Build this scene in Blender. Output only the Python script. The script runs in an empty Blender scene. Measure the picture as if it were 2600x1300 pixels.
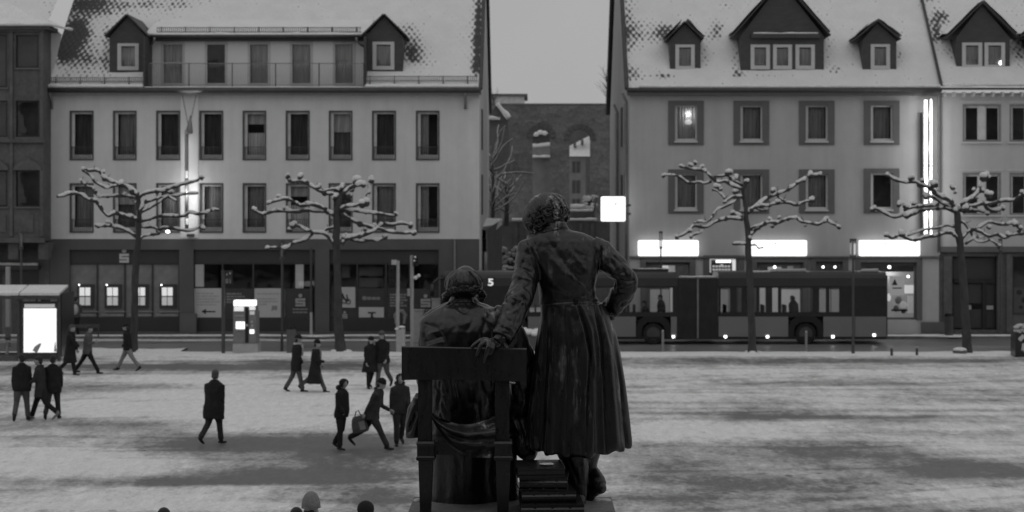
import bpy, bmesh, math, random
import numpy as np
from mathutils import Vector, Matrix, noise
random.seed(7)
PI = math.pi
SC = bpy.context.scene
COL = SC.collection
# ------------------------------------------------------------------ camera
# F: focal length in photo pixels (2600 wide), U0/V0: where the view axis meets the picture, CZ: eye height in metres
F, U0, V0, CZ = 4600.0, 1350.0, 540.0, 5.65
cd = bpy.data.cameras.new('camera'); cam = bpy.data.objects.new('camera', cd); COL.objects.link(cam)
cam.location = (0, 0, CZ); cam.rotation_euler = (math.radians(90), 0, 0)
cd.sensor_width = 36.0; cd.lens = F / 2600 * 36.0
cd.shift_x = -(U0 - 1300) / 2600; cd.shift_y = -(650 - V0) / 2600
cd.clip_start = 0.3; cd.clip_end = 2000
cd.dof.use_dof = True; cd.dof.focus_distance = 17.4; cd.dof.aperture_fstop = 2.9; cd.dof.aperture_blades = 0
SC.camera = cam
# ------------------------------------------------------------------ sky, soft overcast light, exposure
world = bpy.data.worlds.new('World'); SC.world = world; world.use_nodes = True
wn = world.node_tree; wn.nodes.clear()
wo = wn.nodes.new('ShaderNodeOutputWorld'); bg = wn.nodes.new('ShaderNodeBackground')
sky = wn.nodes.new('ShaderNodeTexSky'); sky.sky_type = 'NISHITA'; sky.sun_disc = False
sky.sun_elevation = math.radians(38); sky.sun_rotation = math.radians(150)
bw = wn.nodes.new('ShaderNodeRGBToBW')                       # black-and-white photograph: the sky gives neutral light
tc = wn.nodes.new('ShaderNodeTexCoord'); sx = wn.nodes.new('ShaderNodeSeparateXYZ')
mr = wn.nodes.new('ShaderNodeMapRange')
mr.inputs['From Min'].default_value = 0.0; mr.inputs['From Max'].default_value = 1.0
mr.inputs['To Min'].default_value = 3.85; mr.inputs['To Max'].default_value = 5.2
mx = wn.nodes.new('ShaderNodeMix'); mx.data_type = 'FLOAT'; mx.inputs[0].default_value = 0.94   # thick even cloud over the clear sky
wn.links.new(tc.outputs['Generated'], sx.inputs[0]); wn.links.new(sx.outputs['Z'], mr.inputs['Value'])
cn = wn.nodes.new('ShaderNodeTexNoise'); cn.inputs['Scale'].default_value = 3.5; cn.inputs['Detail'].default_value = 5; wn.links.new(tc.outputs['Generated'], cn.inputs['Vector'])
cr = wn.nodes.new('ShaderNodeMapRange'); cr.inputs['From Min'].default_value = .3; cr.inputs['From Max'].default_value = .7; cr.inputs['To Min'].default_value = .93; cr.inputs['To Max'].default_value = 1.07; wn.links.new(cn.outputs['Fac'], cr.inputs['Value'])
cm_ = wn.nodes.new('ShaderNodeMath'); cm_.operation = 'MULTIPLY'; wn.links.new(mr.outputs[0], cm_.inputs[0]); wn.links.new(cr.outputs[0], cm_.inputs[1])
wn.links.new(sky.outputs[0], bw.inputs[0]); wn.links.new(bw.outputs[0], mx.inputs[2]); wn.links.new(cm_.outputs[0], mx.inputs[3])
wn.links.new(mx.outputs[0], bg.inputs['Color']); bg.inputs['Strength'].default_value = 0.1
wn.links.new(bg.outputs[0], wo.inputs[0])
sl = bpy.data.lights.new('sun', 'SUN'); so = bpy.data.objects.new('sun', sl); COL.objects.link(so)
sl.energy = 0.12; sl.angle = math.radians(90); sl.color = (1, 1, 1)
so.rotation_euler = (math.radians(52), 0, math.radians(-30))
vs = SC.view_settings; vs.view_transform = 'Standard'; vs.look = 'None'; vs.exposure = 0.0; vs.gamma = 1.0; vs.use_curve_mapping = False
SC.cycles.use_denoising = True
SC.cycles.max_bounces = 6; SC.cycles.transparent_max_bounces = 24; SC.cycles.sample_clamp_indirect = 4.0
SC.cycles.caustics_reflective = False; SC.cycles.caustics_refractive = False

# ------------------------------------------------------------------ helpers
def W(u, v, Y):
    """the point seen at photo pixel (u, v) that stands Y metres away"""
    return Vector(((u - U0) * Y / F, Y, CZ - (v - V0) * Y / F))
def gy(v): return F * CZ / (v - V0)                          # distance of the ground at picture row v
def px(p): return (p[0] * F / p[1] + U0, V0 - (p[2] - CZ) * F / p[1])
WL = {}
def lin(s): s = s / 255.0; return s / 12.92 if s <= 0.04045 else ((s + 0.055) / 1.055) ** 2.4

def tag(o, label, cat, group=None):
    o['label'] = label; o['category'] = cat
    if group: o['group'] = group
    return o
def thing(name, label, cat, loc, group=None):
    o = bpy.data.objects.new(name, None); COL.objects.link(o); o.location = loc; o.empty_display_size = 0.2
    WL[o.name] = Vector(loc)
    return tag(o, label, cat, group)
def link(name, me, parent=None, origin=None):
    """me holds world coordinates; the object gets its own origin"""
    po = WL[parent.name] if parent else Vector((0, 0, 0))
    if origin is None:
        if parent: origin = po
        else:
            n = len(me.vertices); co = np.empty(n * 3, np.float32); me.vertices.foreach_get('co', co); co = co.reshape(-1, 3)
            lo, hi = co.min(0), co.max(0); origin = Vector(((lo[0] + hi[0]) / 2, (lo[1] + hi[1]) / 2, lo[2]))
    origin = Vector(origin)
    me.transform(Matrix.Translation(-origin))
    o = bpy.data.objects.new(name, me); COL.objects.link(o); o.parent = parent; o.location = origin - po
    WL[o.name] = origin
    return o
class MB:
    def __init__(s): s.v, s.f, s.m = [], [], []
    def add(s, vs, fs, m=0):
        b = len(s.v); s.v += [tuple(x) for x in vs]; s.f += [tuple(i + b for i in f) for f in fs]; s.m += [m] * len(fs); return s
    def quad(s, a, b, c, d, m=0): return s.add([a, b, c, d], [(0, 1, 2, 3)], m)
    def box(s, x0, x1, y0, y1, z0, z1, m=0):
        vs = [(x, y, z) for z in (z0, z1) for y in (y0, y1) for x in (x0, x1)]
        return s.add(vs, [(0, 2, 3, 1), (4, 5, 7, 6), (0, 1, 5, 4), (2, 6, 7, 3), (0, 4, 6, 2), (1, 3, 7, 5)], m)
    def pbox(s, u0, u1, v0, v1, Y, d, m=0):
        """box whose front face fills pixels u0..u1, v0..v1 at distance Y, d metres deep (away)"""
        a = W(u0, v1, Y); b = W(u1, v0, Y); return s.box(a.x, b.x, Y, Y + d, a.z, b.z, m)
    def obox(s, c, ax, ay, az, m=0):
        c, ax, ay, az = Vector(c), Vector(ax), Vector(ay), Vector(az)
        vs = [c + ax * i + ay * j + az * k for k in (-1, 1) for j in (-1, 1) for i in (-1, 1)]
        return s.add(vs, [(0, 2, 3, 1), (4, 5, 7, 6), (0, 1, 5, 4), (2, 6, 7, 3), (0, 4, 6, 2), (1, 3, 7, 5)], m)
    def loft(s, rings, m=0, cap=True):
        n = len(rings[0]); vs = [p for r in rings for p in r]; fs = []
        for i in range(len(rings) - 1):
            for j in range(n):
                k = (j + 1) % n; fs.append((i * n + j, i * n + k, (i + 1) * n + k, (i + 1) * n + j))
        if cap: fs.append(tuple(range(n))[::-1]); fs.append(tuple((len(rings) - 1) * n + j for j in range(n)))
        return s.add(vs, fs, m)
    def tube(s, pts, rad, n=8, m=0, flat=1.0, up=(0, 0, 1), cap=True):
        pts = [Vector(p) for p in pts]
        if not hasattr(rad, '__len__'): rad = [rad] * len(pts)
        rings = []; upv = Vector(up); a = None
        for i, p in enumerate(pts):
            t = (pts[min(i + 1, len(pts) - 1)] - pts[max(i - 1, 0)])
            t = t.normalized() if t.length > 1e-9 else Vector((0, 0, 1))
            if a is None:
                a = t.cross(upv)
                if a.length < 0.15: a = t.cross(Vector((0, 1, 0)))
                if a.length < 0.15: a = t.cross(Vector((1, 0, 0)))
            else:
                q = a - t * a.dot(t)                          # carry the frame along, no twist
                if q.length > 0.05: a = q
            a = a.normalized(); b = a.cross(t).normalized()
            rings.append([p + a * (rad[i] * math.cos(2 * PI * j / n)) + b * (rad[i] * flat * math.sin(2 * PI * j / n)) for j in range(n)])
        return s.loft(rings, m, cap)
    def ell(s, c, r, nu=12, nv=8, m=0, rot=None, fn=None):
        c = Vector(c); vs = []; fs = []
        if not hasattr(r, '__len__'): r = (r, r, r)
        def put(d):
            q = Vector((d[0] * r[0], d[1] * r[1], d[2] * r[2]))
            if fn: q *= fn(d)
            if rot: q = rot @ q
            vs.append(c + q)
        put((0, 0, 1))
        for i in range(1, nv):
            th = PI * i / nv
            for j in range(nu):
                ph = 2 * PI * j / nu; put((math.sin(th) * math.cos(ph), math.sin(th) * math.sin(ph), math.cos(th)))
        put((0, 0, -1)); L = len(vs) - 1
        for j in range(nu):
            k = (j + 1) % nu; fs.append((0, 1 + j, 1 + k)); fs.append((L, L - nu + k, L - nu + j))
        for i in range(nv - 2):
            for j in range(nu):
                k = (j + 1) % nu; a = 1 + i * nu; fs.append((a + j, a + nu + j, a + nu + k, a + k))
        return s.add(vs, fs, m)
    def cyl(s, c, r, h, n=16, m=0, r2=None):
        c = Vector(c); r2 = r if r2 is None else r2
        return s.loft([[c + Vector((r * math.cos(2 * PI * j / n), r * math.sin(2 * PI * j / n), 0)) for j in range(n)],
                       [c + Vector((r2 * math.cos(2 * PI * j / n), r2 * math.sin(2 * PI * j / n), h)) for j in range(n)]], m)
    def mesh(s, name, mats, smooth=False, sharp=None):
        me = bpy.data.meshes.new(name); me.from_pydata(s.v, [], s.f)
        if not isinstance(mats, (list, tuple)): mats = [mats]
        for m in mats: me.materials.append(m)
        if len(mats) > 1: me.polygons.foreach_set('material_index', np.array(s.m, np.int32))
        bm = bmesh.new(); bm.from_mesh(me); bmesh.ops.recalc_face_normals(bm, faces=bm.faces); bm.to_mesh(me); bm.free()
        me.polygons.foreach_set('use_smooth', np.full(len(me.polygons), bool(smooth)))
        if smooth and sharp is not None: me.set_sharp_from_angle(angle=math.radians(sharp))
        me.update(); return me
    def build(s, name, mats, parent=None, smooth=False, origin=None, sharp=None):
        return link(name, s.mesh(name, mats, smooth, sharp), parent, origin)
def remesh(mb, voxel, smooth=2):
    me = mb.mesh('tmp', MAT['bronze']) if isinstance(mb, MB) else mb
    o = bpy.data.objects.new('tmp', me); COL.objects.link(o)
    r = o.modifiers.new('r', 'REMESH'); r.mode = 'VOXEL'; r.voxel_size = voxel; r.use_smooth_shade = True
    if smooth: q = o.modifiers.new('s', 'SMOOTH'); q.factor = 0.5; q.iterations = smooth
    dg = bpy.context.evaluated_depsgraph_get(); dg.update()
    out = bpy.data.meshes.new_from_object(o.evaluated_get(dg))
    bpy.data.objects.remove(o); bpy.data.meshes.remove(me)
    out.polygons.foreach_set('use_smooth', np.ones(len(out.polygons), bool))
    return out
def setmat(me, m): me.materials.clear(); me.materials.append(m); return me
def copy_to(o, parent, loc_world, keep_children=True, name=None):
    c = o.copy(); COL.objects.link(c)
    if name: c.name = name
    c.parent = parent; c.location = Vector(loc_world) - (WL[parent.name] if parent else Vector((0, 0, 0))); WL[c.name] = Vector(loc_world)
    if keep_children:
        for ch in list(o.children):
            d = ch.copy(); COL.objects.link(d); d.parent = c; d.location = ch.location.copy(); WL[d.name] = WL[c.name] + d.location
    return c

# ------------------------------------------------------------------ materials (the photograph is black and white: neutral greys)
MAT = {}
def nt(name):
    m = bpy.data.materials.new(name); m.use_nodes = True; MAT[name] = m
    n = m.node_tree; b = n.nodes['Principled BSDF']; return m, n, b
def N(n, t, **kw):
    x = n.nodes.new(t)
    for k, v in kw.items():
        if k in ('op',): x.operation = v
        elif k == 'inp':
            for i, val in v.items(): x.inputs[i].default_value = val
        else: setattr(x, k, v)
    return x
def vmap(n, scale=(1, 1, 1), coord='Object'):
    t = n.nodes.new('ShaderNodeTexCoord'); m = n.nodes.new('ShaderNodeMapping'); m.inputs['Scale'].default_value = scale
    n.links.new(t.outputs[coord], m.inputs[0]); return m.outputs[0]
def noise_out(n, scale, detail=4, rough=0.55, stretch=(1, 1, 1), coord='Object'):
    x = N(n, 'ShaderNodeTexNoise'); x.inputs['Scale'].default_value = scale; x.inputs['Detail'].default_value = detail; x.inputs['Roughness'].default_value = rough
    n.links.new(vmap(n, stretch, coord), x.inputs['Vector']); return x.outputs['Fac']
def rng(n, val, a, b, c, d, smooth=False):
    x = N(n, 'ShaderNodeMapRange'); x.interpolation_type = 'SMOOTHSTEP' if smooth else 'LINEAR'
    for k, q in zip(('From Min', 'From Max', 'To Min', 'To Max'), (a, b, c, d)): x.inputs[k].default_value = q
    n.links.new(val, x.inputs['Value']); return x.outputs[0]
def mth(n, op, a, b=None):
    x = N(n, 'ShaderNodeMath'); x.operation = op
    for i, q in enumerate((a, b)):
        if q is None: continue
        if isinstance(q, (int, float)): x.inputs[i].default_value = q
        else: n.links.new(q, x.inputs[i])
    return x.outputs[0]
def grey(n, val, b, sock='Base Color'):
    n.links.new(val, b.inputs[sock])
def bump(n, val, b, strength=0.3, dist=0.02):
    x = N(n, 'ShaderNodeBump'); x.inputs['Strength'].default_value = strength; x.inputs['Distance'].default_value = dist
    n.links.new(val, x.inputs['Height']); n.links.new(x.outputs[0], b.inputs['Normal'])
def G(name, base, rough=0.7, var=0.15, scale=3.0, stretch=(1, 1, 1), bmp=0.15, metal=0.0, spec=0.4, dist=0.02, fine=None, fvar=0.15, streak=0):
    """grey with uneven tone: base*(1 +- var)"""
    m, n, b = nt(name)
    f = noise_out(n, scale, 5, 0.6, stretch); v = rng(n, f, 0.3, 0.7, base * (1 - var), base * (1 + var))
    if fine:
        g = noise_out(n, fine, 3, 0.6); v = mth(n, 'MULTIPLY', v, rng(n, g, 0.3, 0.7, 1 - fvar, 1 + fvar)); hb = g
    else: hb = f
    if streak: v = mth(n, 'MULTIPLY', v, rng(n, noise_out(n, 1.3, 6, 0.65, (1.4, 1.4, 0.10)), 0.35, 0.68, 1 + streak * .5, 1 - streak, True))
    grey(n, v, b); b.inputs['Roughness'].default_value = rough; b.inputs['Metallic'].default_value = metal
    b.inputs['Specular IOR Level'].default_value = spec
    if bmp: bump(n, hb, b, bmp, dist)
    return m
def E(name, strength, base=0.8):
    m, n, b = nt(name); b.inputs['Base Color'].default_value = (base, base, base, 1)
    b.inputs['Emission Color'].default_value = (1, 1, 1, 1); b.inputs['Emission Strength'].default_value = strength; return m
G('plaster_light', 0.66, 0.9, 0.08, 0.35, (1, 1, 0.6), 0.05, spec=0.2, fine=2.2, fvar=0.03, streak=0.05)
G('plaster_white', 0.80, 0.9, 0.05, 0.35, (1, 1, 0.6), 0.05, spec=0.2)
G('plaster_mid', 0.46, 0.9, 0.08, 0.35, (1, 1, 0.6), 0.05, spec=0.2, fine=2.2, fvar=0.03, streak=0.05)
G('plaster_pale', 0.50, 0.9, 0.05, 0.35, (1, 1, 0.6), 0.05, spec=0.2, fine=2.2, fvar=0.03, streak=0.05)
G('house_dim', 0.21, 0.9, 0.2, 0.8, bmp=0.1, spec=0.2)
G('side_wall', 0.42, 0.9, 0.1, 0.5, bmp=0.1, spec=0.2)
G('shop_stone', 0.105, 0.55, 0.12, 0.8, bmp=0.05)
G('shop_dark', 0.05, 0.4, 0.15, 1.0, bmp=0.0)
G('stone_dark', 0.115, 0.85, 0.22, 1.2, bmp=0.3, fine=6)
G('slate', 0.062, 0.6, 0.2, 2.0, (1, 1, 3), 0.2)
G('metal_dark', 0.07, 0.45, 0.2, 4, bmp=0.05)
G('metal_mid', 0.22, 0.45, 0.15, 4, bmp=0.05)
G('metal_light', 0.40, 0.4, 0.12, 4, bmp=0.03)
G('galv', 0.30, 0.4, 0.15, 5, bmp=0.03, metal=0.4)
G('window_white', 0.55, 0.5, 0.06, 4, bmp=0.0)
G('window_grey', 0.58, 0.5, 0.1, 4, bmp=0.0)
G('surround', 0.135, 0.8, 0.08, 2, bmp=0.05)
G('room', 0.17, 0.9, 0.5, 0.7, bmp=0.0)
G('room_lit', 0.30, 0.9, 0.4, 1.3, bmp=0.0)
G('curtain', 0.62, 0.9, 0.25, 3, (6, 1, 0.3), 0.0)
G('curtain_deep', 0.13, 0.9, 0.5, 2.0, (5, 1, 0.4), 0.0)
G('curtain_dark', 0.42, 0.9, 0.4, 2.5, (6, 1, 0.3), 0.0)
G('bark', 0.055, 0.85, 0.35, 5, (1, 1, 0.4), 0.5, fine=25)
G('snow', 0.78, 0.75, 0.06, 2.5, bmp=0.35, spec=0.25, dist=0.03, fine=14)
G('snow_dirty', 0.55, 0.8, 0.2, 2.5, bmp=0.3, spec=0.25, dist=0.03, fine=14)
G('rubber', 0.018, 0.8, 0.2, 6, bmp=0.1)
G('black_gloss', 0.02, 0.25, 0.2, 2, bmp=0.0, spec=0.5)
G('bus_panel', 0.20, 0.45, 0.07, 0.7, bmp=0.02)
G('bus_dark', 0.04, 0.4, 0.12, 0.7, bmp=0.02)
G('bellows', 0.035, 0.8, 0.25, 2, bmp=0.1)
G('poster_white', 0.50, 0.6, 0.04, 2, bmp=0.0)
G('poster_dark', 0.05, 0.5, 0.15, 2, bmp=0.0)
G('print_grey', 0.24, 0.7, 0.1, 2, bmp=0.0)
G('print_mid', 0.36, 0.7, 0.1, 2, bmp=0.0)
G('print_dark', 0.03, 0.7, 0.1, 2, bmp=0.0)
G('stone_pedestal', 0.17, 0.8, 0.3, 3, bmp=0.4, fine=20)
G('skin', 0.32, 0.6, 0.1, 8, bmp=0.0)
G('cloth_black', 0.020, 0.9, 0.3, 5, bmp=0.5, spec=0.2, fine=30)
G('cloth_dark', 0.036, 0.9, 0.3, 5, bmp=0.5, spec=0.2, fine=30)
G('cloth_mid', 0.085, 0.9, 0.25, 5, bmp=0.5, spec=0.2, fine=30)
G('cloth_grey', 0.10, 0.9, 0.2, 5, bmp=0.5, spec=0.2, fine=30)
G('cloth_light', 0.22, 0.9, 0.2, 5, bmp=0.5, spec=0.2, fine=30)
G('cloth_pale', 0.45, 0.9, 0.2, 5, bmp=0.5, spec=0.2, fine=30)
G('hair_dark', 0.02, 0.6, 0.4, 20, (1, 1, 0.3), 0.5)
G('hair_mid', 0.06, 0.6, 0.4, 20, (1, 1, 0.3), 0.5)
G('hair_grey', 0.15, 0.6, 0.3, 20, (1, 1, 0.3), 0.5)
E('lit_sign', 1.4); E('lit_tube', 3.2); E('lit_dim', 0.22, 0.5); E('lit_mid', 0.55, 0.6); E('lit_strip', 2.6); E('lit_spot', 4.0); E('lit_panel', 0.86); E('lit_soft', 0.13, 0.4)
# glass: a thin clear pane with a sheen
m, n, b = nt('glass'); n.nodes.remove(b)
tr = N(n, 'ShaderNodeBsdfTransparent'); gl = N(n, 'ShaderNodeBsdfGlossy'); gl.inputs['Roughness'].default_value = 0.03; gl.inputs['Color'].default_value = (0.9, 0.9, 0.9, 1)
tr.inputs['Color'].default_value = (0.86, 0.86, 0.86, 1)
fr = N(n, 'ShaderNodeFresnel'); fr.inputs['IOR'].default_value = 1.55; ms = N(n, 'ShaderNodeMixShader')
wv = noise_out(n, 0.7, 2); bp = N(n, 'ShaderNodeBump'); bp.inputs['Strength'].default_value = 0.06; bp.inputs['Distance'].default_value = 0.1
n.links.new(wv, bp.inputs['Height']); n.links.new(bp.outputs[0], gl.inputs['Normal'])
n.links.new(fr.outputs[0], ms.inputs[0]); n.links.new(tr.outputs[0], ms.inputs[1]); n.links.new(gl.outputs[0], ms.inputs[2])
n.links.new(ms.outputs[0], n.nodes['Material Output'].inputs[0])
# roof tiles under snow: 'bare' is stored on the vertices (where the snow has slid off), the tile rhythm breaks its edge up
m, n, b = nt('snowy_tiles')
at = N(n, 'ShaderNodeAttribute'); at.attribute_name = 'bare'
t = N(n, 'ShaderNodeTexCoord'); sp = N(n, 'ShaderNodeSeparateXYZ'); n.links.new(t.outputs['Object'], sp.inputs[0])
kx, kz = 2 * PI / 0.27, 2 * PI / 0.36
a1 = mth(n, 'MULTIPLY', sp.outputs['X'], kx); a2 = mth(n, 'MULTIPLY', sp.outputs['Z'], kz)
la = mth(n, 'MULTIPLY', mth(n, 'SINE', a1), mth(n, 'SINE', a2))
fn = noise_out(n, 6.0, 4, 0.6); f2 = noise_out(n, 1.3, 3, 0.6)
s1 = mth(n, 'ADD', at.outputs['Fac'], mth(n, 'MULTIPLY', la, 0.23))
s1 = mth(n, 'ADD', s1, rng(n, fn, 0.2, 0.8, -0.30, 0.30)); s1 = mth(n, 'ADD', s1, rng(n, f2, 0.2, 0.8, -0.20, 0.20))
mk = rng(n, s1, 0.42, 0.78, 0, 1, True)
tv = rng(n, mth(n, 'ADD', la, rng(n, fn, 0.2, 0.8, -1, 1)), -1.5, 1.5, 0.05, 0.10)
sv = rng(n, f2, 0.3, 0.7, 0.72, 0.80)
mc = N(n, 'ShaderNodeMix'); mc.data_type = 'FLOAT'; n.links.new(mk, mc.inputs[0]); n.links.new(sv, mc.inputs[2]); n.links.new(tv, mc.inputs[3])
grey(n, mc.outputs[0], b); b.inputs['Roughness'].default_value = 0.8; b.inputs['Specular IOR Level'].default_value = 0.2
hh = mth(n, 'ADD', mth(n, 'MULTIPLY', mk, -0.8), mth(n, 'MULTIPLY', la, 0.12)); bump(n, mth(n, 'ADD', hh, rng(n, f2, 0, 1, 0, 0.5)), b, 0.5, 0.06)
# square: trodden snow. 'dirt' on the vertices says how far the snow is worn through
m, n, b = nt('square_snow')
at = N(n, 'ShaderNodeAttribute'); at.attribute_name = 'dirt'
n1 = noise_out(n, 0.45, 6, 0.65, (0.8, 0.6, 1)); n2 = noise_out(n, 1.7, 6, 0.72, (1, 0.34, 1)); n3 = noise_out(n, 6, 5, 0.75)
n4 = noise_out(n, 0.13, 3, 0.5, (0.5, 1.6, 1))
d = mth(n, 'ADD', at.outputs['Fac'], rng(n, n1, 0.25, 0.75, -0.30, 0.30)); d = mth(n, 'ADD', d, rng(n, n2, 0.25, 0.75, -0.27, 0.27))
d = mth(n, 'ADD', d, rng(n, n3, 0.25, 0.75, -0.28, 0.28)); d = mth(n, 'ADD', d, rng(n, n4, 0.3, 0.7, -0.10, 0.10))
n5 = noise_out(n, 22, 4, 0.75, (1, 0.3, 1)); n6 = noise_out(n, 4.5, 6, 0.75, (1, 0.28, 1))
vf = N(n, 'ShaderNodeTexVoronoi'); vf.inputs['Scale'].default_value = 1.9; n.links.new(vmap(n, (1, 0.62, 1)), vf.inputs['Vector'])     # footprints
vg = N(n, 'ShaderNodeTexVoronoi'); vg.inputs['Scale'].default_value = 3.1; n.links.new(vmap(n, (1.2, 0.5, 1)), vg.inputs['Vector'])
ft = mth(n, 'ADD', rng(n, vf.outputs['Distance'], 0.10, 0.28, 0.22, 0, True), rng(n, vg.outputs['Distance'], 0.10, 0.26, 0.13, 0, True)); ft = mth(n, 'MULTIPLY', ft, rng(n, n4, 0.35, 0.6, 0.1, 1))
d = mth(n, 'ADD', d, ft); d = mth(n, 'SUBTRACT', d, 0.035)
sv = rng(n, d, 0.17, 0.94, 0.81, 0.15)
sv = mth(n, 'MULTIPLY', sv, mth(n, 'MULTIPLY', rng(n, n5, 0.3, 0.7, 0.86, 1.12), rng(n, n6, 0.3, 0.7, 0.84, 1.14)))
grey(n, sv, b); n.links.new(rng(n, d, 0.2, 0.9, 0.8, 0.5), b.inputs['Roughness']); b.inputs['Specular IOR Level'].default_value = 0.25
bump(n, mth(n, 'SUBTRACT', mth(n, 'ADD', mth(n, 'MULTIPLY', n2, 1.0), mth(n, 'MULTIPLY', n3, 0.4)), mth(n, 'MULTIPLY', ft, 1.5)), b, 0.7, 0.07)
# wet road
m, n, b = nt('wet_road')
n1 = noise_out(n, 0.6, 5, 0.6, (0.25, 1, 1)); n2 = noise_out(n, 20, 3)
v = rng(n, n1, 0.3, 0.75, 0.11, 0.24); v = mth(n, 'MULTIPLY', v, rng(n, n2, 0.3, 0.7, 0.85, 1.15)); grey(n, v, b)
n.links.new(rng(n, n1, 0.3, 0.7, 0.28, 0.6), b.inputs['Roughness']); bump(n, n2, b, 0.15, 0.01)
# bronze with pale streaks of weathering
def bronze(name, base, streak):
    m, n, b = nt(name)
    s1 = noise_out(n, 6, 7, 0.66, (1.5, 1.5, 0.22)); s2 = noise_out(n, 1.5, 4, 0.6); s3 = noise_out(n, 40, 3, 0.6); s4 = noise_out(n, 16, 5, 0.7, (1.5, 1.5, 0.3))
    k = mth(n, 'MULTIPLY', rng(n, s1, 0.54, 0.70, 0, 1, True), rng(n, s2, 0.46, 0.64, 0, 1, True))
    k = mth(n, 'ADD', k, mth(n, 'MULTIPLY', rng(n, s4, 0.60, 0.74, 0, 0.45, True), rng(n, s2, 0.35, 0.65, 0, 0.9)))
    ge = N(n, 'ShaderNodeNewGeometry'); sz = N(n, 'ShaderNodeSeparateXYZ'); n.links.new(ge.outputs['True Normal'], sz.inputs[0])   # sky light put into the colour: faces turned up paler, those turned down darker
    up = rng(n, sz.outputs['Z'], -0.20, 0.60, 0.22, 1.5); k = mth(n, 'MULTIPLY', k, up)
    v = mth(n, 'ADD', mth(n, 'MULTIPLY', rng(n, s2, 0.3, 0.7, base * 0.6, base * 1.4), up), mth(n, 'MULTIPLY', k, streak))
    v = mth(n, 'MULTIPLY', v, rng(n, s3, 0.3, 0.7, 0.85, 1.15))
    grey(n, v, b); b.inputs['Metallic'].default_value = 0.0
    n.links.new(rng(n, s4, 0.3, 0.7, 0.22, 0.46), b.inputs['Roughness']); b.inputs['Specular IOR Level'].default_value = 0.6
    bump(n, mth(n, 'ADD', s3, mth(n, 'MULTIPLY', s4, 0.8)), b, 0.25, 0.008)
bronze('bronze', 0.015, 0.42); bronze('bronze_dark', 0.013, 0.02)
# rubble masonry of the ruin
m, n, b = nt('ruin_stone')
vo = N(n, 'ShaderNodeTexVoronoi'); vo.inputs['Scale'].default_value = 1.6; n.links.new(vmap(n, (1, 1, 1.7)), vo.inputs['Vector'])
nz = noise_out(n, 0.35, 5, 0.65); nf = noise_out(n, 5, 4, 0.6)
v = mth(n, 'ADD', rng(n, nz, 0.3, 0.7, 0.09, 0.17), mth(n, 'MULTIPLY', vo.outputs['Color'], 0.07)); v = mth(n, 'MULTIPLY', v, rng(n, nf, 0.3, 0.7, 0.75, 1.25))
grey(n, v, b); b.inputs['Roughness'].default_value = 0.9; bump(n, vo.outputs['Distance'], b, 0.6, 0.1)
# leaf-poor brush
G('twig', 0.07, 0.9, 0.3, 3, bmp=0.2)
# ================================================================== SETTING
def structure(o, kind='structure'): o['kind'] = kind; return o
YF = 82.5                                                    # the row of house fronts
# --- the square: one sheet to the horizon, fine where it is seen
PATCH = [  # (u, v, half-width px, half-height px, worn amount)  places where feet have worn the snow, or left it whole (negative)
 (150, 985, 260, 16, .20), (700, 1000, 420, 18, -.28), (560, 1045, 420, 40, -.40), (250, 1075, 260, 16, .45), (620, 1120, 330, 26, .52), (900, 1160, 220, 50, .42),
 (130, 1150, 220, 40, -.36), (330, 1185, 160, 30, -.22), (420, 1222, 420, 12, .45), (700, 1200, 260, 18, .42), (430, 1275, 420, 24, -.38), (60, 1250, 160, 16, .10),
 (960, 1262, 140, 40, .34), (300, 930, 380, 8, .36), (780, 925, 300, 13, .42), (800, 972, 260, 10, -.34), (560, 905, 260, 6, -.12), (450, 960, 160, 10, -.2),
 (2000, 945, 620, 10, -.28), (2100, 915, 620, 5, .34), (2050, 1000, 500, 14, -.10), (1930, 1056, 190, 10, .50), (2260, 1058, 200, 7, .34), (1760, 1090, 220, 26, -.36), (2180, 975, 300, 6, .2),
 (2150, 1150, 300, 22, .38), (2420, 1190, 260, 24, .40), (2470, 1130, 160, 12, -.34), (1720, 1190, 160, 30, .30), (1950, 1230, 240, 22, .34), (2480, 1255, 200, 22, -.34), (2350, 1085, 300, 12, -.10), (1720, 1270, 150, 20, .25), (2150, 1285, 150, 14, .2),
 (1700, 970, 160, 8, -.2), (2450, 1000, 200, 10, .1), (2480, 1030, 180, 8, -.2), (2000, 1105, 300, 8, -.15)]
PW = []
for (u, v, hw, hh, a) in PATCH:
    Y = gy(v); PW.append(((u - U0) * Y / F, Y, hw * Y / F, max(0.5, (gy(v - hh) - gy(v + hh)) / 2), a * 1.5))
def grid_sheet(xs, ys, z=0.0):
    X, Yg = np.meshgrid(np.array(xs), np.array(ys)); nx, ny = len(xs), len(ys)
    co = np.stack([X.ravel(), Yg.ravel(), np.full(X.size, z)], 1)
    i = np.arange((ny - 1) * (nx - 1)); r, c = i // (nx - 1), i % (nx - 1); a = r * nx + c
    return co, np.stack([a, a + 1, a + nx + 1, a + nx], 1)
xs = [-900, -300, -120, -60] + list(np.arange(-36, 36.01, 0.24)) + [60, 120, 300, 900]
ys = [-40, 0, 10, 20] + list(np.arange(26, 80.01, 0.16)) + [90, 120, 200, 400, 1200]
co, fs = grid_sheet(xs, ys)
dirt = np.full(len(co), 0.45)
for (x, y, sx_, sy_, a) in PW: dirt += a * np.exp(-((co[:, 0] - x) / sx_) ** 2 - ((co[:, 1] - y) / sy_) ** 2)
rt = random.Random(77)
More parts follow.
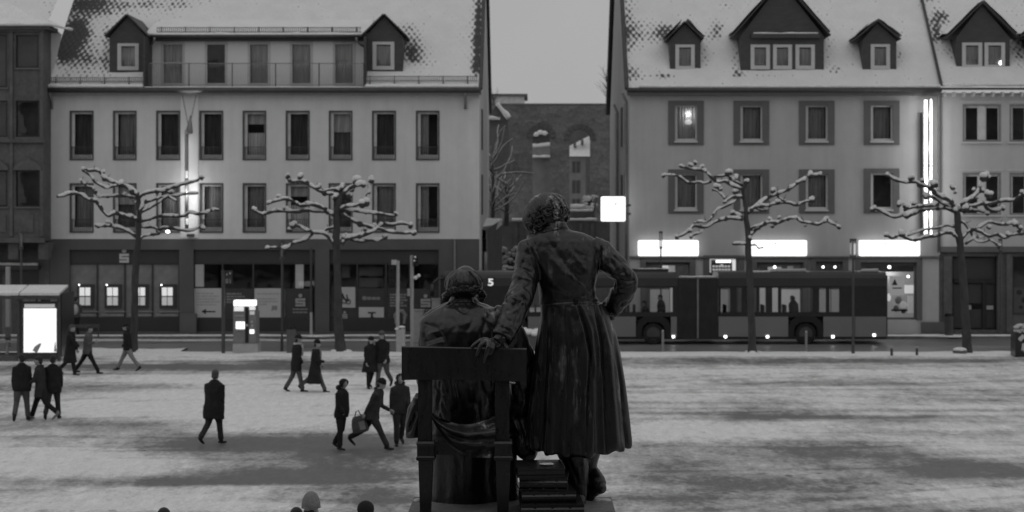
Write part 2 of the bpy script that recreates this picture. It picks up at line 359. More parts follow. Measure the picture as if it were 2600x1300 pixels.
for j in range(46):                                           # wheel and foot tracks across the snow
    y0_ = 28 + 44 * rt.random() ** .8; sl = rt.uniform(-.10, .10) if j % 3 else rt.uniform(-.5, .5); cu = rt.uniform(-.0015, .0015); xm = rt.uniform(-25, 25); hl = rt.uniform(8, 30); wd = rt.uniform(.14, .32); am = rt.choice((.24, .18, .14, -.18))
    for off in ((0, 1.5) if j % 2 else (0,)):
        dy_ = co[:, 1] - (y0_ + off + sl * (co[:, 0] - xm) + cu * (co[:, 0] - xm) ** 2 + .12 * np.sin(co[:, 0] * .7 + j)); dirt += am * np.exp(-(dy_ / wd) ** 2) * np.clip(1.6 - np.abs(co[:, 0] - xm) / hl, 0, 1)
for i in np.nonzero((co[:, 1] > 20) & (co[:, 1] < 82) & (np.abs(co[:, 0]) < 40))[0]:
    x, y = co[i, 0], co[i, 1]
    co[i, 2] = 0.030 * noise.fractal(Vector((x * 0.5, y * 0.5, 0)), 1.0, 2.0, 3) - 0.02 * max(0, min(1, dirt[i]))
    if y > 71.5: co[i, 2] -= 0.08 * min(1, (y - 71.5) / 1.5)
me = bpy.data.meshes.new('ground'); me.from_pydata(co.tolist(), [], fs.tolist()); me.materials.append(MAT['square_snow'])
at_ = me.attributes.new('dirt', 'FLOAT', 'POINT'); at_.data.foreach_set('value', dirt.astype(np.float32))
me.polygons.foreach_set('use_smooth', np.ones(len(me.polygons), bool))
ground = bpy.data.objects.new('ground', me); COL.objects.link(ground); structure(ground)
# --- road with a snow bank on its near side and the raised pavement in front of the houses
b = MB(); b.quad((-90, 73.3, .004), (90, 73.3, .004), (90, 80.9, .004), (-90, 80.9, .004)); structure(b.build('road', MAT['wet_road']))
def bank(name, x0, x1, y0, y1, h, seed, mat='snow', step=0.35):
    rr = random.Random(seed); xs = np.arange(x0, x1, step); n = 7; vs = []; fs = []
    for i, x in enumerate(xs):
        e0 = y0 + 0.35 * noise.fractal(Vector((x * .35, seed, 0)), 1, 2, 3); e1 = y1 + 0.45 * noise.fractal(Vector((x * .35, seed + 9, 0)), 1, 2, 3)
        for j in range(n):
            t = j / (n - 1); hz = h * (math.sin(PI * t) ** .6) * (0.7 + 0.6 * noise.fractal(Vector((x * .8, t * 3, seed)), 1, 2, 3))
            vs.append((x, e0 + (e1 - e0) * t, max(-0.02, hz) - 0.02 * (t in (0, 1))))
    for i in range(len(xs) - 1):
        for j in range(n - 1): a = i * n + j; fs.append((a, a + n, a + n + 1, a + 1))
    q = MB(); q.add(vs, fs); o = q.build(name, MAT[mat], smooth=True); return structure(o)
bank('snow_bank', -60, 60, 71.4, 73.6, 0.07, 3)
b = MB()
b.box(-90, 90, 80.9, 81.05, 0, 0.13)                          # kerb
structure(b.build('kerb', MAT['stone_pedestal']))
b = MB(); b.quad((-90, 81.05, .125), (90, 81.05, .125), (90, 84.2, .125), (-90, 84.2, .125)); structure(b.build('pavement', MAT['wet_road']))
bank('snow_strip', -60, 60, 81.0, 81.9, 0.05, 11).location.z += 0.125
bank('slush_strip', -60, -5, 79.6, 80.9, 0.05, 21, 'snow_dirty')
bank('snow_heap', -20.5, -14, 72.6, 75.0, 0.12, 31)

# --- fronts with openings
def facade(name, u0, u1, v0, v1, Y, holes, mat, parent, depth=0.30):
    """wall plate that fills the pixels u0..u1 / v0..v1 at distance Y, with rectangular openings and their reveals"""
    us = sorted({u0, u1} | {h[0] for h in holes} | {h[1] for h in holes}); vs_ = sorted({v0, v1} | {h[2] for h in holes} | {h[3] for h in holes})
    m = MB()
    for i in range(len(us) - 1):
        for j in range(len(vs_) - 1):
            cu, cv = (us[i] + us[i + 1]) / 2, (vs_[j] + vs_[j + 1]) / 2
            if any(h[0] < cu < h[1] and h[2] < cv < h[3] for h in holes): continue
            m.quad(W(us[i], vs_[j + 1], Y), W(us[i + 1], vs_[j + 1], Y), W(us[i + 1], vs_[j], Y), W(us[i], vs_[j], Y))
    D = Vector((0, depth, 0))
    for (a, b_, c, d_) in holes:
        p = [W(a, d_, Y), W(b_, d_, Y), W(b_, c, Y), W(a, c, Y)]
        for k in range(4): m.quad(p[k], p[(k + 1) % 4], p[(k + 1) % 4] + D, p[k] + D)
    me = m.mesh(name, MAT[mat]); return link(name, me, parent)
def curtain_mesh(w, h, seed, mat, frac=1.0):
    rr = random.Random(seed); n = 28; vs = []; fs = []
    for i in range(n + 1):
        x = -w / 2 + w * frac * i / n; y = 0.03 * math.sin(i * 1.35 + seed) + 0.015 * math.sin(i * 2.9)
        vs += [(x, y, 0), (x, y * 0.6, h)]
    for i in range(n): fs.append((2 * i, 2 * i + 2, 2 * i + 3, 2 * i + 1))
    q = MB(); q.add(vs, fs); return q.mesh('curtain', MAT[mat], True)
def proto(objs):
    for o in objs: o['proto'] = 1
ROOMS = []
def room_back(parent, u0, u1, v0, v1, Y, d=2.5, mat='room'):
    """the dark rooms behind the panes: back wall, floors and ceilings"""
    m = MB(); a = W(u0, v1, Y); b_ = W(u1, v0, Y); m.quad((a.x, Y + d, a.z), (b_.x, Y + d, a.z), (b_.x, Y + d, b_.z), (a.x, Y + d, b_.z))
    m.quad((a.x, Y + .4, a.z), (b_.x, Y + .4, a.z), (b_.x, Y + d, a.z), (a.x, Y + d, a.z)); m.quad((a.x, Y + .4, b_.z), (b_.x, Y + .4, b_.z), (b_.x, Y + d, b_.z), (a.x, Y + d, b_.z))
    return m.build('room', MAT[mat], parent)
def roof_slope(name, parent, x0, x1, y0, z0, y1, z1, spots, x0b=None, x1b=None, seed=1, base=0.18, step=0.22, holes=()):
    """snowed-in tile slope from the eave (y0, z0) to the ridge (y1, z1); spots = (u, v, half-w, half-h, amount) where tiles show"""
    x0b = x0 if x0b is None else x0b; x1b = x1 if x1b is None else x1b
    nx = int((x1 - x0) / step) + 1; ny = int(math.hypot(y1 - y0, z1 - z0) / step) + 1
    vs = []; br = []
    for j in range(ny + 1):
        t = j / ny
        for i in range(nx + 1):
            s = i / nx; x = (x0 + (x1 - x0) * s) * (1 - t) + (x0b + (x1b - x0b) * s) * t; y = y0 + (y1 - y0) * t; z = z0 + (z1 - z0) * t
            q = base
            u, v = px((x, y, z))
            for (su, sv, hw, hh, a) in spots: q += a * math.exp(-((u - su) / hw) ** 2 - ((v - sv) / hh) ** 2)
            q += 0.10 * noise.fractal(Vector((x * .5, z * .5, seed)), 1, 2, 3)
            k = max(0, 1 - q) * 0.05 * (0.6 + 0.6 * noise.fractal(Vector((x * .7, z * .7, seed + 5)), 1, 2, 2))
            vs.append((x, y - k * 0.6, z + k)); br.append(q)
    fs = []
    for j in range(ny):
        for i in range(nx):
            a = j * (nx + 1) + i; c = (Vector(vs[a]) + Vector(vs[a + nx + 2])) / 2; u, v = px(c)
            if any(h[0] < c.x < h[1] and h[2] < c.z < h[3] for h in holes): continue
            fs.append((a, a + 1, a + nx + 2, a + nx + 1))
    me = bpy.data.meshes.new(name); me.from_pydata(vs, [], fs); me.materials.append(MAT['snowy_tiles'])
    at_ = me.attributes.new('bare', 'FLOAT', 'POINT'); at_.data.foreach_set('value', np.array(br, np.float32))
    me.polygons.foreach_set('use_smooth', np.ones(len(me.polygons), bool))
    return link(name, me, parent)
def snow_roll(name, parent, p0, p1, r, seed, mat='snow', flat=0.8):
    p0, p1 = Vector(p0), Vector(p1); n = max(6, int((p1 - p0).length / 0.18)); pts = []; rad = []
    for i in range(n + 1):
        t = i / n; q = noise.fractal(Vector((t * n * .25, seed, 0)), 1, 2, 3); pts.append(p0.lerp(p1, t) + Vector((0, 0, 0.25 * r * q))); rad.append(r * (0.85 + 0.5 * q))
    m = MB(); m.tube(pts, rad, 8, 0, flat); return m.build(name, MAT[mat], parent, True)
def snow_guard(parent, u0, u1, v0, v1, Y, gap_px=5.2, post_px=62):
    m = MB(); a = W(u0, v1, Y); b_ = W(u1, v0, Y); k = Y / F
    m.box(a.x, b_.x, Y, Y + .03, b_.z - .03, b_.z); m.box(a.x, b_.x, Y, Y + .03, a.z, a.z + .03)
    x = a.x
    while x < b_.x: m.box(x, x + .032, Y + .005, Y + .025, a.z + .03, b_.z - .03); x += gap_px * k
    x = a.x + 10 * k
    while x < b_.x: m.box(x, x + .05, Y - .01, Y + .06, a.z - .12, b_.z + .02); x += post_px * k
    return m.build('snow_guard', MAT['surround'], parent)
def gable_dormer(parent, fu0, fu1, vb, ve, eu0, eu1, vp, Y, wins, seed=1, back=3.2, snow=True, roofmat='slate', overhang=0.25, ledge=None):
    """slate dormer: cheeks and front wall, steep little roof with snow, white windows"""
    k = Y / F; a = W(fu0, vb, Y); c = W(fu1, ve, Y); pk = W((eu0 + eu1) / 2, vp, Y); el = W(eu0, ve, Y); er = W(eu1, ve, Y)
    m = MB(); hol = [W(w[0], w[3], Y) for w in wins]
    # front wall with its gable, cheeks
    us = sorted({fu0, fu1} | {w[0] for w in wins} | {w[1] for w in wins}); vs_ = sorted({ve, vb} | {w[2] for w in wins} | {w[3] for w in wins})
    for i in range(len(us) - 1):
        for j in range(len(vs_) - 1):
            cu, cv = (us[i] + us[i + 1]) / 2, (vs_[j] + vs_[j + 1]) / 2
            if any(w[0] < cu < w[1] and w[2] < cv < w[3] for w in wins): continue
            m.quad(W(us[i], vs_[j + 1], Y), W(us[i + 1], vs_[j + 1], Y), W(us[i + 1], vs_[j], Y), W(us[i], vs_[j], Y))
    m.add([a * 1 + Vector((0, 0, c.z - a.z)), Vector((c.x, Y, c.z)), Vector((pk.x, Y, pk.z - .05))], [(0, 1, 2)])
    for x in (a.x, c.x): m.quad((x, Y, a.z), (x, Y + back, a.z), (x, Y + back, c.z), (x, Y, c.z))
    d = m.build('dormer', MAT['slate'], parent, origin=W((fu0 + fu1) / 2, vb, Y))
    # roof: two slabs
    m = MB()
    for e, sgn in ((el, -1), (er, 1)):
        p = [Vector((e.x, Y - overhang, e.z)), Vector((pk.x, Y - overhang, pk.z)), Vector((pk.x, Y + back, pk.z)), Vector((e.x, Y + back, e.z))]
        nrm = (p[1] - p[0]).cross(p[2] - p[1]).normalized(); nrm = nrm if nrm.z > 0 else -nrm; t = nrm * .06
        m.add(p + [q + t for q in p], [(0, 1, 2, 3), (4, 5, 6, 7), (0, 1, 5, 4), (1, 2, 6, 5), (2, 3, 7, 6), (3, 0, 4, 7)])
    m.build('dormer_roof', MAT[roofmat], d)
    if snow:
        m = MB()
        for e, sgn in ((el, -1), (er, 1)):
            n_, q_ = 10, 8; vs = []; fs = []
            e2 = Vector((e.x, Y - overhang + .03, e.z)); p2 = Vector((pk.x, Y - overhang + .03, pk.z))
            nrm = (p2 - e2).cross(Vector((0, 1, 0))).normalized(); nrm = nrm if nrm.z > 0 else -nrm
            for i in range(n_ + 1):
                for j in range(q_ + 1):
                    b0 = e2.lerp(p2, 0.04 + 0.98 * i / n_) + Vector((0, (back - .1) * j / q_, 0)); h = .12 + .07 * (1 + noise.fractal(b0 * 1.3 + Vector((seed, 0, 0)), 1, 2, 3)) * (0.9 if (fu1 - fu0 < 100) else 0.4 if j == 0 else 1)
                    vs.append(b0 + nrm * h)
            for i in range(n_):
                for j in range(q_): A = i * (q_ + 1) + j; fs.append((A, A + 1, A + q_ + 2, A + q_ + 1))
            m.add(vs, fs)
        m.build('dormer_snow', MAT['snow'], d, True)
    for w in wins:
        m = MB(); fw = 9.5
        m.pbox(w[0], w[1], w[2], w[2] + fw * .75, Y - .03, .12); m.pbox(w[0], w[1], w[3] - fw, w[3], Y - .03, .12)
        m.pbox(w[0], w[0] + fw, w[2] + fw * .75, w[3] - fw, Y - .03, .12); m.pbox(w[1] - fw, w[1], w[2] + fw * .75, w[3] - fw, Y - .03, .12)
        p0, p1 = W(w[0] + fw, w[3] - fw, Y + .05), W(w[1] - fw, w[2] + fw, Y + .05)
        m.quad((p0.x, Y + .05, p0.z), (p1.x, Y + .05, p0.z), (p1.x, Y + .05, p1.z), (p0.x, Y + .05, p1.z), 1)
        cm = curtain_mesh((p1.x - p0.x), (p1.z - p0.z), seed + int(w[0]), 'curtain' if (len(w) < 5 or w[4]) else 'curtain_dark', 1.0)
        q = [tuple(Vector(v.co) + Vector(((p0.x + p1.x) / 2, Y + .2, p0.z))) for v in cm.vertices]
        m.add(q, [tuple(p.vertices) for p in cm.polygons], 2); bpy.data.meshes.remove(cm)
        m.quad((p0.x - .1, Y + .5, p0.z - .1), (p1.x + .1, Y + .5, p0.z - .1), (p1.x + .1, Y + .5, p1.z + .1), (p0.x - .1, Y + .5, p1.z + .1), 3)
        m.build('dormer_window', [MAT['window_white'], MAT['glass'], MAT['curtain' if (len(w) < 5 or w[4]) else 'curtain_dark'], MAT['room']], d)
    if ledge:
        l0, l1 = W(ledge[0], ledge[2], Y), W(ledge[1], ledge[2], Y); m = MB(); m.box(l0.x - .1, l1.x + .1, Y - .22, Y, l0.z - .24, l0.z - .06); m.build('cornice', MAT['slate'], d)
        snow_roll('ledge_snow', d, (l0.x, Y - .12, l0.z - .02), (l1.x, Y - .12, l0.z - .02), .065, seed)
    return d

# ================================================================== LEFT HOUSE
ZE = (V0 - 224) * YF / F + CZ                                # eave height
X = lambda u, Y=YF: (u - U0) * Y / F
lh = thing('plaster_house', 'long pale plaster house with nine windows per floor and a dark bank shopfront below', 'house', (X(670), YF, 0.125))
cols = [(177, 238), (287, 347), (397, 457), (506, 567), (616, 676), (726, 786), (835, 895), (945, 1005), (1056, 1116)]
rows = [(281, 407), (465, 591)]
holes = [(a, b_, c, d_) for (a, b_) in cols for (c, d_) in rows]
facade('wall', 121, 1217, 236, 607, YF, holes, 'plaster_light', lh, 0.32)
m = MB(); zr = 15.5; RY = YF + 9.4; BY = YF + 18.8; zw = ZE - .3; x1 = X(1217); x0 = X(121)
PT = math.tan(math.radians(42)); ZR = ZE + 9.6 * PT
m.quad((x1, YF, 0), (x1, BY, 0), (x1, BY, zw), (x1, YF, zw)); m.add([(x1, YF, zw), (x1, BY, zw), (x1, RY, ZR - .25)], [(0, 1, 2)])
m.quad((x0, YF, 0), (x0, BY, 0), (x0, BY, zw), (x0, YF, zw)); m.add([(x0, YF, zw), (x0, BY, zw), (x0, RY, ZR - .25)], [(0, 1, 2)])
m.quad((x0, BY, 0), (x1, BY, 0), (x1, BY, zw), (x0, BY, zw))
m.build('gable_wall', MAT['plaster_light'], lh)
# windows in the gable
for (y, zz, hh_) in ((YF + 3.2, 3.0, 1.9), (YF + 3.2, -0.1 + 0.0, 1.9)):
    m = MB(); z_ = CZ + zz; m.box(x1, x1 + .06, y, y + 1.1, z_, z_ + hh_); o = m.build('gable_window', MAT['metal_dark'], lh)
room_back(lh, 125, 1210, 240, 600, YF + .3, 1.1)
# window prototype: dark metal rim, light inner frame wider on the left, grille with bars at the foot
def left_window(u0, u1, v0, v1, variant):
    k = YF / F; a = W(u0, v1, YF); b_ = W(u1, v0, YF); c = W((u0 + u1) / 2, v1, YF)
    m = MB(); t = 4.2 * k
    m.box(a.x, b_.x, YF - .025, YF + .20, b_.z - t, b_.z, 0); m.box(a.x, b_.x, YF - .04, YF + .20, a.z, a.z + t * .8, 0)
    m.box(a.x, a.x + t, YF - .025, YF + .20, a.z + t * .8, b_.z - t, 0); m.box(b_.x - t * .8, b_.x, YF - .025, YF + .20, a.z + t * .8, b_.z - t, 0)
    w = m.build('window', MAT['metal_dark'], lh, origin=c)
    m = MB(); y0, y1 = YF + .08, YF + .16; xl, xr, zb, zt = a.x + t, b_.x - t * .8, a.z + t * .8, b_.z - t
    g = 11 * k
    m.box(xl, xl + 7.5 * k, y0, y1, zb + g, zt); m.box(xl + 7.5 * k, xr, y0, y1, zt - 4 * k, zt); m.box(xr - 1.6 * k, xr, y0, y1, zb + g, zt - 4 * k)
    m.box(xl, xr, y0, y1, zb, zb + g)
    m.build('inner_frame', MAT['window_grey'], w)
    m = MB(); x = xl + 2 * k
    while x < xr - 2 * k: m.box(x, x + .018, YF + .02, YF + .05, zb, zb + 30 * k); x += 5.0 * k
    m.box(xl, xr, YF + .015, YF + .055, zb + 30 * k, zb + 31.2 * k); m.build('guard_bars', MAT['metal_dark'], w)
    m = MB(); m.quad((xl + 7.5 * k, YF + .12, zb + g), (xr - 1.6 * k, YF + .12, zb + g), (xr - 1.6 * k, YF + .12, zt - 4 * k), (xl + 7.5 * k, YF + .12, zt - 4 * k)); m.build('pane', MAT['glass'], w)
    if variant:
        fr_, mt = {5: (1.0, 'curtain'), 6: (1.0, 'curtain_deep'), 4: (1.0, 'curtain_deep'), 1: (1.0, 'curtain_dark'), 2: (1.0, 'curtain'), 3: (0.45, 'curtain')}[variant]
        hh_ = (zt - zb - g) * (.52 if variant == 5 else 1); cm = curtain_mesh(xr - xl - 9 * k, hh_, variant, mt, fr_); cm.transform(Matrix.Translation(((xl + xr) / 2 + 3 * k, YF + .42, zb + g))); link('curtain', cm, w)
        if variant in (5, 6): m = MB(); m.box(xl + 7.5 * k, xr, YF + .30, YF + .33, zt - (zt - zb) * (.25 if variant == 5 else .42), zt - 4 * k); m.build('blind', MAT['curtain_dark'], w)
    return w
protos = {v: left_window(cols[i][0], cols[i][1], rows[0][0], rows[0][1], v) for i, v in ((0, 4), (1, 1), (8, 3), (4, 5), (6, 6))}
protos[2] = left_window(cols[0][0], cols[0][1], rows[1][0], rows[1][1], 1)
plan = {(2, 0): 0, (3, 0): 0, (5, 0): 0, (7, 0): 0, (1, 1): 6, (2, 1): 3, (3, 1): 2, (4, 1): 1, (5, 1): 5, (6, 1): 0, (7, 1): 1, (8, 1): 3}
bright = left_window(cols[2][0], cols[2][1], rows[1][0], rows[1][1], 2)
protos[9] = bright
for (i, j), v in plan.items():
    if (i, j) == (2, 1): continue
    src = protos[9] if v == 2 else protos[{0: 4, 1: 1, 3: 3, 5: 5, 6: 6}[v]]
    copy_to(src, lh, W((cols[i][0] + cols[i][1]) / 2, rows[j][1], YF))
# eave: gutter, soffit; roof
m = MB(); m.box(X(119), X(1222), YF - .45, YF, ZE - .32, ZE - .20); m.build('soffit', MAT['metal_mid'], lh)
m = MB(); m.tube([(X(119), YF - .52, ZE - .12), (X(1222), YF - .52, ZE - .12)], .11, 10); g_ = m.build('gutter', MAT['metal_dark'], lh, True)
for u in (133, 1182):
    m = MB(); x = X(u); m.tube([(x, YF - .5, ZE - .2), (x, YF - .38, ZE - .42), (x, YF - .08, ZE - .62), (x, YF - .08, ZE - .95)], .06, 8); m.build('downpipe', MAT['metal_mid'], lh, True)
spotsL = [(160, 120, 20, 40, .6), (170, 90, 22, 22, .6), (300, 60, 160, 60, .12), (200, 150, 80, 50, .14), (215, 15, 55, 32, .45), (190, 60, 28, 28, .45), (205, 85, 26, 25, .55), (250, 20, 150, 22, .26), (215, 150, 55, 60, .28), (175, 130, 30, 30, .45), (380, 6, 160, 14, .22), (470, 18, 90, 10, .12), (1045, 125, 22, 40, .62), (1075, 140, 38, 40, .22), (1030, 70, 30, 14, .3),
          (1215, 40, 10, 70, .8), (1212, 120, 12, 60, .7), (1210, 170, 16, 26, .6), (275, 120, 12, 60, .3), (690, -60, 30, 40, -.2)]
a0 = X(378, 83.2); a1 = X(926, 83.2)
roof_slope('roof', lh, X(119), X(1221), YF - .38, ZE - .08, RY, ZR, spotsL, seed=4, base=.16, holes=[(a0, a1, ZE - 1, ZE + (224 - 96) * 84.6 / F + .1)])
m = MB(); m.quad((X(119), RY, ZR), (X(1221), RY, ZR), (X(1221), BY + .4, ZE - .1), (X(119), BY + .4, ZE - .1)); m.build('rear_roof', MAT['slate'], lh)
for e in (X(1221),):
    m = MB(); m.tube([(e, YF - .4, ZE - .05), (e, RY, ZR + .03), (e, BY + .4, ZE - .05)], .09, 6); m.build('verge', MAT['slate'], lh)
snow_roll('eave_snow', lh, (X(122), YF - .40, ZE + .06), (X(368), YF - .40, ZE + .06), .13, 1); snow_roll('eave_snow', lh, (X(930), YF - .40, ZE + .06), (X(1214), YF - .40, ZE + .06), .13, 2)
snow_guard(lh, 130, 366, 196, 208, 82.35); snow_guard(lh, 928, 1213, 193, 206, 82.35)
# attic terrace
YA = 83.85
doors = [(409, 469, 107, 216), (520, 577, 107, 216), (629, 686, 107, 216), (736, 794, 107, 216), (845, 902, 107, 216)]
facade('attic_wall', 374, 930, 98, 226, YA, doors, 'plaster_white', lh, .15)
room_back(lh, 376, 928, 104, 222, YA + .1, 1.4)
for i, d_ in enumerate(doors):
    m = MB(); fw = 6
    m.pbox(d_[0], d_[1], d_[2], d_[2] + fw, YA - .03, .12); m.pbox(d_[0], d_[1], d_[3] - 5, d_[3], YA - .03, .12)
    m.pbox(d_[0], d_[0] + fw, d_[2] + fw, d_[3] - 5, YA - .03, .12); m.pbox(d_[1] - fw, d_[1], d_[2] + fw, d_[3] - 5, YA - .03, .12)
    if i == 0: m.pbox(d_[0] + fw, d_[1] - fw, 158, 162, YA - .02, .09)
    o = m.build('balcony_door', MAT['window_white'], lh, origin=W((d_[0] + d_[1]) / 2, d_[3], YA))
    m = MB(); p0, p1 = W(d_[0] + fw, d_[3] - 5, YA + .05), W(d_[1] - fw, d_[2] + fw, YA + .05); m.quad((p0.x, YA + .05, p0.z), (p1.x, YA + .05, p0.z), (p1.x, YA + .05, p1.z), (p0.x, YA + .05, p1.z)); m.build('pane', MAT['glass'], o)
    if i != 1:
        cm = curtain_mesh(p1.x - p0.x, p1.z - p0.z, i, 'curtain_dark' if i == 0 else 'curtain'); cm.transform(Matrix.Translation(((p0.x + p1.x) / 2, YA + .25, p0.z))); link('curtain', cm, o)
m = MB(); a = W(374, 102, 83.3); c = W(930, 90, 83.3); m.box(a.x, c.x, 83.45, YA + 1.0, a.z, c.z); m.build('attic_fascia', MAT['slate'], lh)
m = MB(); m.tube([(a.x, 83.27, c.z - .04), (c.x, 83.27, c.z - .04)], .08, 8); m.build('gutter', MAT['metal_dark'], lh, True)
# flat snowy roof over the attic running back into the slope
zA = c.z; yj = YF - .38 + (zA - ZE + .08) / PT
spotsA = [(380, 40, 40, 20, .25), (420, 55, 60, 6, .2)]
roof_slope('attic_roof', lh, a.x - .1, c.x + .1, 83.3, zA + .03, yj + 2.6, zA + 1.5, spotsA, seed=9, base=.05)
snow_roll('eave_snow', lh, (a.x, 83.32, zA + .05), (c.x, 83.32, zA + .05), .10, 5)
snow_guard(lh, 398, 918, 69, 82, 83.6)
for (u, s) in ((392, 1), (905, -1)):
    m = MB(); p = W(u, 95, 83.2); m.tube([p, p + Vector((0, 0, -.12)), p + Vector((-.15 * s, 0.2, -.30)), p + Vector((-.40 * s, .5, -.42))], .055, 8); m.build('downpipe', MAT['metal_mid'], lh, True)
# terrace slab with a snow rim, cheek boards, railing
m = MB(); s0, s1 = W(366, 231, YF - .5), W(930, 222, YF - .5); m.box(s0.x, s1.x, YF - .5, YA, s0.z, s1.z); m.build('terrace_slab', MAT['metal_dark'], lh)
snow_roll('slab_snow', lh, (s0.x, YF - .46, s1.z + .01), (s1.x, YF - .46, s1.z + .01), .045, 8)
m = MB()
for u in (374, 930): m = MB(); q = W(u, 222, 83.0); m.box(q.x - .05, q.x + .05, YF - .2, YA, q.z, W(u, 100, YA).z); m.build('terrace_cheek', MAT['slate'], lh)
rl = None; YR = YF - .3
m = MB(); r0, r1 = W(379, 220, YR), W(924, 160, YR); m.box(r0.x, r1.x, YR - .02, YR + .02, r1.z - .035, r1.z); m.box(r0.x, r1.x, YR - .015, YR + .015, r0.z + .06, r0.z + .085)
rail = m.build('balcony_railing', MAT['metal_mid'], lh); m = MB(); x = r0.x
while x < r1.x: m.box(x, x + .012, YR - .008, YR + .008, r0.z + .085, r1.z - .035); x += 4.6 * YR / F
m.build('railing_bars', MAT['metal_mid'], rail)
for u in (379, 480, 590, 700, 810, 924):
    m = MB(); q = W(u, 220, YR); m.box(q.x - .02, q.x + .02, YR - .03, YR + .03, s1.z, r1.z); m.build('railing_post', MAT['metal_dark'], rail)
gable_dormer(lh, 278, 372, 186, 94, 269, 379, 39, 83.05, [(298, 352, 110, 178, 0)], 1, snow=False)
gable_dormer(lh, 926, 1023, 181, 94, 918, 1033, 38, 83.05, [(946, 1001, 106, 177, 1)], 2, snow=False)
# ground floor: stone frame, recessed shop windows
bays = [(176, 455, 634, 842), (491, 800, 634, 842), (836, 1114, 634, 842)]
facade('shop_front', 124, 1217, 607, 860, YF + .02, bays, 'shop_stone', lh, .5)
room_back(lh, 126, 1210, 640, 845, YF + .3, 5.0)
m = MB()
for (a_, b_, c_, d_) in bays: m.pbox(a_, b_, 634, 668, YF + .18, .2)
m.build('blind_box', MAT['shop_dark'], lh)
m = MB()
for (a_, b_, c_, d_) in bays: m.pbox(a_, b_, 809, 842, YF + .14, .3)
m.build('shop_plinth', MAT['bus_dark'], lh)
for (bi, cuts) in ((0, (176, 247, 317, 387, 455)), (1, (491, 565, 643, 718, 800)), (2, (836, 907, 980, 1040, 1114))):
    for i in range(4):
        q = MB(); u0, u1 = cuts[i], cuts[i + 1]; q.pbox(u0, u0 + 2, 668, 809, YF + .2, .1); q.pbox(u1 - 2, u1, 668, 809, YF + .2, .1); q.pbox(u0 + 2, u1 - 2, 668, 671, YF + .2, .1); q.pbox(u0 + 2, u1 - 2, 806, 809, YF + .2, .1)
        o = q.build('shop_window', MAT['shop_dark'], lh, origin=W((u0 + u1) / 2, 809, YF + .2))
        if bi: q = MB(); A, B = W(u0 + 2, 806, YF + .25), W(u1 - 2, 671, YF + .25); q.quad((A.x, YF + .25, A.z), (B.x, YF + .25, A.z), (B.x, YF + .25, B.z), (A.x, YF + .25, B.z)); q.build('pane', MAT['glass'], o)
        else: q = MB(); q.pbox(u0 + 2, u1 - 2, 671, 806, YF + .27, .05); q.build('back_panel', MAT['metal_mid'], o)
m = MB(); m.pbox(457, 498, 797, 856, YF - .25, .25); m.build('pillar_box', MAT['shop_stone'], lh)
m = MB(); m.pbox(1152, 1157, 607, 845, YF - .06, .06); m.build('downpipe', MAT['metal_mid'], lh)
# lit and pale pieces inside the shop
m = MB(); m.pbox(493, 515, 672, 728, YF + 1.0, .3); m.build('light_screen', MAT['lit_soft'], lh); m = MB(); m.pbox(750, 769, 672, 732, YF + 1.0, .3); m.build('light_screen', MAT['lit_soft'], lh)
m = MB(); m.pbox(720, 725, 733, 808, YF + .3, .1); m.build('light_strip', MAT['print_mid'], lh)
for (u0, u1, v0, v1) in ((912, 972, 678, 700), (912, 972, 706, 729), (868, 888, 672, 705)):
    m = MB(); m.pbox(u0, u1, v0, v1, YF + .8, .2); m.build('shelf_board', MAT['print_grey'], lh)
# cash machines in the first bay
for i, (u0, u1) in enumerate(((201, 230), (271, 300), (341, 369), (410, 439))):
    t = thing('cash_machine', ['cash machine with four lit screens at the left end of the bank front', 'second cash machine from the left in the bank front', 'cash machine half hidden behind the first tree trunk', 'cash machine beside the shop pillar'][i], 'cash machine', W((u0 + u1) / 2, 800, YF + .25), 'cash machines in the bank front')
    q = MB(); q.pbox(u0 - 5, u1 + 8, 722, 782, YF + .16, .105); q.build('casing', MAT['shop_dark'], t)
    for (r, s) in ((0, 0), (0, 1), (1, 0), (1, 1)):
        w = (u1 - u0) / 2; q = MB(); q.pbox(u0 + r * w + 1, u0 + (r + 1) * w - 1, 730 + s * 24, 730 + s * 24 + 21, YF + .14, .025); q.build('screen', MAT['lit_mid' if s == 0 else 'lit_dim'], t)
    q = MB(); q.pbox(u0 - 6, u1 + 18, 790, 793, YF + .12, .145); q.pbox(u0 - 14, u1 + 18, 796, 803, YF + .2, .066); q.build('shelf', MAT['galv'], t)
    q = MB(); q.pbox(u0 - 2, u0 + 1, 722, 725, YF + .1, .05); q.build('lamp', MAT['lit_spot'], t)
def bank_logo(u0, u1, vt, vb, Y, mat, label, name='bank_sign', box=None):
    t = thing(name, label, 'sign', W((u0 + u1) / 2, vb, Y), 'bank signs with the dotted S')
    h = (vb - vt); b0 = vt + h * .36; q = MB(); d_ = .06; r = (u1 - u0); s = vb - b0
    q.pbox(u0, u1, b0, b0 + s * .28, Y, d_); q.pbox(u0, u1, b0 + s * .38, b0 + s * .64, Y, d_); q.pbox(u0, u1, b0 + s * .74, vb, Y, d_)
    q.pbox(u0, u0 + r * .22, b0 + s * .28, b0 + s * .38, Y, d_); q.pbox(u1 - r * .22, u1, b0 + s * .64, b0 + s * .74, Y, d_)
    q.build('letter', mat, t)
    q = MB(); c = W((u0 + u1) / 2, vt + h * .15, Y); rr = h * .15 * Y / F
    q.loft([[c + Vector((rr * math.cos(2 * PI * j / 16), y, rr * math.sin(2 * PI * j / 16))) for j in range(16)] for y in (0, d_)]); q.build('dot', mat, t)
    return t
bank_logo(303, 327, 631, 667, YF + .12, MAT['window_white'], 'pale dotted S logo on the dark band above the cash machines')
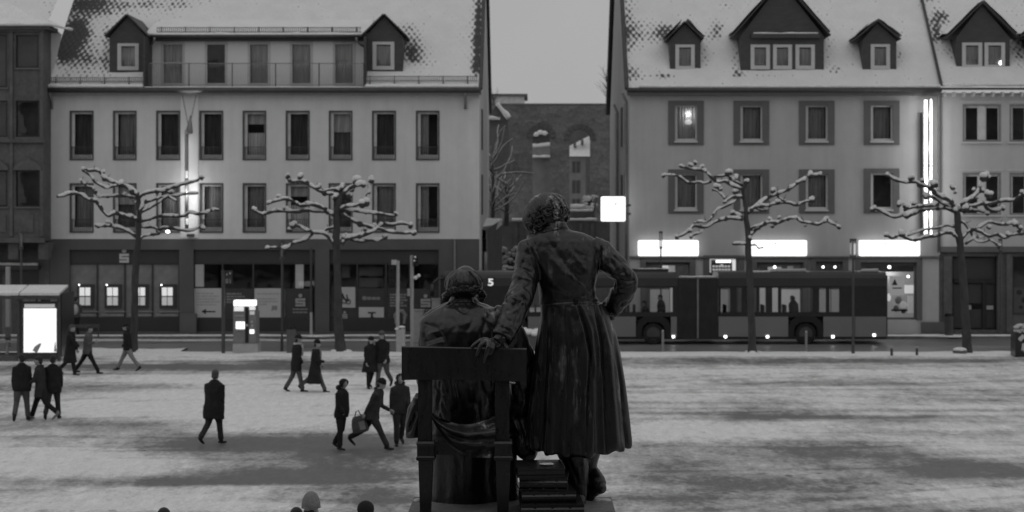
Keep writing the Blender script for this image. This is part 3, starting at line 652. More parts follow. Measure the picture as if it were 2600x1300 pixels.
# posters on the glass
def greek(q, u0, u1, v, h, Y, rr, m):
    u = u0
    while u < u1:
        w = rr.uniform(4, 12); q.pbox(u, min(u + w, u1), v, v + h, Y, .004, m); u += w + 1.6
def poster(u0, u1, v0, v1, mat, label, draw, Y=YF + .215):
    t = thing('poster', label, 'poster', W((u0 + u1) / 2, v1, Y), 'posters behind the bank windows'); q = MB(); q.pbox(u0, u1, v0, v1, Y, .012); q.build('sheet', MAT[mat], t)
    q = MB(); draw(q, Y - .006); q.build('print', [MAT['print_grey'], MAT['print_mid'], MAT['print_dark'], MAT['poster_white']], t)['kind'] = 'stuff'; return t
rr = random.Random(5)
def d1(q, Y):
    for i, w in enumerate((42, 54, 48, 58, 50)): greek(q, 500, 500 + w, 743 + i * 7.2, 3.6, Y, rr, 1)
    q.pbox(520, 547, 789.5, 793, Y, .004, 2); A = [W(511, 791, Y), W(523, 784, Y), W(523, 798, Y)]; q.add(A, [(0, 1, 2)], 2)
poster(493, 562, 732, 807, 'poster_white', 'white poster with a black arrow pointing left in the bank window', d1)
def d2(q, Y):
    for i, w in enumerate((38, 46, 36, 40)): greek(q, 575, 575 + w, 744 + i * 7, 4.2, Y, rr, 0)
poster(568, 641, 733, 807, 'poster_dark', 'dark poster with four pale lines of text behind the ticket machine', d2)
def d3(q, Y):
    greek(q, 653, 708, 744, 4, Y, rr, 1)
    for i, w in enumerate((48, 52, 26)): greek(q, 653, 653 + w, 757 + i * 7, 3.6, Y, rr, 1)
    q.pbox(690, 704, 776, 787, Y, .004, 0); q.pbox(689, 692, 786, 790, Y, .004, 0)
poster(646, 713, 732, 807, 'poster_white', 'white poster with text and a small grey picture right of the ticket machine', d3)
def d4(q, Y): greek(q, 743, 781, 783, 4, Y, rr, 0); greek(q, 743, 781, 791, 4, Y, rr, 0)
poster(727, 790, 733, 807, 'poster_dark', 'dark poster under the bank logo left of the second shop pillar', d4)
bank_logo(750, 775, 746, 778, YF + .16, MAT['print_mid'], 'dotted S logo on the dark poster in the middle shop bay')
def d5(q, Y):
    for (u, v, r) in ((874, 764, 6), (884, 766, 6)):
        c = W(u, v, Y); k = Y / F
        q.tube([c + Vector((r * k * math.cos(a_), 0, r * k * math.sin(a_))) for a_ in np.linspace(0, 2 * PI, 14)], .022, 5, 2)
    q.tube([W(872, 752, Y), W(877, 762, Y), W(884, 766, Y), W(880, 748, Y)], .03, 5, 2); q.tube([W(869, 745, Y), W(872, 757, Y)], .04, 5, 2)
poster(864, 902, 729, 781, 'poster_white', 'white poster with a bicycle drawing behind the second tree', d5)
def d6(q, Y):
    greek(q, 926, 965, 754, 7, Y, rr, 0); c = W(925, 757, Y); q.ell(c, (.1, .01, .1), 8, 6, 0)
poster(911, 975, 732, 778, 'poster_dark', 'dark panel with a small pale logo and name above a white poster', d6)
def d7(q, Y):
    q.pbox(934, 954, 792, 796, Y, .004, 2); q.tube([W(944, 795, Y), W(944, 806, Y)], .05, 5, 2); q.ell(W(945, 810, Y), (.13, .02, .11), 10, 6, 2)
    q.tube([W(926, 818, Y), W(936, 812, Y), W(945, 816, Y), W(955, 812, Y), W(964, 817, Y)], .055, 5, 0)
poster(911, 975, 780, 834, 'poster_white', 'white poster with a dark tap-like drawing low in the third shop bay', d7)
def d8(q, Y):
    for i, w in enumerate((42, 40, 44, 34, 42)): greek(q, 990, 990 + w, 746 + i * 7, 4.2, Y, rr, 0)
    q.tube([W(1006, 822, Y), W(1004, 800, Y), W(1012, 790, Y), W(1022, 790, Y), W(1029, 800, Y), W(1026, 822, Y)], .10, 6, 0)
poster(986, 1037, 733, 838, 'poster_dark', 'dark poster with pale text lines behind the traffic light poles', d8)
poster(846, 905, 783, 834, 'poster_dark', 'small dark poster behind the second tree trunk', lambda q, Y: greek(q, 868, 885, 813, 4, Y, rr, 0))
bank_logo(868, 882, 790, 811, YF + .16, MAT['print_mid'], 'small bank logo with a dot beside the second tree trunk')
poster(1042, 1112, 733, 838, 'poster_dark', 'dark poster under the bank logo behind the grey cabinet', lambda q, Y: (greek(q, 1062, 1095, 785, 4, Y, rr, 0), greek(q, 1062, 1095, 792, 4, Y, rr, 0)))
bank_logo(1068, 1093, 747, 780, YF + .16, MAT['print_mid'], 'bank logo of an S with a dot at the right end of the bank front')
# flag pole bracket, light column and up-light between the third and fourth window
fp = thing('flag_pole', 'slim pale wall pole with a furled flag between the lit windows', 'flag pole', W(473, 592, YF - .25)); yP = YF - .52
m = MB(); m.tube([W(474, 590, yP), W(474, 335, yP)], .085, 10); m.build('pole', MAT['galv'], fp, True)
m = MB(); m.pbox(459, 503, 238, 604, YF - .03, .03); m.build('raised_strip', MAT['plaster_white'], lh)  # white strip added: the lamp-lit band of wall put into shape and colour
m = MB(); m.pbox(469, 479, 330, 341, yP - .1, .3); m.build('bracket', MAT['metal_light'], fp)
m = MB(); m.tube([W(462, 236, YF - .3), W(478, 318, yP)], .02, 6); m.tube([W(499, 236, YF - .3), W(482, 318, yP)], .02, 6); m.build('stay_wire', MAT['metal_mid'], fp)
m = MB(); A = W(481, 312, yP - .1); m.loft([[A + Vector((r * math.cos(2 * PI * j / 8) + dx, r * .7 * math.sin(2 * PI * j / 8), dz)) for j in range(8)] for (r, dx, dz) in ((.02, .05, .35), (.07, .03, .1), (.15, 0, -.3), (.13, .03, -.42), (.02, .1, -.5))]); m.build('flag', MAT['print_grey'], fp, True)
for (u, v0, v1) in ((474, 434, 452), (475, 555, 570)):
    m = MB(); m.tube([W(u, v1, yP - .09), W(u, v0, yP - .09)], .06, 8); m.build('light_fitting', MAT['lit_mid'], fp, True)
m = MB(); m.pbox(474, 491, 594, 601, YF - .3, .3); m.build('uplight', MAT['metal_dark'], fp)
m = MB()                                                    # luminous strip on the wall side of the pole
for (v0, v1, w) in ((344, 425, 2.6), (430, 588, 4.6)): m.pbox(474 - w, 474 + w, v0, v1, yP + .088, .02)
m.build('light_strip', MAT['lit_strip'], fp)
L = bpy.data.lights.new('uplight_lamp', 'SPOT'); lo = bpy.data.objects.new('uplight_lamp', L); COL.objects.link(lo); lo.parent = fp; lo.location = W(480, 322, YF - .75) - WL[fp.name]
L.energy = 330; L.shadow_soft_size = .05; L.spot_size = math.radians(60); L.spot_blend = .5; lo.rotation_euler = (math.radians(196), 0, 0)
L = bpy.data.lights.new('pole_lamp', 'POINT'); lo = bpy.data.objects.new('pole_lamp', L); COL.objects.link(lo); lo.parent = fp; lo.location = W(474, 495, YF - .95) - WL[fp.name]; L.energy = 26; L.shadow_soft_size = .15
sp_ = thing('spot_lamp', 'small bright lamp on the wall among the branches of the first tree', 'lamp', W(426, 589, YF - .4)); m = MB(); m.ell(W(426, 588, YF - .4), (.10, .08, .07), 10, 6); m.build('bulb', MAT['lit_spot'], sp_, True); m = MB(); m.tube([W(426, 588, YF - .36), W(432, 590, YF)], .04, 6); m.build('arm', MAT['metal_dark'], sp_)

# ================================================================== OLD HOUSE WITH A STONE BAY, far left
oh = thing('oriel_house', 'old house with a dark stone bay window at the left edge', 'house', (X(20), YF, 0))
YO = YF - 1.3
m = MB(); m.add([W(-160, 607, YF), W(121, 607, YF), W(121, 222, YF), W(141, 160, YF), W(157, 88, YF), W(128, 62, YF), W(-160, 40, YF)], [tuple(range(7))]); m.build('wall', MAT['plaster_light'], oh)
m = MB(); p, q = W(-160, 860, YF), W(125, 607, YF); m.box(p.x, q.x, YF - .02, YF + 3, 0, q.z); m.build('ground_floor', MAT['stone_dark'], oh)
owins = [(40, 98, 88, 172), (40, 100, 255, 348), (40, 101, 432, 525), (-50, 18, 88, 222), (-50, 19, 255, 348), (-50, 19, 432, 525)]
room_back(oh, -150, 108, 70, 610, YO + .02, 1.0)
oriel = facade('oriel', -150, 110, 66, 612, YO, owins, 'stone_dark', oh, .25)
m = MB(); p, q = W(110, 612, YO), W(110, 66, YO); m.quad((p.x, YO, p.z), (p.x, YF, p.z), (p.x, YF, q.z), (p.x, YO, q.z)); m.quad(W(-150, 612, YO), W(110, 612, YO), W(110, 612, YO) + Vector((0, 1.3, 0)), W(-150, 612, YO) + Vector((0, 1.3, 0))); m.build('oriel_side', MAT['stone_dark'], oh)
for w in owins:
    q = MB(); f = 4
    q.pbox(w[0], w[1], w[2], w[2] + f, YO + .1, .08); q.pbox(w[0], w[1], w[3] - f, w[3], YO + .1, .08); q.pbox(w[0], w[0] + f, w[2] + f, w[3] - f, YO + .1, .08); q.pbox(w[1] - f, w[1], w[2] + f, w[3] - f, YO + .1, .08)
    o = q.build('oriel_window', MAT['black_gloss'], oh, origin=W((w[0] + w[1]) / 2, w[3], YO))
    q = MB(); A, B = W(w[0] + f, w[3] - f, YO + .15), W(w[1] - f, w[2] + f, YO + .15); q.quad((A.x, YO + .15, A.z), (B.x, YO + .15, A.z), (B.x, YO + .15, B.z), (A.x, YO + .15, B.z)); q.build('pane', MAT['glass'], o)
    q = MB(); q.pbox(w[0] - 3, w[1] + 3, w[3], w[3] + 4, YO - .08, .1); q.build('sill', MAT['surround'], o)
    if w[2] > 400:                                            # ogee heads over the lowest windows
        q = MB(); c_ = (w[0] + w[1]) / 2; hw = (w[1] - w[0]) / 2 + 6
        prof = [(-1, 0), (-.9, -8), (-.6, -20), (-.25, -26), (-.14, -32), (0, -34), (.14, -32), (.25, -26), (.6, -20), (.9, -8), (1, 0)]
        q.loft([[W(c_ + a_ * hw, w[2] + b_, YO) + Vector((0, y, 0)) for (a_, b_) in prof] for y in (-.12, 0.0)]); q.build('hood_mould', MAT['stone_dark'], o)
for (u, v0, v1) in ((105, 80, 360), (105, 432, 600), (28, 80, 600)):
    q = MB(); q.pbox(u - 4, u + 4, v0, v1, YO - .1, .1); q.build('oriel_pilaster', MAT['stone_dark'], oh)
for (v0, v1) in ((352, 362), (604, 616), (66, 80)):
    q = MB(); q.pbox(-150, 112, v0, v1, YO - .16, .16); q.build('oriel_band', MAT['stone_dark'], oh)
for (u, v0) in ((60, 545), (-10, 545)):
    q = MB(); q.pbox(u - 25, u + 25, v0, v0 + 45, YO - .04, .04); q.build('oriel_panel', MAT['stone_dark'], oh)
for u in (33, 110, -60):
    q = MB(); c0 = W(u, 616, YO + .1); q.loft([[c0 + Vector((x * .22, y * (1.1 - t * .8) , -t * .75)) for (x, y) in ((-1, 0), (1, 0), (1, 1), (-1, 1))] for t in (0, .5, 1)]); q.build('corbel', MAT['stone_dark'], oh)
q = MB(); p0, p1 = W(-150, 66, YO), W(128, 66, YO); pk0, pk1 = W(-150, 8, YF + 1.2), W(18, 6, YF + 1.2)
roofv = [Vector((p0.x, YO - .3, p0.z)), Vector((p1.x, YO - .3, p1.z)), pk1, pk0, W(182, 76, YF + .2)]
q.add(roofv, [(0, 1, 2, 3), (1, 4, 2)]); q.build('oriel_roof', MAT['snow'], oh)
snow_roll('eave_snow', oh, (p0.x, YO - .3, p0.z + .04), (p1.x, YO - .3, p0.z + .04), .1, 3); snow_roll('eave_snow', oh, (p1.x, YO - .3, p0.z + .04), W(182, 75, YF + .2), .09, 4)
q = MB(); q.add([W(-160, 80, YF), W(124, 80, YF), W(182, 78, YF + .2), W(140, 160, YF), W(121, 224, YF)], [(0, 1, 2, 3, 4)]); 
q = MB(); q.box(p0.x, p1.x, YO - .28, YF, p0.z - .18, p0.z); q.build('oriel_eave', MAT['slate'], oh)
roof_slope('roof', oh, X(-180), X(121), YF - .1, CZ + (540 - 62) * YF / F, RY, ZR + 1.2, [(160, 20, 30, 26, .5), (150, 45, 24, 18, .5), (180, 90, 26, 30, .6), (90, 10, 90, 5, .1)], x1b=X(121) , seed=14, base=.14)
snow_roll('ledge_snow', oh, W(-20, 670, YF - .25), W(95, 674, YF - .25), .14, 6); q = MB(); q.pbox(-30, 97, 674, 684, YF - .5, .5); q.build('shop_canopy', MAT['shop_dark'], oh)
q = MB(); q.pbox(-40, 5, 690, 850, YF - .04, .05); q.pbox(30, 98, 688, 850, YF - .04, .05); q.build('shop_window', MAT['black_gloss'], oh)

# the town hall that the picture was taken from: unseen behind the camera, added to shade the monument's back and widened to darken pane reflections
th = thing('town_hall', 'unseen stone town hall front added behind the viewpoint for shade', 'building', (0, -1.2, 0)); hz_ = [(x, x + 1.5, z, z + 2.6) for x in np.arange(-43.75, 43, 3.5) for z in (1.2, 5.0, 9.2)]
m = MB(); xs_ = sorted({-46.0, 46.0} | {h[0] for h in hz_} | {h[1] for h in hz_}); zs_ = sorted({0.0, 15.0} | {h[2] for h in hz_} | {h[3] for h in hz_})
for i in range(len(xs_) - 1):
    for j in range(len(zs_) - 1):
        inn = any(h[0] < (xs_[i] + xs_[i + 1]) / 2 < h[1] and h[2] < (zs_[j] + zs_[j + 1]) / 2 < h[3] for h in hz_); y = -1.6 if inn else -1.2
        m.quad((xs_[i], y, zs_[j]), (xs_[i + 1], y, zs_[j]), (xs_[i + 1], y, zs_[j + 1]), (xs_[i], y, zs_[j + 1]), 1 if inn else 0)
m.build('wall', [MAT['stone_dark'], MAT['black_gloss']], th); m = MB(); m.add([(-46.4, -.8, 15), (46.4, -.8, 15), (44, -7, 20), (-44, -7, 20), (46.4, -14, 15), (-46.4, -14, 15)], [(0, 1, 2, 3), (3, 2, 4, 5)]); m.build('roof', MAT['slate'], th)
# ================================================================== RIGHT HOUSE
rh = thing('shop_house', 'grey plaster house with slate dormers and three lit white shop signs', 'house', (X(1988), YF, 0.125))
rcols = [(1714, 1770), (1880, 1936), (2046, 2102), (2211, 2267)]; rrows = [(268, 359), (440, 533)]
holes = [(a, b_, c, d_) for (a, b_) in rcols for (c, d_) in rrows]
facade('wall', 1598, 2385, 240, 655, YF, holes, 'plaster_mid', rh, .3)
ZR2 = ZE + 10.4 * math.tan(math.radians(47)); RY2 = YF + 10.0; BY2 = YF + 20.4
xl, xr = X(1598), X(2385)
m = MB(); zt = ZE - .3
for x in (xl, xr): m.quad((x, YF, 0), (x, BY2, 0), (x, BY2, zt), (x, YF, zt)); m.add([(x, YF, zt), (x, BY2, zt), (x, RY2, ZR2 - .25)], [(0, 1, 2)])
m.quad((xl, BY2, 0), (xr, BY2, 0), (xr, BY2, zt), (xl, BY2, zt)); m.build('gable_wall', MAT['side_wall'], rh)
for y, z0 in ((YF + 2.2, 8.9), (YF + 6, 8.9), (YF + 2.2, 5.6), (YF + 6, 5.6), (YF + 11, 8.9), (YF + 11, 5.6)):
    q = MB(); q.box(xl - .08, xl, y, y + 1.2, z0, z0 + 1.9); o = q.build('gable_window', MAT['metal_dark'], rh)
for y in (YF + .5, YF + 9):
    q = MB(); q.tube([(xl - .12, y, 0), (xl - .12, y, ZE - .6), (xl - .3, y, ZE - .2)], .07, 8); q.build('downpipe', MAT['metal_mid'], rh, True)
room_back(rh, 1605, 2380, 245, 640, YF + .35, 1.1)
def right_window(u0, u1, v0, v1, lit=0, dark=False):
    k = YF / F; c = W((u0 + u1) / 2, v1, YF)
    q = MB(); s = 17
    q.pbox(u0 - s, u1 + s, v0 - s + 5, v0, YF - .06, .06); q.pbox(u0 - s, u1 + s, v1, v1 + 9, YF - .06, .06); q.pbox(u0 - s, u0, v0, v1, YF - .06, .06); q.pbox(u1, u1 + s, v0, v1, YF - .06, .06)
    o = q.build('window', MAT['surround'], rh, origin=c)
    q = MB(); f = 6
    q.pbox(u0, u1, v0, v0 + 4, YF + .10, .1); q.pbox(u0, u1, v1 - 7, v1, YF + .10, .1); q.pbox(u0, u0 + f, v0 + 4, v1 - 7, YF + .10, .1); q.pbox(u1 - f * .8, u1, v0 + 4, v1 - 7, YF + .10, .1); q.build('frame', MAT['window_white'], o)
    q = MB(); A, B = W(u0 + f, v1 - 7, YF + .16), W(u1 - f * .8, v0 + 4, YF + .16); q.quad((A.x, YF + .16, A.z), (B.x, YF + .16, A.z), (B.x, YF + .16, B.z), (A.x, YF + .16, B.z)); q.build('pane', MAT['glass'], o)
    q = MB(); q.pbox(u0 - 2, u1 + 2, v1 - 1, v1 + 3, YF - .14, .24); q.build('sill', MAT['window_white'], o)
    if not dark:
        cm = curtain_mesh(B.x - A.x, B.z - A.z, int(u0), 'curtain' if lit else 'curtain_dark', 1.0); cm.transform(Matrix.Translation(((A.x + B.x) / 2, YF + .45, A.z))); link('curtain', cm, o)
    return o
w1 = right_window(*rcols[0], *rrows[0], lit=1)
q = MB(); q.ell(W(1748, 310, YF + .36), (.17, .06, .11), 12, 8); q.build('ceiling_lamp', MAT['lit_mid'], w1, True)
L = bpy.data.lights.new('room_lamp', 'POINT'); lo = bpy.data.objects.new('room_lamp', L); COL.objects.link(lo); lo.parent = rh; lo.location = W(1748, 290, YF + .33) - WL[rh.name]; L.energy = 2.6; L.shadow_soft_size = .05
wp = right_window(*rcols[1], *rrows[0]); wd = right_window(*rcols[3], *rrows[1], dark=True)
for (i, j) in ((2, 0), (3, 0), (0, 1), (1, 1), (2, 1)): copy_to(wp, rh, W((rcols[i][0] + rcols[i][1]) / 2, rrows[j][1], YF))
# eave, roof
m = MB(); m.box(X(1592), X(2385), YF - .42, YF, ZE - .34, ZE - .16); m.build('soffit', MAT['surround'], rh)
m = MB(); m.tube([(X(1590), YF - .48, ZE - .10), (X(2385), YF - .48, ZE - .10)], .10, 10); m.build('gutter', MAT['metal_dark'], rh, True)
m = MB(); m.box(X(1598), X(2385), YF - .10, YF, W(0, 652, YF).z - .05, W(0, 652, YF).z + .03); m.build('string_course', MAT['surround'], rh)
spotsR = [(1590, 80, 28, 110, .48), (1640, 85, 50, 30, .32), (1690, 80, 26, 20, .55), (1610, 190, 20, 22, .4), (1685, 194, 32, 6, .55), (1820, 72, 16, 20, .62), (1815, 96, 26, 14, .4), (1870, 150, 10, 50, .36), (1875, 190, 18, 9, .5), (1850, 14, 30, 6, .2), (2105, 110, 10, 60, .2), (1790, 150, 9, 40, .25), (2160, 130, 20, 30, .12), (1960, 190, 100, 4, .25),
          (2350, 8, 14, 14, .6), (2284, 150, 8, 30, .3), (2120, 180, 20, 12, .35)]
roof_slope('roof', rh, X(1590), X(2384), YF - .36, ZE - .06, RY2, ZR2, spotsR, seed=24, base=.16)
m = MB(); m.quad((X(1590), RY2, ZR2), (X(2384), RY2, ZR2), (X(2384), BY2 + .4, ZE - .1), (X(1590), BY2 + .4, ZE - .1)); m.build('rear_roof', MAT['slate'], rh)
m = MB(); e = X(1590); m.tube([(e, YF - .4, ZE - .05), (e, RY2, ZR2 + .03), (e, BY2 + .4, ZE - .05)], .1, 6); m.build('verge', MAT['slate'], rh)
snow_roll('eave_snow', rh, (X(1622), YF - .40, ZE + .05), (X(2382), YF - .40, ZE + .05), .12, 12); snow_guard(rh, 1612, 2382, 200, 213, 82.6, 4.6, 43)
gable_dormer(rh, 1701, 1779, 184, 101, 1692, 1785, 57, 83.0, [(1715, 1764, 113, 177)], 3)
gable_dormer(rh, 1880, 2092, 188, 92, 1862, 2106, -48, 82.95, [(1906, 1955, 113, 176), (1963, 2011, 113, 176), (2020, 2069, 113, 176)], 4, back=4.5, ledge=(1912, 2076, 84))
gable_dormer(rh, 2190, 2276, 183, 102, 2170, 2284, 55, 83.0, [(2211, 2260, 112, 176)], 5)
# ground floor: piers, shop windows, doors
z652 = W(0, 655, YF).z
gh = [(1640, 1752, 662, 828), (1800, 1876, 656, 850), (1922, 2040, 662, 828), (2072, 2140, 660, 850), (2186, 2328, 662, 812)]
facade('shop_front', 1598, 2385, 655, 860, YF + .03, gh, 'plaster_pale', rh, .5)
room_back(rh, 1605, 2380, 660, 850, YF + .4, 5.0, 'room')
for (a_, b_, c_, d_) in gh:
    q = MB(); f = 7; q.pbox(a_ - 14, b_ + 14, c_ - 8, c_ + 4, YF - .04, .1); q.pbox(a_ - 14, a_, c_ + 4, d_, YF - .04, .1); q.pbox(b_, b_ + 14, c_ + 4, d_, YF - .04, .1)
    q.pbox(a_, a_ + f, c_ + 4, d_, YF + .15, .1); q.pbox(b_ - f, b_, c_ + 4, d_, YF + .15, .1); q.pbox(a_ + f, b_ - f, c_ + 4, c_ + 12, YF + .15, .1); q.pbox(a_ + f, b_ - f, d_ - 6, d_, YF + .15, .1)
    o = q.build('shop_window' if d_ < 840 else 'shop_door', MAT['surround'], rh)
    q = MB(); A, B = W(a_ + f, d_ - 6, YF + .2), W(b_ - f, c_ + 12, YF + .2); q.quad((A.x, YF + .2, A.z), (B.x, YF + .2, A.z), (B.x, YF + .2, B.z), (A.x, YF + .2, B.z)); q.build('pane', MAT['glass'], o)
q = MB(); q.pbox(2340, 2398, 818, 846, YF - .06, .07); q.build('pier_foot', MAT['surround'], rh)
# window displays, some with a glow in place of lamplight; the shops are lit inside
for u in (1690, 1840, 1980, 2105, 2262):
    L = bpy.data.lights.new('shop_lamp', 'POINT'); lo = bpy.data.objects.new('shop_lamp', L); COL.objects.link(lo); lo.parent = rh; lo.location = W(u, 690, YF + 2.2) - WL[rh.name]; L.energy = 26 if u != 2262 else 16; L.shadow_soft_size = .25
def lump(u0, u1, v0, v1, Y, mat, name='display_panel', d=.08): q = MB(); q.pbox(u0, u1, v0, v1, Y, d); return q.build(name, MAT[mat], rh)
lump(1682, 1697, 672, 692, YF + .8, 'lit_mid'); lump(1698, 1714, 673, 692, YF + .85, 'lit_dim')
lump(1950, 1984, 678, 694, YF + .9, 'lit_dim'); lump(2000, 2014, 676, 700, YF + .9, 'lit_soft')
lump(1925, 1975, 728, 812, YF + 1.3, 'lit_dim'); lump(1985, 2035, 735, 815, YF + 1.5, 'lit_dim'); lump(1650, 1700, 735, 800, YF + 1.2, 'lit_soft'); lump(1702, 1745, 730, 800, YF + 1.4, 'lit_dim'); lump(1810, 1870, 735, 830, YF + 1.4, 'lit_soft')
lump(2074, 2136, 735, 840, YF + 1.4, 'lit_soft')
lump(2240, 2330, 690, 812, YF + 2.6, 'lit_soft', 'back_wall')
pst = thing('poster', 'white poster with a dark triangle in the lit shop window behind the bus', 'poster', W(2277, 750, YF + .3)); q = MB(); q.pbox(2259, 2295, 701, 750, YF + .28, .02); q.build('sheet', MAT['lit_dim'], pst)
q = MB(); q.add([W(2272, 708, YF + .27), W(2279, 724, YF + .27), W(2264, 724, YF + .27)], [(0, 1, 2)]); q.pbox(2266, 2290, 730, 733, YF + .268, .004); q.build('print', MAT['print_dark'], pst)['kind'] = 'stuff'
for i, (u0, u1, v0, v1, mt, sh) in enumerate(((2298, 2327, 724, 745, 'lit_mid', 0), (2306, 2326, 752, 795, 'lit_dim', 0), (2284, 2303, 765, 783, 'lit_dim', 1), (2252, 2262, 745, 765, 'lit_mid', 1), (2268, 2282, 775, 792, 'print_grey', 1), (2288, 2300, 786, 796, 'print_mid', 1), (2272, 2290, 752, 772, 'print_mid', 1))):
    q = MB(); Y_ = YF + .6 + .1 * i
    if sh: q.ell(W((u0 + u1) / 2, (v0 + v1) / 2, Y_), ((u1 - u0) / 2 * Y_ / F, .12, (v1 - v0) / 2 * Y_ / F), 10, 8)
    else: q.pbox(u0, u1, v0, v1, Y_, .15)
    q.build('display_piece', MAT[mt], rh, bool(sh))
lump(2264, 2306, 785, 790, YF + .9, 'print_dark', 'display_shelf')
for (u, v, r) in ((1967, 678, 3.6), (2090, 678, 3.2), (2120, 678, 3.2), (2258, 678, 4.2), (2306, 702, 3.5)):
    q = MB(); q.ell(W(u, v, YF + .7), r * YF / F, 10, 8); q.build('bulb', MAT['lit_spot'], rh, True)
t = thing('door_sign', 'dark name board with pale lettering in a lit frame above the bus roof', 'sign', W(1836, 692, YF - .05)); q = MB(); Y_ = YF - .06
for a_, b_, c_, d_, mt in ((1802, 1868, 657, 660, 'lit_dim'), (1802, 1806, 660, 692, 'lit_dim'), (1859, 1868, 660, 692, 'lit_mid'), (1818, 1856, 660, 667, 'lit_sign')): q = MB(); q.pbox(a_, b_, c_, d_, Y_, .1); q.build('frame_light', MAT[mt], t)
q = MB(); q.pbox(1806, 1859, 667.5, 690, Y_ - .01, .1); q.build('board', MAT['print_dark'], t); q = MB()
for i in range(6): q.pbox(1809 + i * 7.8, 1815 + i * 7.8, 673.5, 679, Y_ - .02, .01); q.pbox(1809 + i * 7.8, 1815.5 + i * 7.8, 682, 686.5, Y_ - .02, .01)
q.ell(W(1833, 674, Y_ - .02), (.075, .01, .07), 10, 6); q.build('lettering', MAT['lit_dim'], t)['kind'] = 'stuff'
# lit signs
SG = 'lit white signs on the right hand house'
for i, (u0, u1) in enumerate(((1620, 1774), (1900, 2049), (2182, 2336))):
    t = thing('shop_sign', ['blank white lit shop sign behind the thin street lamp', 'white lit shop sign behind the tree trunk', 'white lit shop sign under the light tubes with branches before it'][i], 'sign', W((u0 + u1) / 2, 650, YF - .25), SG)
    q = MB(); Y_ = YF - .27; r = 4.0; pr = []
    for (cx, cy, a0_) in ((u1 - r, 650 - r, -90), (u1 - r, 610 + r, 0), (u0 + r, 610 + r, 90), (u0 + r, 650 - r, 180)):
        for s in range(4): a_ = math.radians(a0_ + 30 * s); pr.append((cx + r * math.cos(a_), cy - r * math.sin(a_)))
    q.loft([[Vector((W(a_, b_, Y_).x, y, W(a_, b_, Y_).z)) for (a_, b_) in pr] for y in (Y_, Y_ + .16)]); q.build('light_box', MAT['lit_sign'], t)
    if i: q = MB(); mu = u0 + (66 if i == 1 else 64); q.tube([W(mu, 623, Y_ - .012), W(mu + 2, 618, Y_ - .012), W(mu + 6, 616, Y_ - .012)], [.012, .03, .01], 6); q.build('mark', MAT['print_mid'], t)
    q = MB(); q.pbox(u0 + 3, u1 - 3, 613, 647, Y_ + .162, .10); q.build('back_box', MAT['metal_mid'], t)
t = thing('projecting_sign', 'square white lit sign with a faint curved mark on the house corner', 'sign', W(1556, 563, YF - .9), SG)
q = MB(); Y_ = YF - .9; u0, u1, v0, v1, r = 1526, 1588, 499, 562, 4; pr = []
for (cx, cy, a0_) in ((u1 - r, v1 - r, -90), (u1 - r, v0 + r, 0), (u0 + r, v0 + r, 90), (u0 + r, v1 - r, 180)):
    for s in range(4): a_ = math.radians(a0_ + 30 * s); pr.append((cx + r * math.cos(a_), cy - r * math.sin(a_)))
q.loft([[Vector((W(a_, b_, Y_).x, y, W(a_, b_, Y_).z)) for (a_, b_) in pr] for y in (Y_, Y_ + .2)]); q.build('light_box', MAT['lit_sign'], t)
q = MB(); q.tube([W(1561, 522, Y_ - .012), W(1562, 518, Y_ - .012), W(1566, 515.5, Y_ - .012), W(1570, 516, Y_ - .012)], [.015, .035, .025, .008], 6); q.tube([W(1560, 543, Y_ - .012), W(1563, 545, Y_ - .012), W(1566, 544, Y_ - .012)], [.008, .018, .006], 6); q.build('mark', MAT['print_mid'], t)
q = MB(); q.pbox(1588, 1602, 518, 524, Y_ + .08, .06); q.pbox(1588, 1602, 540, 546, Y_ + .08, .06); q.build('bracket', MAT['metal_dark'], t)
# light tubes
t = thing('light_tubes', 'pair of tall white light tubes on the joint of the two right hand houses', 'wall light', W(2356, 597, YF - .2))
for (u, r, vt) in ((2350.5, 3.8, 254), (2364, 2.3, 252)):
    for k, (va, vb) in enumerate(((vt, 420), (422, 510), (512, 596))):
        q = MB(); q.tube([W(u, vb, YF - .6), W(u, va, YF - .6)], r * YF / F, 10); q.build('tube', MAT['lit_tube'], t, True)
q = MB(); q.pbox(2356.8, 2360.0, 252, 597, YF - .74, .10); q.build('mount', MAT['metal_dark'], t)
q = MB(); q.pbox(2343, 2345, 285, 597, YF - .5, .5); q.build('side_fin', MAT['metal_dark'], t)
for v in (270, 420, 585): q = MB(); q.pbox(2355, 2361, v, v + 4, YF - .64, .64); q.build('arm', MAT['metal_dark'], t)
for v in (290, 375, 460, 545):
    L = bpy.data.lights.new('tube_lamp', 'POINT'); lo = bpy.data.objects.new('tube_lamp', L); COL.objects.link(lo); lo.parent = t; lo.location = W(2357, v, YF - .95) - WL[t.name]; L.energy = 20; L.shadow_soft_size = .12
# gutter pipe at the joint
q = MB(); q.tube([W(2384, 640, YF - .1), W(2384, 240, YF - .1), W(2378, 232, YF - .4)], .07, 8); q.build('downpipe', MAT['metal_mid'], rh, True)
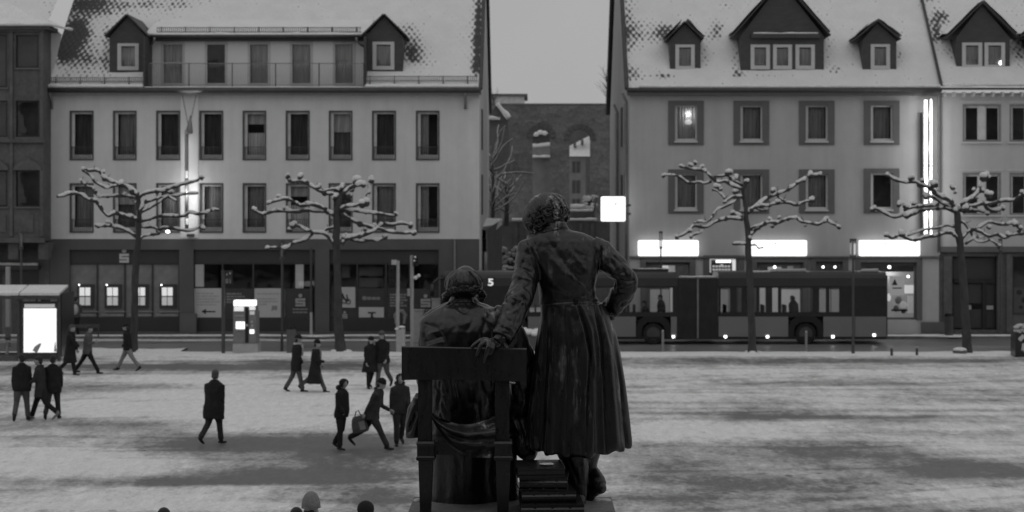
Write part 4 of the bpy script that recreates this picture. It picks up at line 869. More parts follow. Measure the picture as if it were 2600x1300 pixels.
# ================================================================== HOUSE AT THE RIGHT EDGE
eh = thing('corner_house', 'pale house with double windows and a dark doorway at the right edge', 'house', (X(2500), YF, 0.125))
dbl = [(2444, 2542), (2563, 2661)]
holes = [(a, b_, c, d_) for (a, b_) in dbl for (c, d_) in ((264, 360), (438, 546))]
facade('wall', 2386, 2800, 236, 628, YF, holes, 'plaster_pale', eh, .25)
room_back(eh, 2390, 2790, 240, 620, YF + .3, 1.1)
for (a, b_) in dbl:
    for (c, d_) in ((264, 360), (438, 546)):
        q = MB(); q.pbox(a, b_, c, c + 5, YF + .0, .14); q.pbox(a, b_, d_ - 5, d_, YF + .0, .14); q.pbox(a, a + 5, c + 5, d_ - 5, YF, .14); q.pbox(b_ - 5, b_, c + 5, d_ - 5, YF, .14)
        o = q.build('window', MAT['metal_mid'], eh)
        mu = (a + b_) / 2; q = MB(); q.pbox(mu - 8, mu + 8, c + 5, d_ - 5, YF + .05, .1)
        for (x0_, x1_) in ((a + 5, mu - 8), (mu + 8, b_ - 5)):
            q.pbox(x0_, x0_ + 3, c + 5, d_ - 5, YF + .1, .06); q.pbox(x1_ - 3, x1_, c + 5, d_ - 5, YF + .1, .06); q.pbox(x0_ + 3, x1_ - 3, c + 5, c + 10, YF + .1, .06)
        q.build('frame', MAT['window_grey'], o)
        q = MB(); A, B = W(a + 5, d_ - 5, YF + .17), W(b_ - 5, c + 5, YF + .17); q.quad((A.x, YF + .17, A.z), (B.x, YF + .17, A.z), (B.x, YF + .17, B.z), (A.x, YF + .17, B.z)); q.build('pane', MAT['glass'], o)
        q = MB(); q.pbox(a - 6, b_ + 6, c - 8, c - 4, YF - .03, .03); q.build('drip_mould', MAT['window_white'], o); q = MB(); q.pbox(a - 4, b_ + 4, d_, d_ + 4, YF - .1, .1); q.build('sill', MAT['window_white'], o)
sp2 = [(2375, 60, 14, 40, .62), (2400, 45, 14, 22, .5), (2380, 95, 12, 18, .5), (2350, -10, 20, 20, .6), (2590, 120, 16, 50, .35), (2415, 130, 12, 40, .3)]
ZE3 = ZE + .12
roof_slope('roof', eh, X(2386), X(2800), YF - .4, ZE3 - .1, RY2, ZR2, sp2, seed=34, base=.16, x0b=X(2386))
q = MB(); q.tube([(X(2385.5), YF - .4, ZE3), (X(2385.5), RY2, ZR2 + .06)], .07, 6); q.build('verge', MAT['slate'], eh)
for i in range(12):
    u = 2398 + i * 24.5; q = MB(); q.pbox(u, u + 5, 233, 245, YF - .42, .42); q.build('rafter_end', MAT['window_white'], eh)
q = MB(); q.box(X(2386), X(2800), YF - .44, YF, ZE3 - .2, ZE3 - .12); q.build('eave_board', MAT['metal_dark'], eh)
snow_roll('eave_snow', eh, (X(2388), YF - .42, ZE3 + .02), (X(2800), YF - .42, ZE3 + .02), .12, 22); snow_guard(eh, 2386, 2790, 190, 201, 82.7, 4.8, 53)
gable_dormer(eh, 2428, 2564, 178, 95, 2405, 2580, 9, 83.0, [(2443, 2494, 108, 174), (2500, 2552, 108, 174)], 6, ledge=None)
gable_dormer(eh, 2612, 2740, 168, 95, 2590, 2760, 30, 83.0, [(2630, 2680, 108, 165)], 7)
q = MB(); q.ell(W(2541, 160, 83.02), (.075, .03, .11), 8, 8); q.build('window_candle', MAT['lit_spot'], eh, True)
# ground floor
eb = [(2418, 2532, 651, 838), (2572, 2700, 651, 800)]
facade('shop_front', 2386, 2800, 640, 860, YF + .03, eb, 'stone_dark', eh, .4)
q = MB(); q.pbox(2386, 2800, 626, 640, YF - .1, .16); q.build('fascia', MAT['surround'], eh)
room_back(eh, 2390, 2790, 650, 840, YF + .4, 3)
q = MB(); q.pbox(2418, 2532, 708, 718, YF + .2, .1); q.pbox(2495, 2504, 718, 838, YF + .2, .1); q.pbox(2450, 2456, 718, 838, YF + .2, .1); q.pbox(2418, 2422, 651, 838, YF + .2, .1); q.pbox(2528, 2532, 651, 838, YF + .2, .1)
dr = q.build('entrance_door', MAT['black_gloss'], eh)
q = MB(); q.pbox(2422, 2528, 655, 708, YF + .32, .03); q.pbox(2456, 2495, 722, 770, YF + .32, .03); q.pbox(2456, 2495, 785, 832, YF + .32, .03); q.pbox(2504, 2526, 722, 832, YF + .32, .03); q.pbox(2422, 2450, 722, 832, YF + .32, .03); q.build('door_panel', MAT['shop_dark'], dr)
q = MB(); q.pbox(2457, 2466, 775, 786, YF + .16, .03); q.pbox(2505, 2522, 776, 786, YF + .16, .03); q.build('door_plate', MAT['print_mid'], dr)
q = MB(); q.pbox(2396, 2416, 651, 845, YF - .05, .08); q.pbox(2534, 2545, 645, 845, YF - .05, .08); q.pbox(2556, 2570, 645, 845, YF - .05, .08); q.build('raised_strip', MAT['stone_dark'], eh)
q = MB(); A, B = W(2574, 798, YF + .2), W(2700, 653, YF + .2); q.quad((A.x, YF + .2, A.z), (B.x, YF + .2, A.z), (B.x, YF + .2, B.z), (A.x, YF + .2, B.z)); q.build('pane', MAT['glass'], eh)
pst = thing('poster', 'grey poster in the shop window at the right edge', 'poster', W(2590, 792, YF + .3)); q = MB(); q.pbox(2574, 2612, 730, 793, YF + .28, .02); q.build('sheet', MAT['print_grey'], pst)
q = MB(); q.ell(W(2588, 742, YF + .27), (.14, .01, .12), 10, 6); q.ell(W(2592, 780, YF + .27), (.1, .01, .08), 10, 6); q.ell(W(2600, 762, YF + .27), (.12, .01, .14), 10, 6); q.build('print', MAT['print_dark'], pst)['kind'] = 'stuff'

# ================================================================== THE GAP: ruin wall, houses behind it, stair, brush
YW = 128.0
ru = thing('church_ruin', 'roofless church ruin wall with two tall arched windows in the gap', 'ruin', W(1395, 700, YW))
def arched(name, u0, u1, v0, v1, Y, arcs, mat, parent, depth):
    """flat-topped wall with round-headed openings"""
    m = MB(); D = Vector((0, depth, 0)); x = u0; n = 10
    def q4(a, b_, c, d_): m.quad(W(*a, Y), W(*b_, Y), W(*c, Y), W(*d_, Y))
    for (a, b_, sp, bt) in arcs:
        q4((x, v1), (a, v1), (a, v0), (x, v0)); r = (b_ - a) / 2; c = (a + b_) / 2
        arc = [(c - r * math.cos(PI * i / n), sp - r * math.sin(PI * i / n)) for i in range(n + 1)]
        for i in range(n): q4(arc[i], arc[i + 1], (arc[i + 1][0], v0), (arc[i][0], v0))
        q4((a, v1), (b_, v1), (b_, bt), (a, bt))
        loop = [(a, bt)] + arc + [(b_, bt)]
        for i in range(len(loop)): p, q_ = W(*loop[i], Y), W(*loop[(i + 1) % len(loop)], Y); m.quad(p, q_, q_ + D, p + D)
        x = b_
    q4((x, v1), (u1, v1), (u1, v0), (x, v0)); p, q_ = W(u0, v0, Y), W(u1, v0, Y); m.quad(p, q_, q_ + D, p + D)
    return m.build(name, MAT[mat], parent)
arched('wall', 1225, 1600, 268, 760, YW, [(1352, 1397, 350, 545), (1446, 1499, 355, 536)], 'ruin_stone', ru, 1.0)
for (a, b_, sp) in ((1352, 1397, 350), (1446, 1499, 355)):
    c = (a + b_) / 2; r = (b_ - a) / 2
    for i in range(9):                                        # voussoirs round each arch
        t0, t1 = PI * i / 9 + .02, PI * (i + 1) / 9 - .02; q = MB(); pr = [(c - rr_ * math.cos(t), sp - rr_ * math.sin(t)) for (rr_, t) in ((r + 1, t0), (r + 1, t1), (r + 14, t1), (r + 14, t0))]
        q.loft([[W(*p, YW) + Vector((0, y, 0)) for p in pr] for y in (-.10, 0)]); q.build('arch_stone', MAT['stone_dark'], ru)
q = MB(); q.tube([W(1225, 267, YW + .2), W(1600, 267, YW + .2)], .14, 6); q.build('wall_coping', MAT['stone_dark'], ru)
for (u0, u1, v) in ((1448, 1486, 523),): snow_roll('sill_snow', ru, W(u0, v, YW - .1), W(u1, v, YW - .1), .2, 3)
YB = 150
bh = thing('town_house', 'plain house with a snowy roof seen through the right arch of the ruin', 'house', W(1475, 700, YB))
q = MB(); A, B = W(1430, 760, YB), W(1487, 397, YB); q.box(A.x, B.x, YB, YB + 8, A.z, B.z); q.build('wall', MAT['house_dim'], bh)
q = MB(); q.quad(W(1430, 397, YB - .3), W(1510, 397, YB - .3), W(1510, 338, YB + 5), W(1430, 378, YB + 5)); q.build('roof', MAT['snow'], bh)
for (u0, u1, v0, v1) in ((1453, 1461, 410, 438), (1464, 1473, 410, 438), (1453, 1461, 458, 490), (1464, 1473, 458, 490), (1453, 1461, 505, 525), (1464, 1473, 505, 525)):
    q = MB(); q.pbox(u0, u1, v0, v1, YB - .06, .06); q.build('window', MAT['metal_dark'], bh)
for (u, v) in ((1457, 368), (1476, 360)): q = MB(); q.pbox(u, u + 6, v - 6, v + 4, YB + 1, 1.5); q.build('roof_hatch', MAT['surround'], bh)
b2 = thing('town_house', 'dark house seen through the left arch of the ruin', 'house', W(1374, 700, YB + 3)); q = MB(); A, B = W(1340, 760, YB + 3), W(1410, 366, YB + 3); q.box(A.x, B.x, YB + 3, YB + 11, A.z, B.z); q.build('wall', MAT['house_dim'], b2)
q = MB(); A, B = W(1340, 366, YB + 3), W(1410, 336, YB + 3); q.box(A.x, B.x, YB + 2.6, YB + 11, A.z, B.z); q.build('roof', MAT['slate'], b2)
q = MB(); q.quad(W(1340, 366, YB + 2.5), W(1410, 366, YB + 2.5), W(1410, 396, YB + 2.5), W(1340, 396, YB + 2.5)); q.build('upper_wall', MAT['metal_mid'], b2); q = MB(); [q.ell(W(u_, v_, YB + 2.4), (.28, .3, .2), 8, 6) for u_, v_ in ((1361, 341), (1372, 336), (1383, 338))]; q.build('roof_snow', MAT['snow'], b2, True)['kind'] = 'stuff'; snow_roll('sill_snow', b2, W(1352, 397, YB + 2.4), W(1398, 397, YB + 2.4), .16, 9); snow_roll('roof_snow', b2, W(1352, 370, YB + 2.5), W(1398, 366, YB + 2.5), .25, 6)
for (u0, u1, v0, v1) in ((1360, 1366, 378, 394), (1376, 1384, 376, 392)): q = MB(); q.pbox(u0, u1, v0, v1, YB + 2.94, .06); q.build('window', MAT['window_grey'], b2)
b4 = thing('dark_hall', 'dark high roof behind the town houses seen at the top of the ruin arches', 'house', W(1425, 700, 172)); q = MB(); A, B = W(1300, 760, 172), W(1525, 322, 172); q.box(A.x, B.x, 172, 180, A.z, B.z); q.build('wall', MAT['stone_dark'], b4)
# white gable behind the ruin on the left, hall wall with snowy copings
b3 = thing('white_building', 'white flat roofed building showing above the ruin wall', 'house', W(1285, 300, 165)); q = MB(); A, B = W(1226, 330, 165), W(1331, 244, 165); q.box(A.x, B.x, 165, 172, A.z, B.z); q.build('wall', MAT['snow_dirty'], b3); q = MB(); q.box(A.x - .3, B.x + .3, 164.8, 172.2, B.z, B.z + .2); q.build('roof_edge', MAT['stone_dark'], b3)
b3b = thing('snowy_roof_house', 'dark house gable with snow on its roof edge beside the ruin wall', 'house', W(1262, 320, 120)); q = MB(); A = [W(1236, 430, 120), W(1296, 430, 120), W(1290, 302, 120), W(1264, 262, 120), W(1236, 300, 120)]; q.loft([A, [p + Vector((0, 6, 0)) for p in A]]); q.build('wall', MAT['stone_dark'], b3b)
snow_roll('roof_snow', b3b, W(1262, 262, 119.8), W(1292, 300, 119.8), .24, 31); snow_roll('roof_snow', b3b, W(1237, 299, 119.8), W(1270, 301, 119.8), .16, 32)
YH = 108
hw = thing('yard_wall', 'dark low yard building with snow along its coping under the ruin', 'wall', W(1400, 720, YH)); q = MB(); A, B = W(1270, 780, YH), W(1590, 562, YH); q.box(A.x, B.x, YH, YH + 5, A.z, B.z); q.build('wall', MAT['stone_dark'], hw)
q = MB(); A, B = W(1445, 562, YH + 1), W(1510, 538, YH + 1); q.box(A.x, B.x, YH + 1, YH + 4, A.z, B.z); q.build('upper_step', MAT['stone_dark'], hw)
for (u0, u1, v, r) in ((1300, 1515, 557, .11), (1448, 1506, 534, .09)): snow_roll('coping_snow', hw, W(u0, v, YH - .05), W(u1, v, YH - .05), r, int(u0))
for u in (1305, 1335, 1400, 1470, 1500): q = MB(); q.pbox(u, u + 9, 566, 760, YH - .12, .12); q.build('buttress', MAT['stone_dark'], hw)
st = thing('covered_stair', 'outside stair with a snowy sloping parapet at the house corner', 'stairs', W(1255, 700, 93)); q = MB()
pr = [W(1219, 645, 90), W(1234, 585, 90)]
A = [W(1218, 612, 84.5), W(1236, 582, 88), W(1276, 556, 96)]
top = [W(1236, 582, 87), W(1275, 557, 96), W(1275, 575, 96), W(1236, 606, 87)]
q.add(top + [p + Vector((-1.0, 0.0, 0)) for p in top], [(0, 1, 2, 3), (4, 5, 6, 7), (0, 1, 5, 4), (3, 2, 6, 7)]); q.build('parapet', MAT['stone_dark'], st)
q = MB(); p0, p1 = W(1234, 584, 86.9), W(1275, 555, 95.9); q.add([p0, p1, p1 + Vector((0, -.1, -.32)), p0 + Vector((0, -.1, -.42)), p0 + Vector((-.8, 0, .03)), p1 + Vector((-.8, 0, .03))], [(0, 1, 2, 3), (0, 1, 5, 4)]); q.build('parapet_snow', MAT['snow'], st)
q = MB(); q.add([W(1236, 606, 87), W(1275, 575, 96), W(1275, 760, 96), W(1236, 790, 87)], [(0, 1, 2, 3)]); q.build('stair_wall', MAT['stone_dark'], st)
q = MB(); q.tube([W(1233, 700, 86), W(1233, 640, 86)], .09, 8); q.build('newel_post', MAT['galv'], st, True)
def brush(name, label, u, v, Y, h, n, seed, snow=True, spread=.6, rad=.05, group=None):
    t = thing(name, label, 'tree' if 'tree' in name else 'bush', W(u, v, Y), group); rr = random.Random(seed); q = MB(); sn = MB(); p0 = W(u, v, Y)
    q.tube([p0, p0 + Vector((.05, 0, h * .35)), p0 + Vector((0, 0, h * .7))], [rad * 2.2, rad * 1.8, rad], 6); q.build('trunk', MAT['twig'], t, True); q = MB()
    for i in range(n):
        z = h * rr.uniform(.15, .7); a = rr.uniform(0, 2 * PI); L_ = h * rr.uniform(.2, .5); p = p0 + Vector((0, 0, z)); pts = [p]; dv = Vector((math.cos(a) * spread, math.sin(a) * spread, rr.uniform(.3, 1))).normalized()
        for k in range(5): dv = (dv + Vector((rr.uniform(-.4, .4), rr.uniform(-.4, .4), rr.uniform(-.25, .4)))).normalized(); p = p + dv * L_ / 5; pts.append(p)
        q.tube(pts, [rad * .7 * (1 - .15 * k) for k in range(6)], 5)
        if snow: sn.tube([x + Vector((0, 0, rad * .6)) for x in pts], [rad * .75 * (1 - .1 * k) for k in range(6)], 5)
    q.build('crown', MAT['twig'], t, True)
    if snow: sn.build('snow_cover', MAT['snow_dirty'], t, True)['kind'] = 'stuff'
    return t
BG = 'bare trees in the gap between the houses'
brush('bare_tree', 'bare tree with snow on its limbs beside the corner of the plaster house', 1250, 590, 104, 6.2, 26, 3, True, .7, .06, BG)
brush('bare_tree', 'bare leaning tree whose snowy limbs rise above the stair parapet', 1285, 575, 105, 3.6, 18, 5, True, 1.0, .07, BG)
brush('bare_tree', 'thin bare tree rising above the ruin beside the right house', 1541, 268, 140, 3.2, 34, 9, False, .45, .03, BG)
brush('bare_tree', 'fine bare tree top over the ruin beside the plaster house', 1252, 300, 140, 2.6, 40, 12, False, .5, .025, BG)
def snow_bush(label, u, v, Y, w, h, seed):
    t = thing('snowy_bush', label, 'bush', W(u, v, Y), 'snowy bushes below the ruin'); rr = random.Random(seed); q = MB(); s = MB(); p0 = W(u, v, Y)
    for i in range(26):
        c = p0 + Vector((rr.uniform(-w, w), rr.uniform(-.5, .5), rr.uniform(0, h))); q.tube([p0 + Vector((rr.uniform(-.2, .2), 0, -.4)), p0.lerp(c, .6) + Vector((rr.uniform(-.2, .2), 0, .1)), c], [.05, .04, .02], 5)
        s.ell(c + Vector((0, 0, .04)), (rr.uniform(.10, .24), rr.uniform(.1, .2), rr.uniform(.06, .13)), 7, 5, 0, None)
    q.build('stems', MAT['twig'], t, True); s.build('snow_cover', MAT['snow_dirty'], t, True)['kind'] = 'stuff'
snow_bush('snow laden bush in the gap left of the standing figure', 1294, 668, 100, .42, .8, 4); snow_bush('low snow laden bush just above the bus roof in the gap', 1305, 694, 99, .6, .35, 6); snow_bush('dark bush with snow tufts under the right arch of the ruin', 1499, 528, 126.5, .45, .8, 7)
# chimney-like tower beside the right house
tw = thing('tower_block', 'dark narrow block behind the right house gable', 'house', W(1560, 280, 150)); q = MB(); A, B = W(1554, 420, 150), W(1580, 184, 150); q.box(A.x, B.x, 150, 156, A.z, B.z); q.build('wall', MAT['stone_dark'], tw)
# ================================================================== ARTICULATED BUS
YBS = 77.6; YBF = 80.1; kB = YBS / F
bus = thing('articulated_bus', 'dark articulated city bus number 5 driving left along the road', 'bus', W(1690, 878, YBS))
bx = lambda u: (u - U0) * kB
bz = lambda v: CZ - (v - V0) * kB
wins_f = [(1345, 1405), (1412, 1500), (1506, 1592), (1598, 1708)]
wins_r = [(1830, 1883), (1890, 1921), (1927, 1976), (1983, 2097), (2106, 2131)]
def bus_half(u0, u1, wins, wheels, nm):
    wh = [(a, b_, 731, 793) for (a, b_) in wins]
    f = facade('window_band', u0, u1, 726, 804, YBS, wh, 'black_gloss', bus, .06)
    q = MB()                                                 # lower panels, split at joints, with arches left open
    cuts = [u0]
    for w in wheels: cuts += [w - 44, w + 44]
    cuts.append(u1)
    for i in range(0, len(cuts), 2):
        a, b_ = cuts[i], cuts[i + 1]; n = max(1, round((b_ - a) / 105))
        for k in range(n):
            s, e = a + (b_ - a) * k / n, a + (b_ - a) * (k + 1) / n; q = MB(); q.pbox(s + .6, e - .6, 804, 855, YBS, .08); q.build('side_panel', MAT['bus_panel'], bus)
    for w in wheels:
        q = MB(); pr = [(w - 44, 858), (w - 44, 832), (w - 38, 814), (w - 24, 804), (w + 24, 804), (w + 38, 814), (w + 44, 832), (w + 44, 858)]; inn = [(w - 31, 858), (w - 31, 843), (w - 27, 829), (w - 14, 818), (w + 14, 818), (w + 27, 829), (w + 31, 843), (w + 31, 858)]
        for i in range(7): q.quad(W(*pr[i], YBS - .01), W(*pr[i + 1], YBS - .01), W(*inn[i + 1], YBS - .01), W(*inn[i], YBS - .01))
        for i in range(7): p, r_ = W(*inn[i], YBS - .01), W(*inn[i + 1], YBS - .01); D = Vector((0, .5, 0)); q.quad(p, r_, r_ + D, p + D)
        q.build('wheel_arch', MAT['rubber'], bus)
    q = MB(); q.pbox(u0, u1, 855, 861, YBS + .02, .2); q.build('skirt', MAT['rubber'], bus)
    # roof shell: rounded cove
    pr = [(YBS, bz(726)), (YBS, bz(706)), (YBS + .06, bz(697)), (YBS + .22, bz(691)), (YBF - .22, bz(691)), (YBF - .06, bz(697)), (YBF, bz(706)), (YBF, bz(726))]
    q = MB(); x0, x1 = bx(u0), bx(u1)
    for i in range(7): q.quad((x0, *pr[i]), (x1, *pr[i]), (x1, *pr[i + 1]), (x0, *pr[i + 1]))
    q.add([(x0, *p) for p in pr], [tuple(range(8))]); q.add([(x1, *p) for p in pr], [tuple(range(8))]); q.build('roof', MAT['bus_dark'], bus, True, sharp=40)
    q = MB(); q.box(x0, x1, YBS + .1, YBF - .05, bz(858), bz(840)); q.build('floor', MAT['rubber'], bus)
    # far side: low wall, pillars
    q = MB(); q.box(x0, x1, YBF - .06, YBF, bz(858), bz(800)); q.box(x0, x1, YBF - .06, YBF, bz(733), bz(726))
    for (a, b_) in wins: q.box(bx(a) - .35, bx(a) - .05, YBF - .06, YBF, bz(800), bz(733))
    q.build('far_side', MAT['bus_dark'], bus)
    for (a, b_) in wins:
        q = MB(); A, B = W(a, 793, YBS + .03), W(b_, 731, YBS + .03); q.quad((A.x, YBS + .03, A.z), (B.x, YBS + .03, A.z), (B.x, YBS + .03, B.z), (A.x, YBS + .03, B.z)); q.build('pane', MAT['glass'], bus)
        q = MB(); x = bx((a + b_) / 2); q.tube([(x, 78.5, bz(845)), (x, 78.5, bz(726))], .018, 6); q.build('grab_pole', MAT['metal_light'], bus)
        if b_ - a > 45:
            q = MB(); x = bx(a + 12); q.box(x, x + .08, 77.9, 78.8, bz(825), bz(776)); q.box(x + .08, x + .5, 77.9, 78.8, bz(826), bz(818)); q.build('bus_seat', MAT['cloth_dark'], bus)
    for w in wheels:
        t_ = MB(); c = W(w, 847, YBS + .05)
        def ring(r, y, n=28): return [Vector((c.x + r * kB * math.cos(2 * PI * j / n), c.y + y, c.z + r * kB * math.sin(2 * PI * j / n))) for j in range(n)]
        t_.loft([ring(17, .0), ring(25, .0), ring(27.5, .05), ring(27.5, .27), ring(24, .3)], cap=False); wl = t_.build('wheel', MAT['rubber'], bus, True, sharp=40)
        t_ = MB(); t_.loft([ring(17, .01), ring(15, .03), ring(13, .12), ring(6, .12), ring(5, .03)], cap=True); t_.build('rim', MAT['metal_dark'], wl, True, sharp=30)
bus_half(1126, 1719, wins_f, [1296, 1659], 'front'); bus_half(1824, 2251, wins_r, [2046], 'rear')
q = MB(); n = 26                                             # bellows: folded rings
for i in range(n):
    a, b_ = 1719 + (1824 - 1719) * i / n, 1719 + (1824 - 1719) * (i + .78) / n; q.box(bx(a), bx(b_), YBS + .02, YBF - .02, bz(862), bz(707))
q.box(bx(1719), bx(1824), YBS + .06, YBF - .06, bz(860), bz(709)); q.build('bellows', MAT['bellows'], bus)
q = MB(); q.pbox(1770, 1774, 708, 860, YBS - .01, .05); q.build('bellows_hoop', MAT['metal_mid'], bus)
q = MB(); q.box(bx(2251), bx(2254), YBS + .05, YBF - .05, bz(855), bz(700)); q.build('rear_end', MAT['bus_dark'], bus)
q = MB(); q.box(bx(1118), bx(1126), YBS + .1, YBF - .1, bz(860), bz(700)); q.build('front_end', MAT['black_gloss'], bus)
for i, (u, v) in enumerate(((1710, 855), (1842, 855), (1949, 855), (2115, 855), (2220, 851))):
    q = MB(); q.pbox(u - 3.2, u + 3.2, v - 3, v + 3, YBS - .03, .03); q.build('side_lamp', MAT['lit_spot'], bus)
q = MB(); q.pbox(1237, 1256, 704, 728, YBS - .015, .02); q.build('number_box', MAT['black_gloss'], bus)
fc = bpy.data.curves.new('five', 'FONT'); fc.body = '5'; fc.size = 0.42; fc.extrude = 0.004; fc.align_x = 'CENTER'; fc.offset = 0.012
fo = bpy.data.objects.new('tmp5', fc); COL.objects.link(fo); dg = bpy.context.evaluated_depsgraph_get(); me = bpy.data.meshes.new_from_object(fo.evaluated_get(dg)); bpy.data.objects.remove(fo)
me.transform(Matrix.Translation(W(1246, 725, YBS - .025)) @ Matrix.Diagonal((1.25, 1, 1, 1)) @ Matrix.Rotation(math.radians(90), 4, 'X')); me.materials.clear(); me.materials.append(MAT['lit_mid']); link('route_number', me, bus)
q = MB(); q.tube([W(1130, 705, YBS - .1), W(1112, 708, YBS - .2), W(1101, 718, YBS - .25), W(1098, 735, YBS - .25)], [.05, .06, .07, .05], 8); q.tube([W(1098, 722, YBS - .25), W(1096, 752, YBS - .25)], [.10, .09], 8); q.build('mirror', MAT['black_gloss'], bus, True)
for (u0, u1) in ((1955, 2046), (2184, 2230)): q = MB(); q.tube([W(u0, 690, YBS + .3), W(u0 + 6, 687, YBS + .3), W(u1, 686.5, YBS + .3)], [.05, .08, .08], 8); q.build('roof_rail', MAT['metal_light'], bus, True)
q = MB(); x0, x1 = bx(1330), bx(1700); q.box(x0, x1, YBS + .6, YBF - .6, bz(691), bz(684)); q.build('roof_unit', MAT['bus_dark'], bus)
snow_roll('joint_snow', bus, W(1724, 703, YBS + .12), W(1820, 703, YBS + .12), .07, 40, 'snow_dirty')

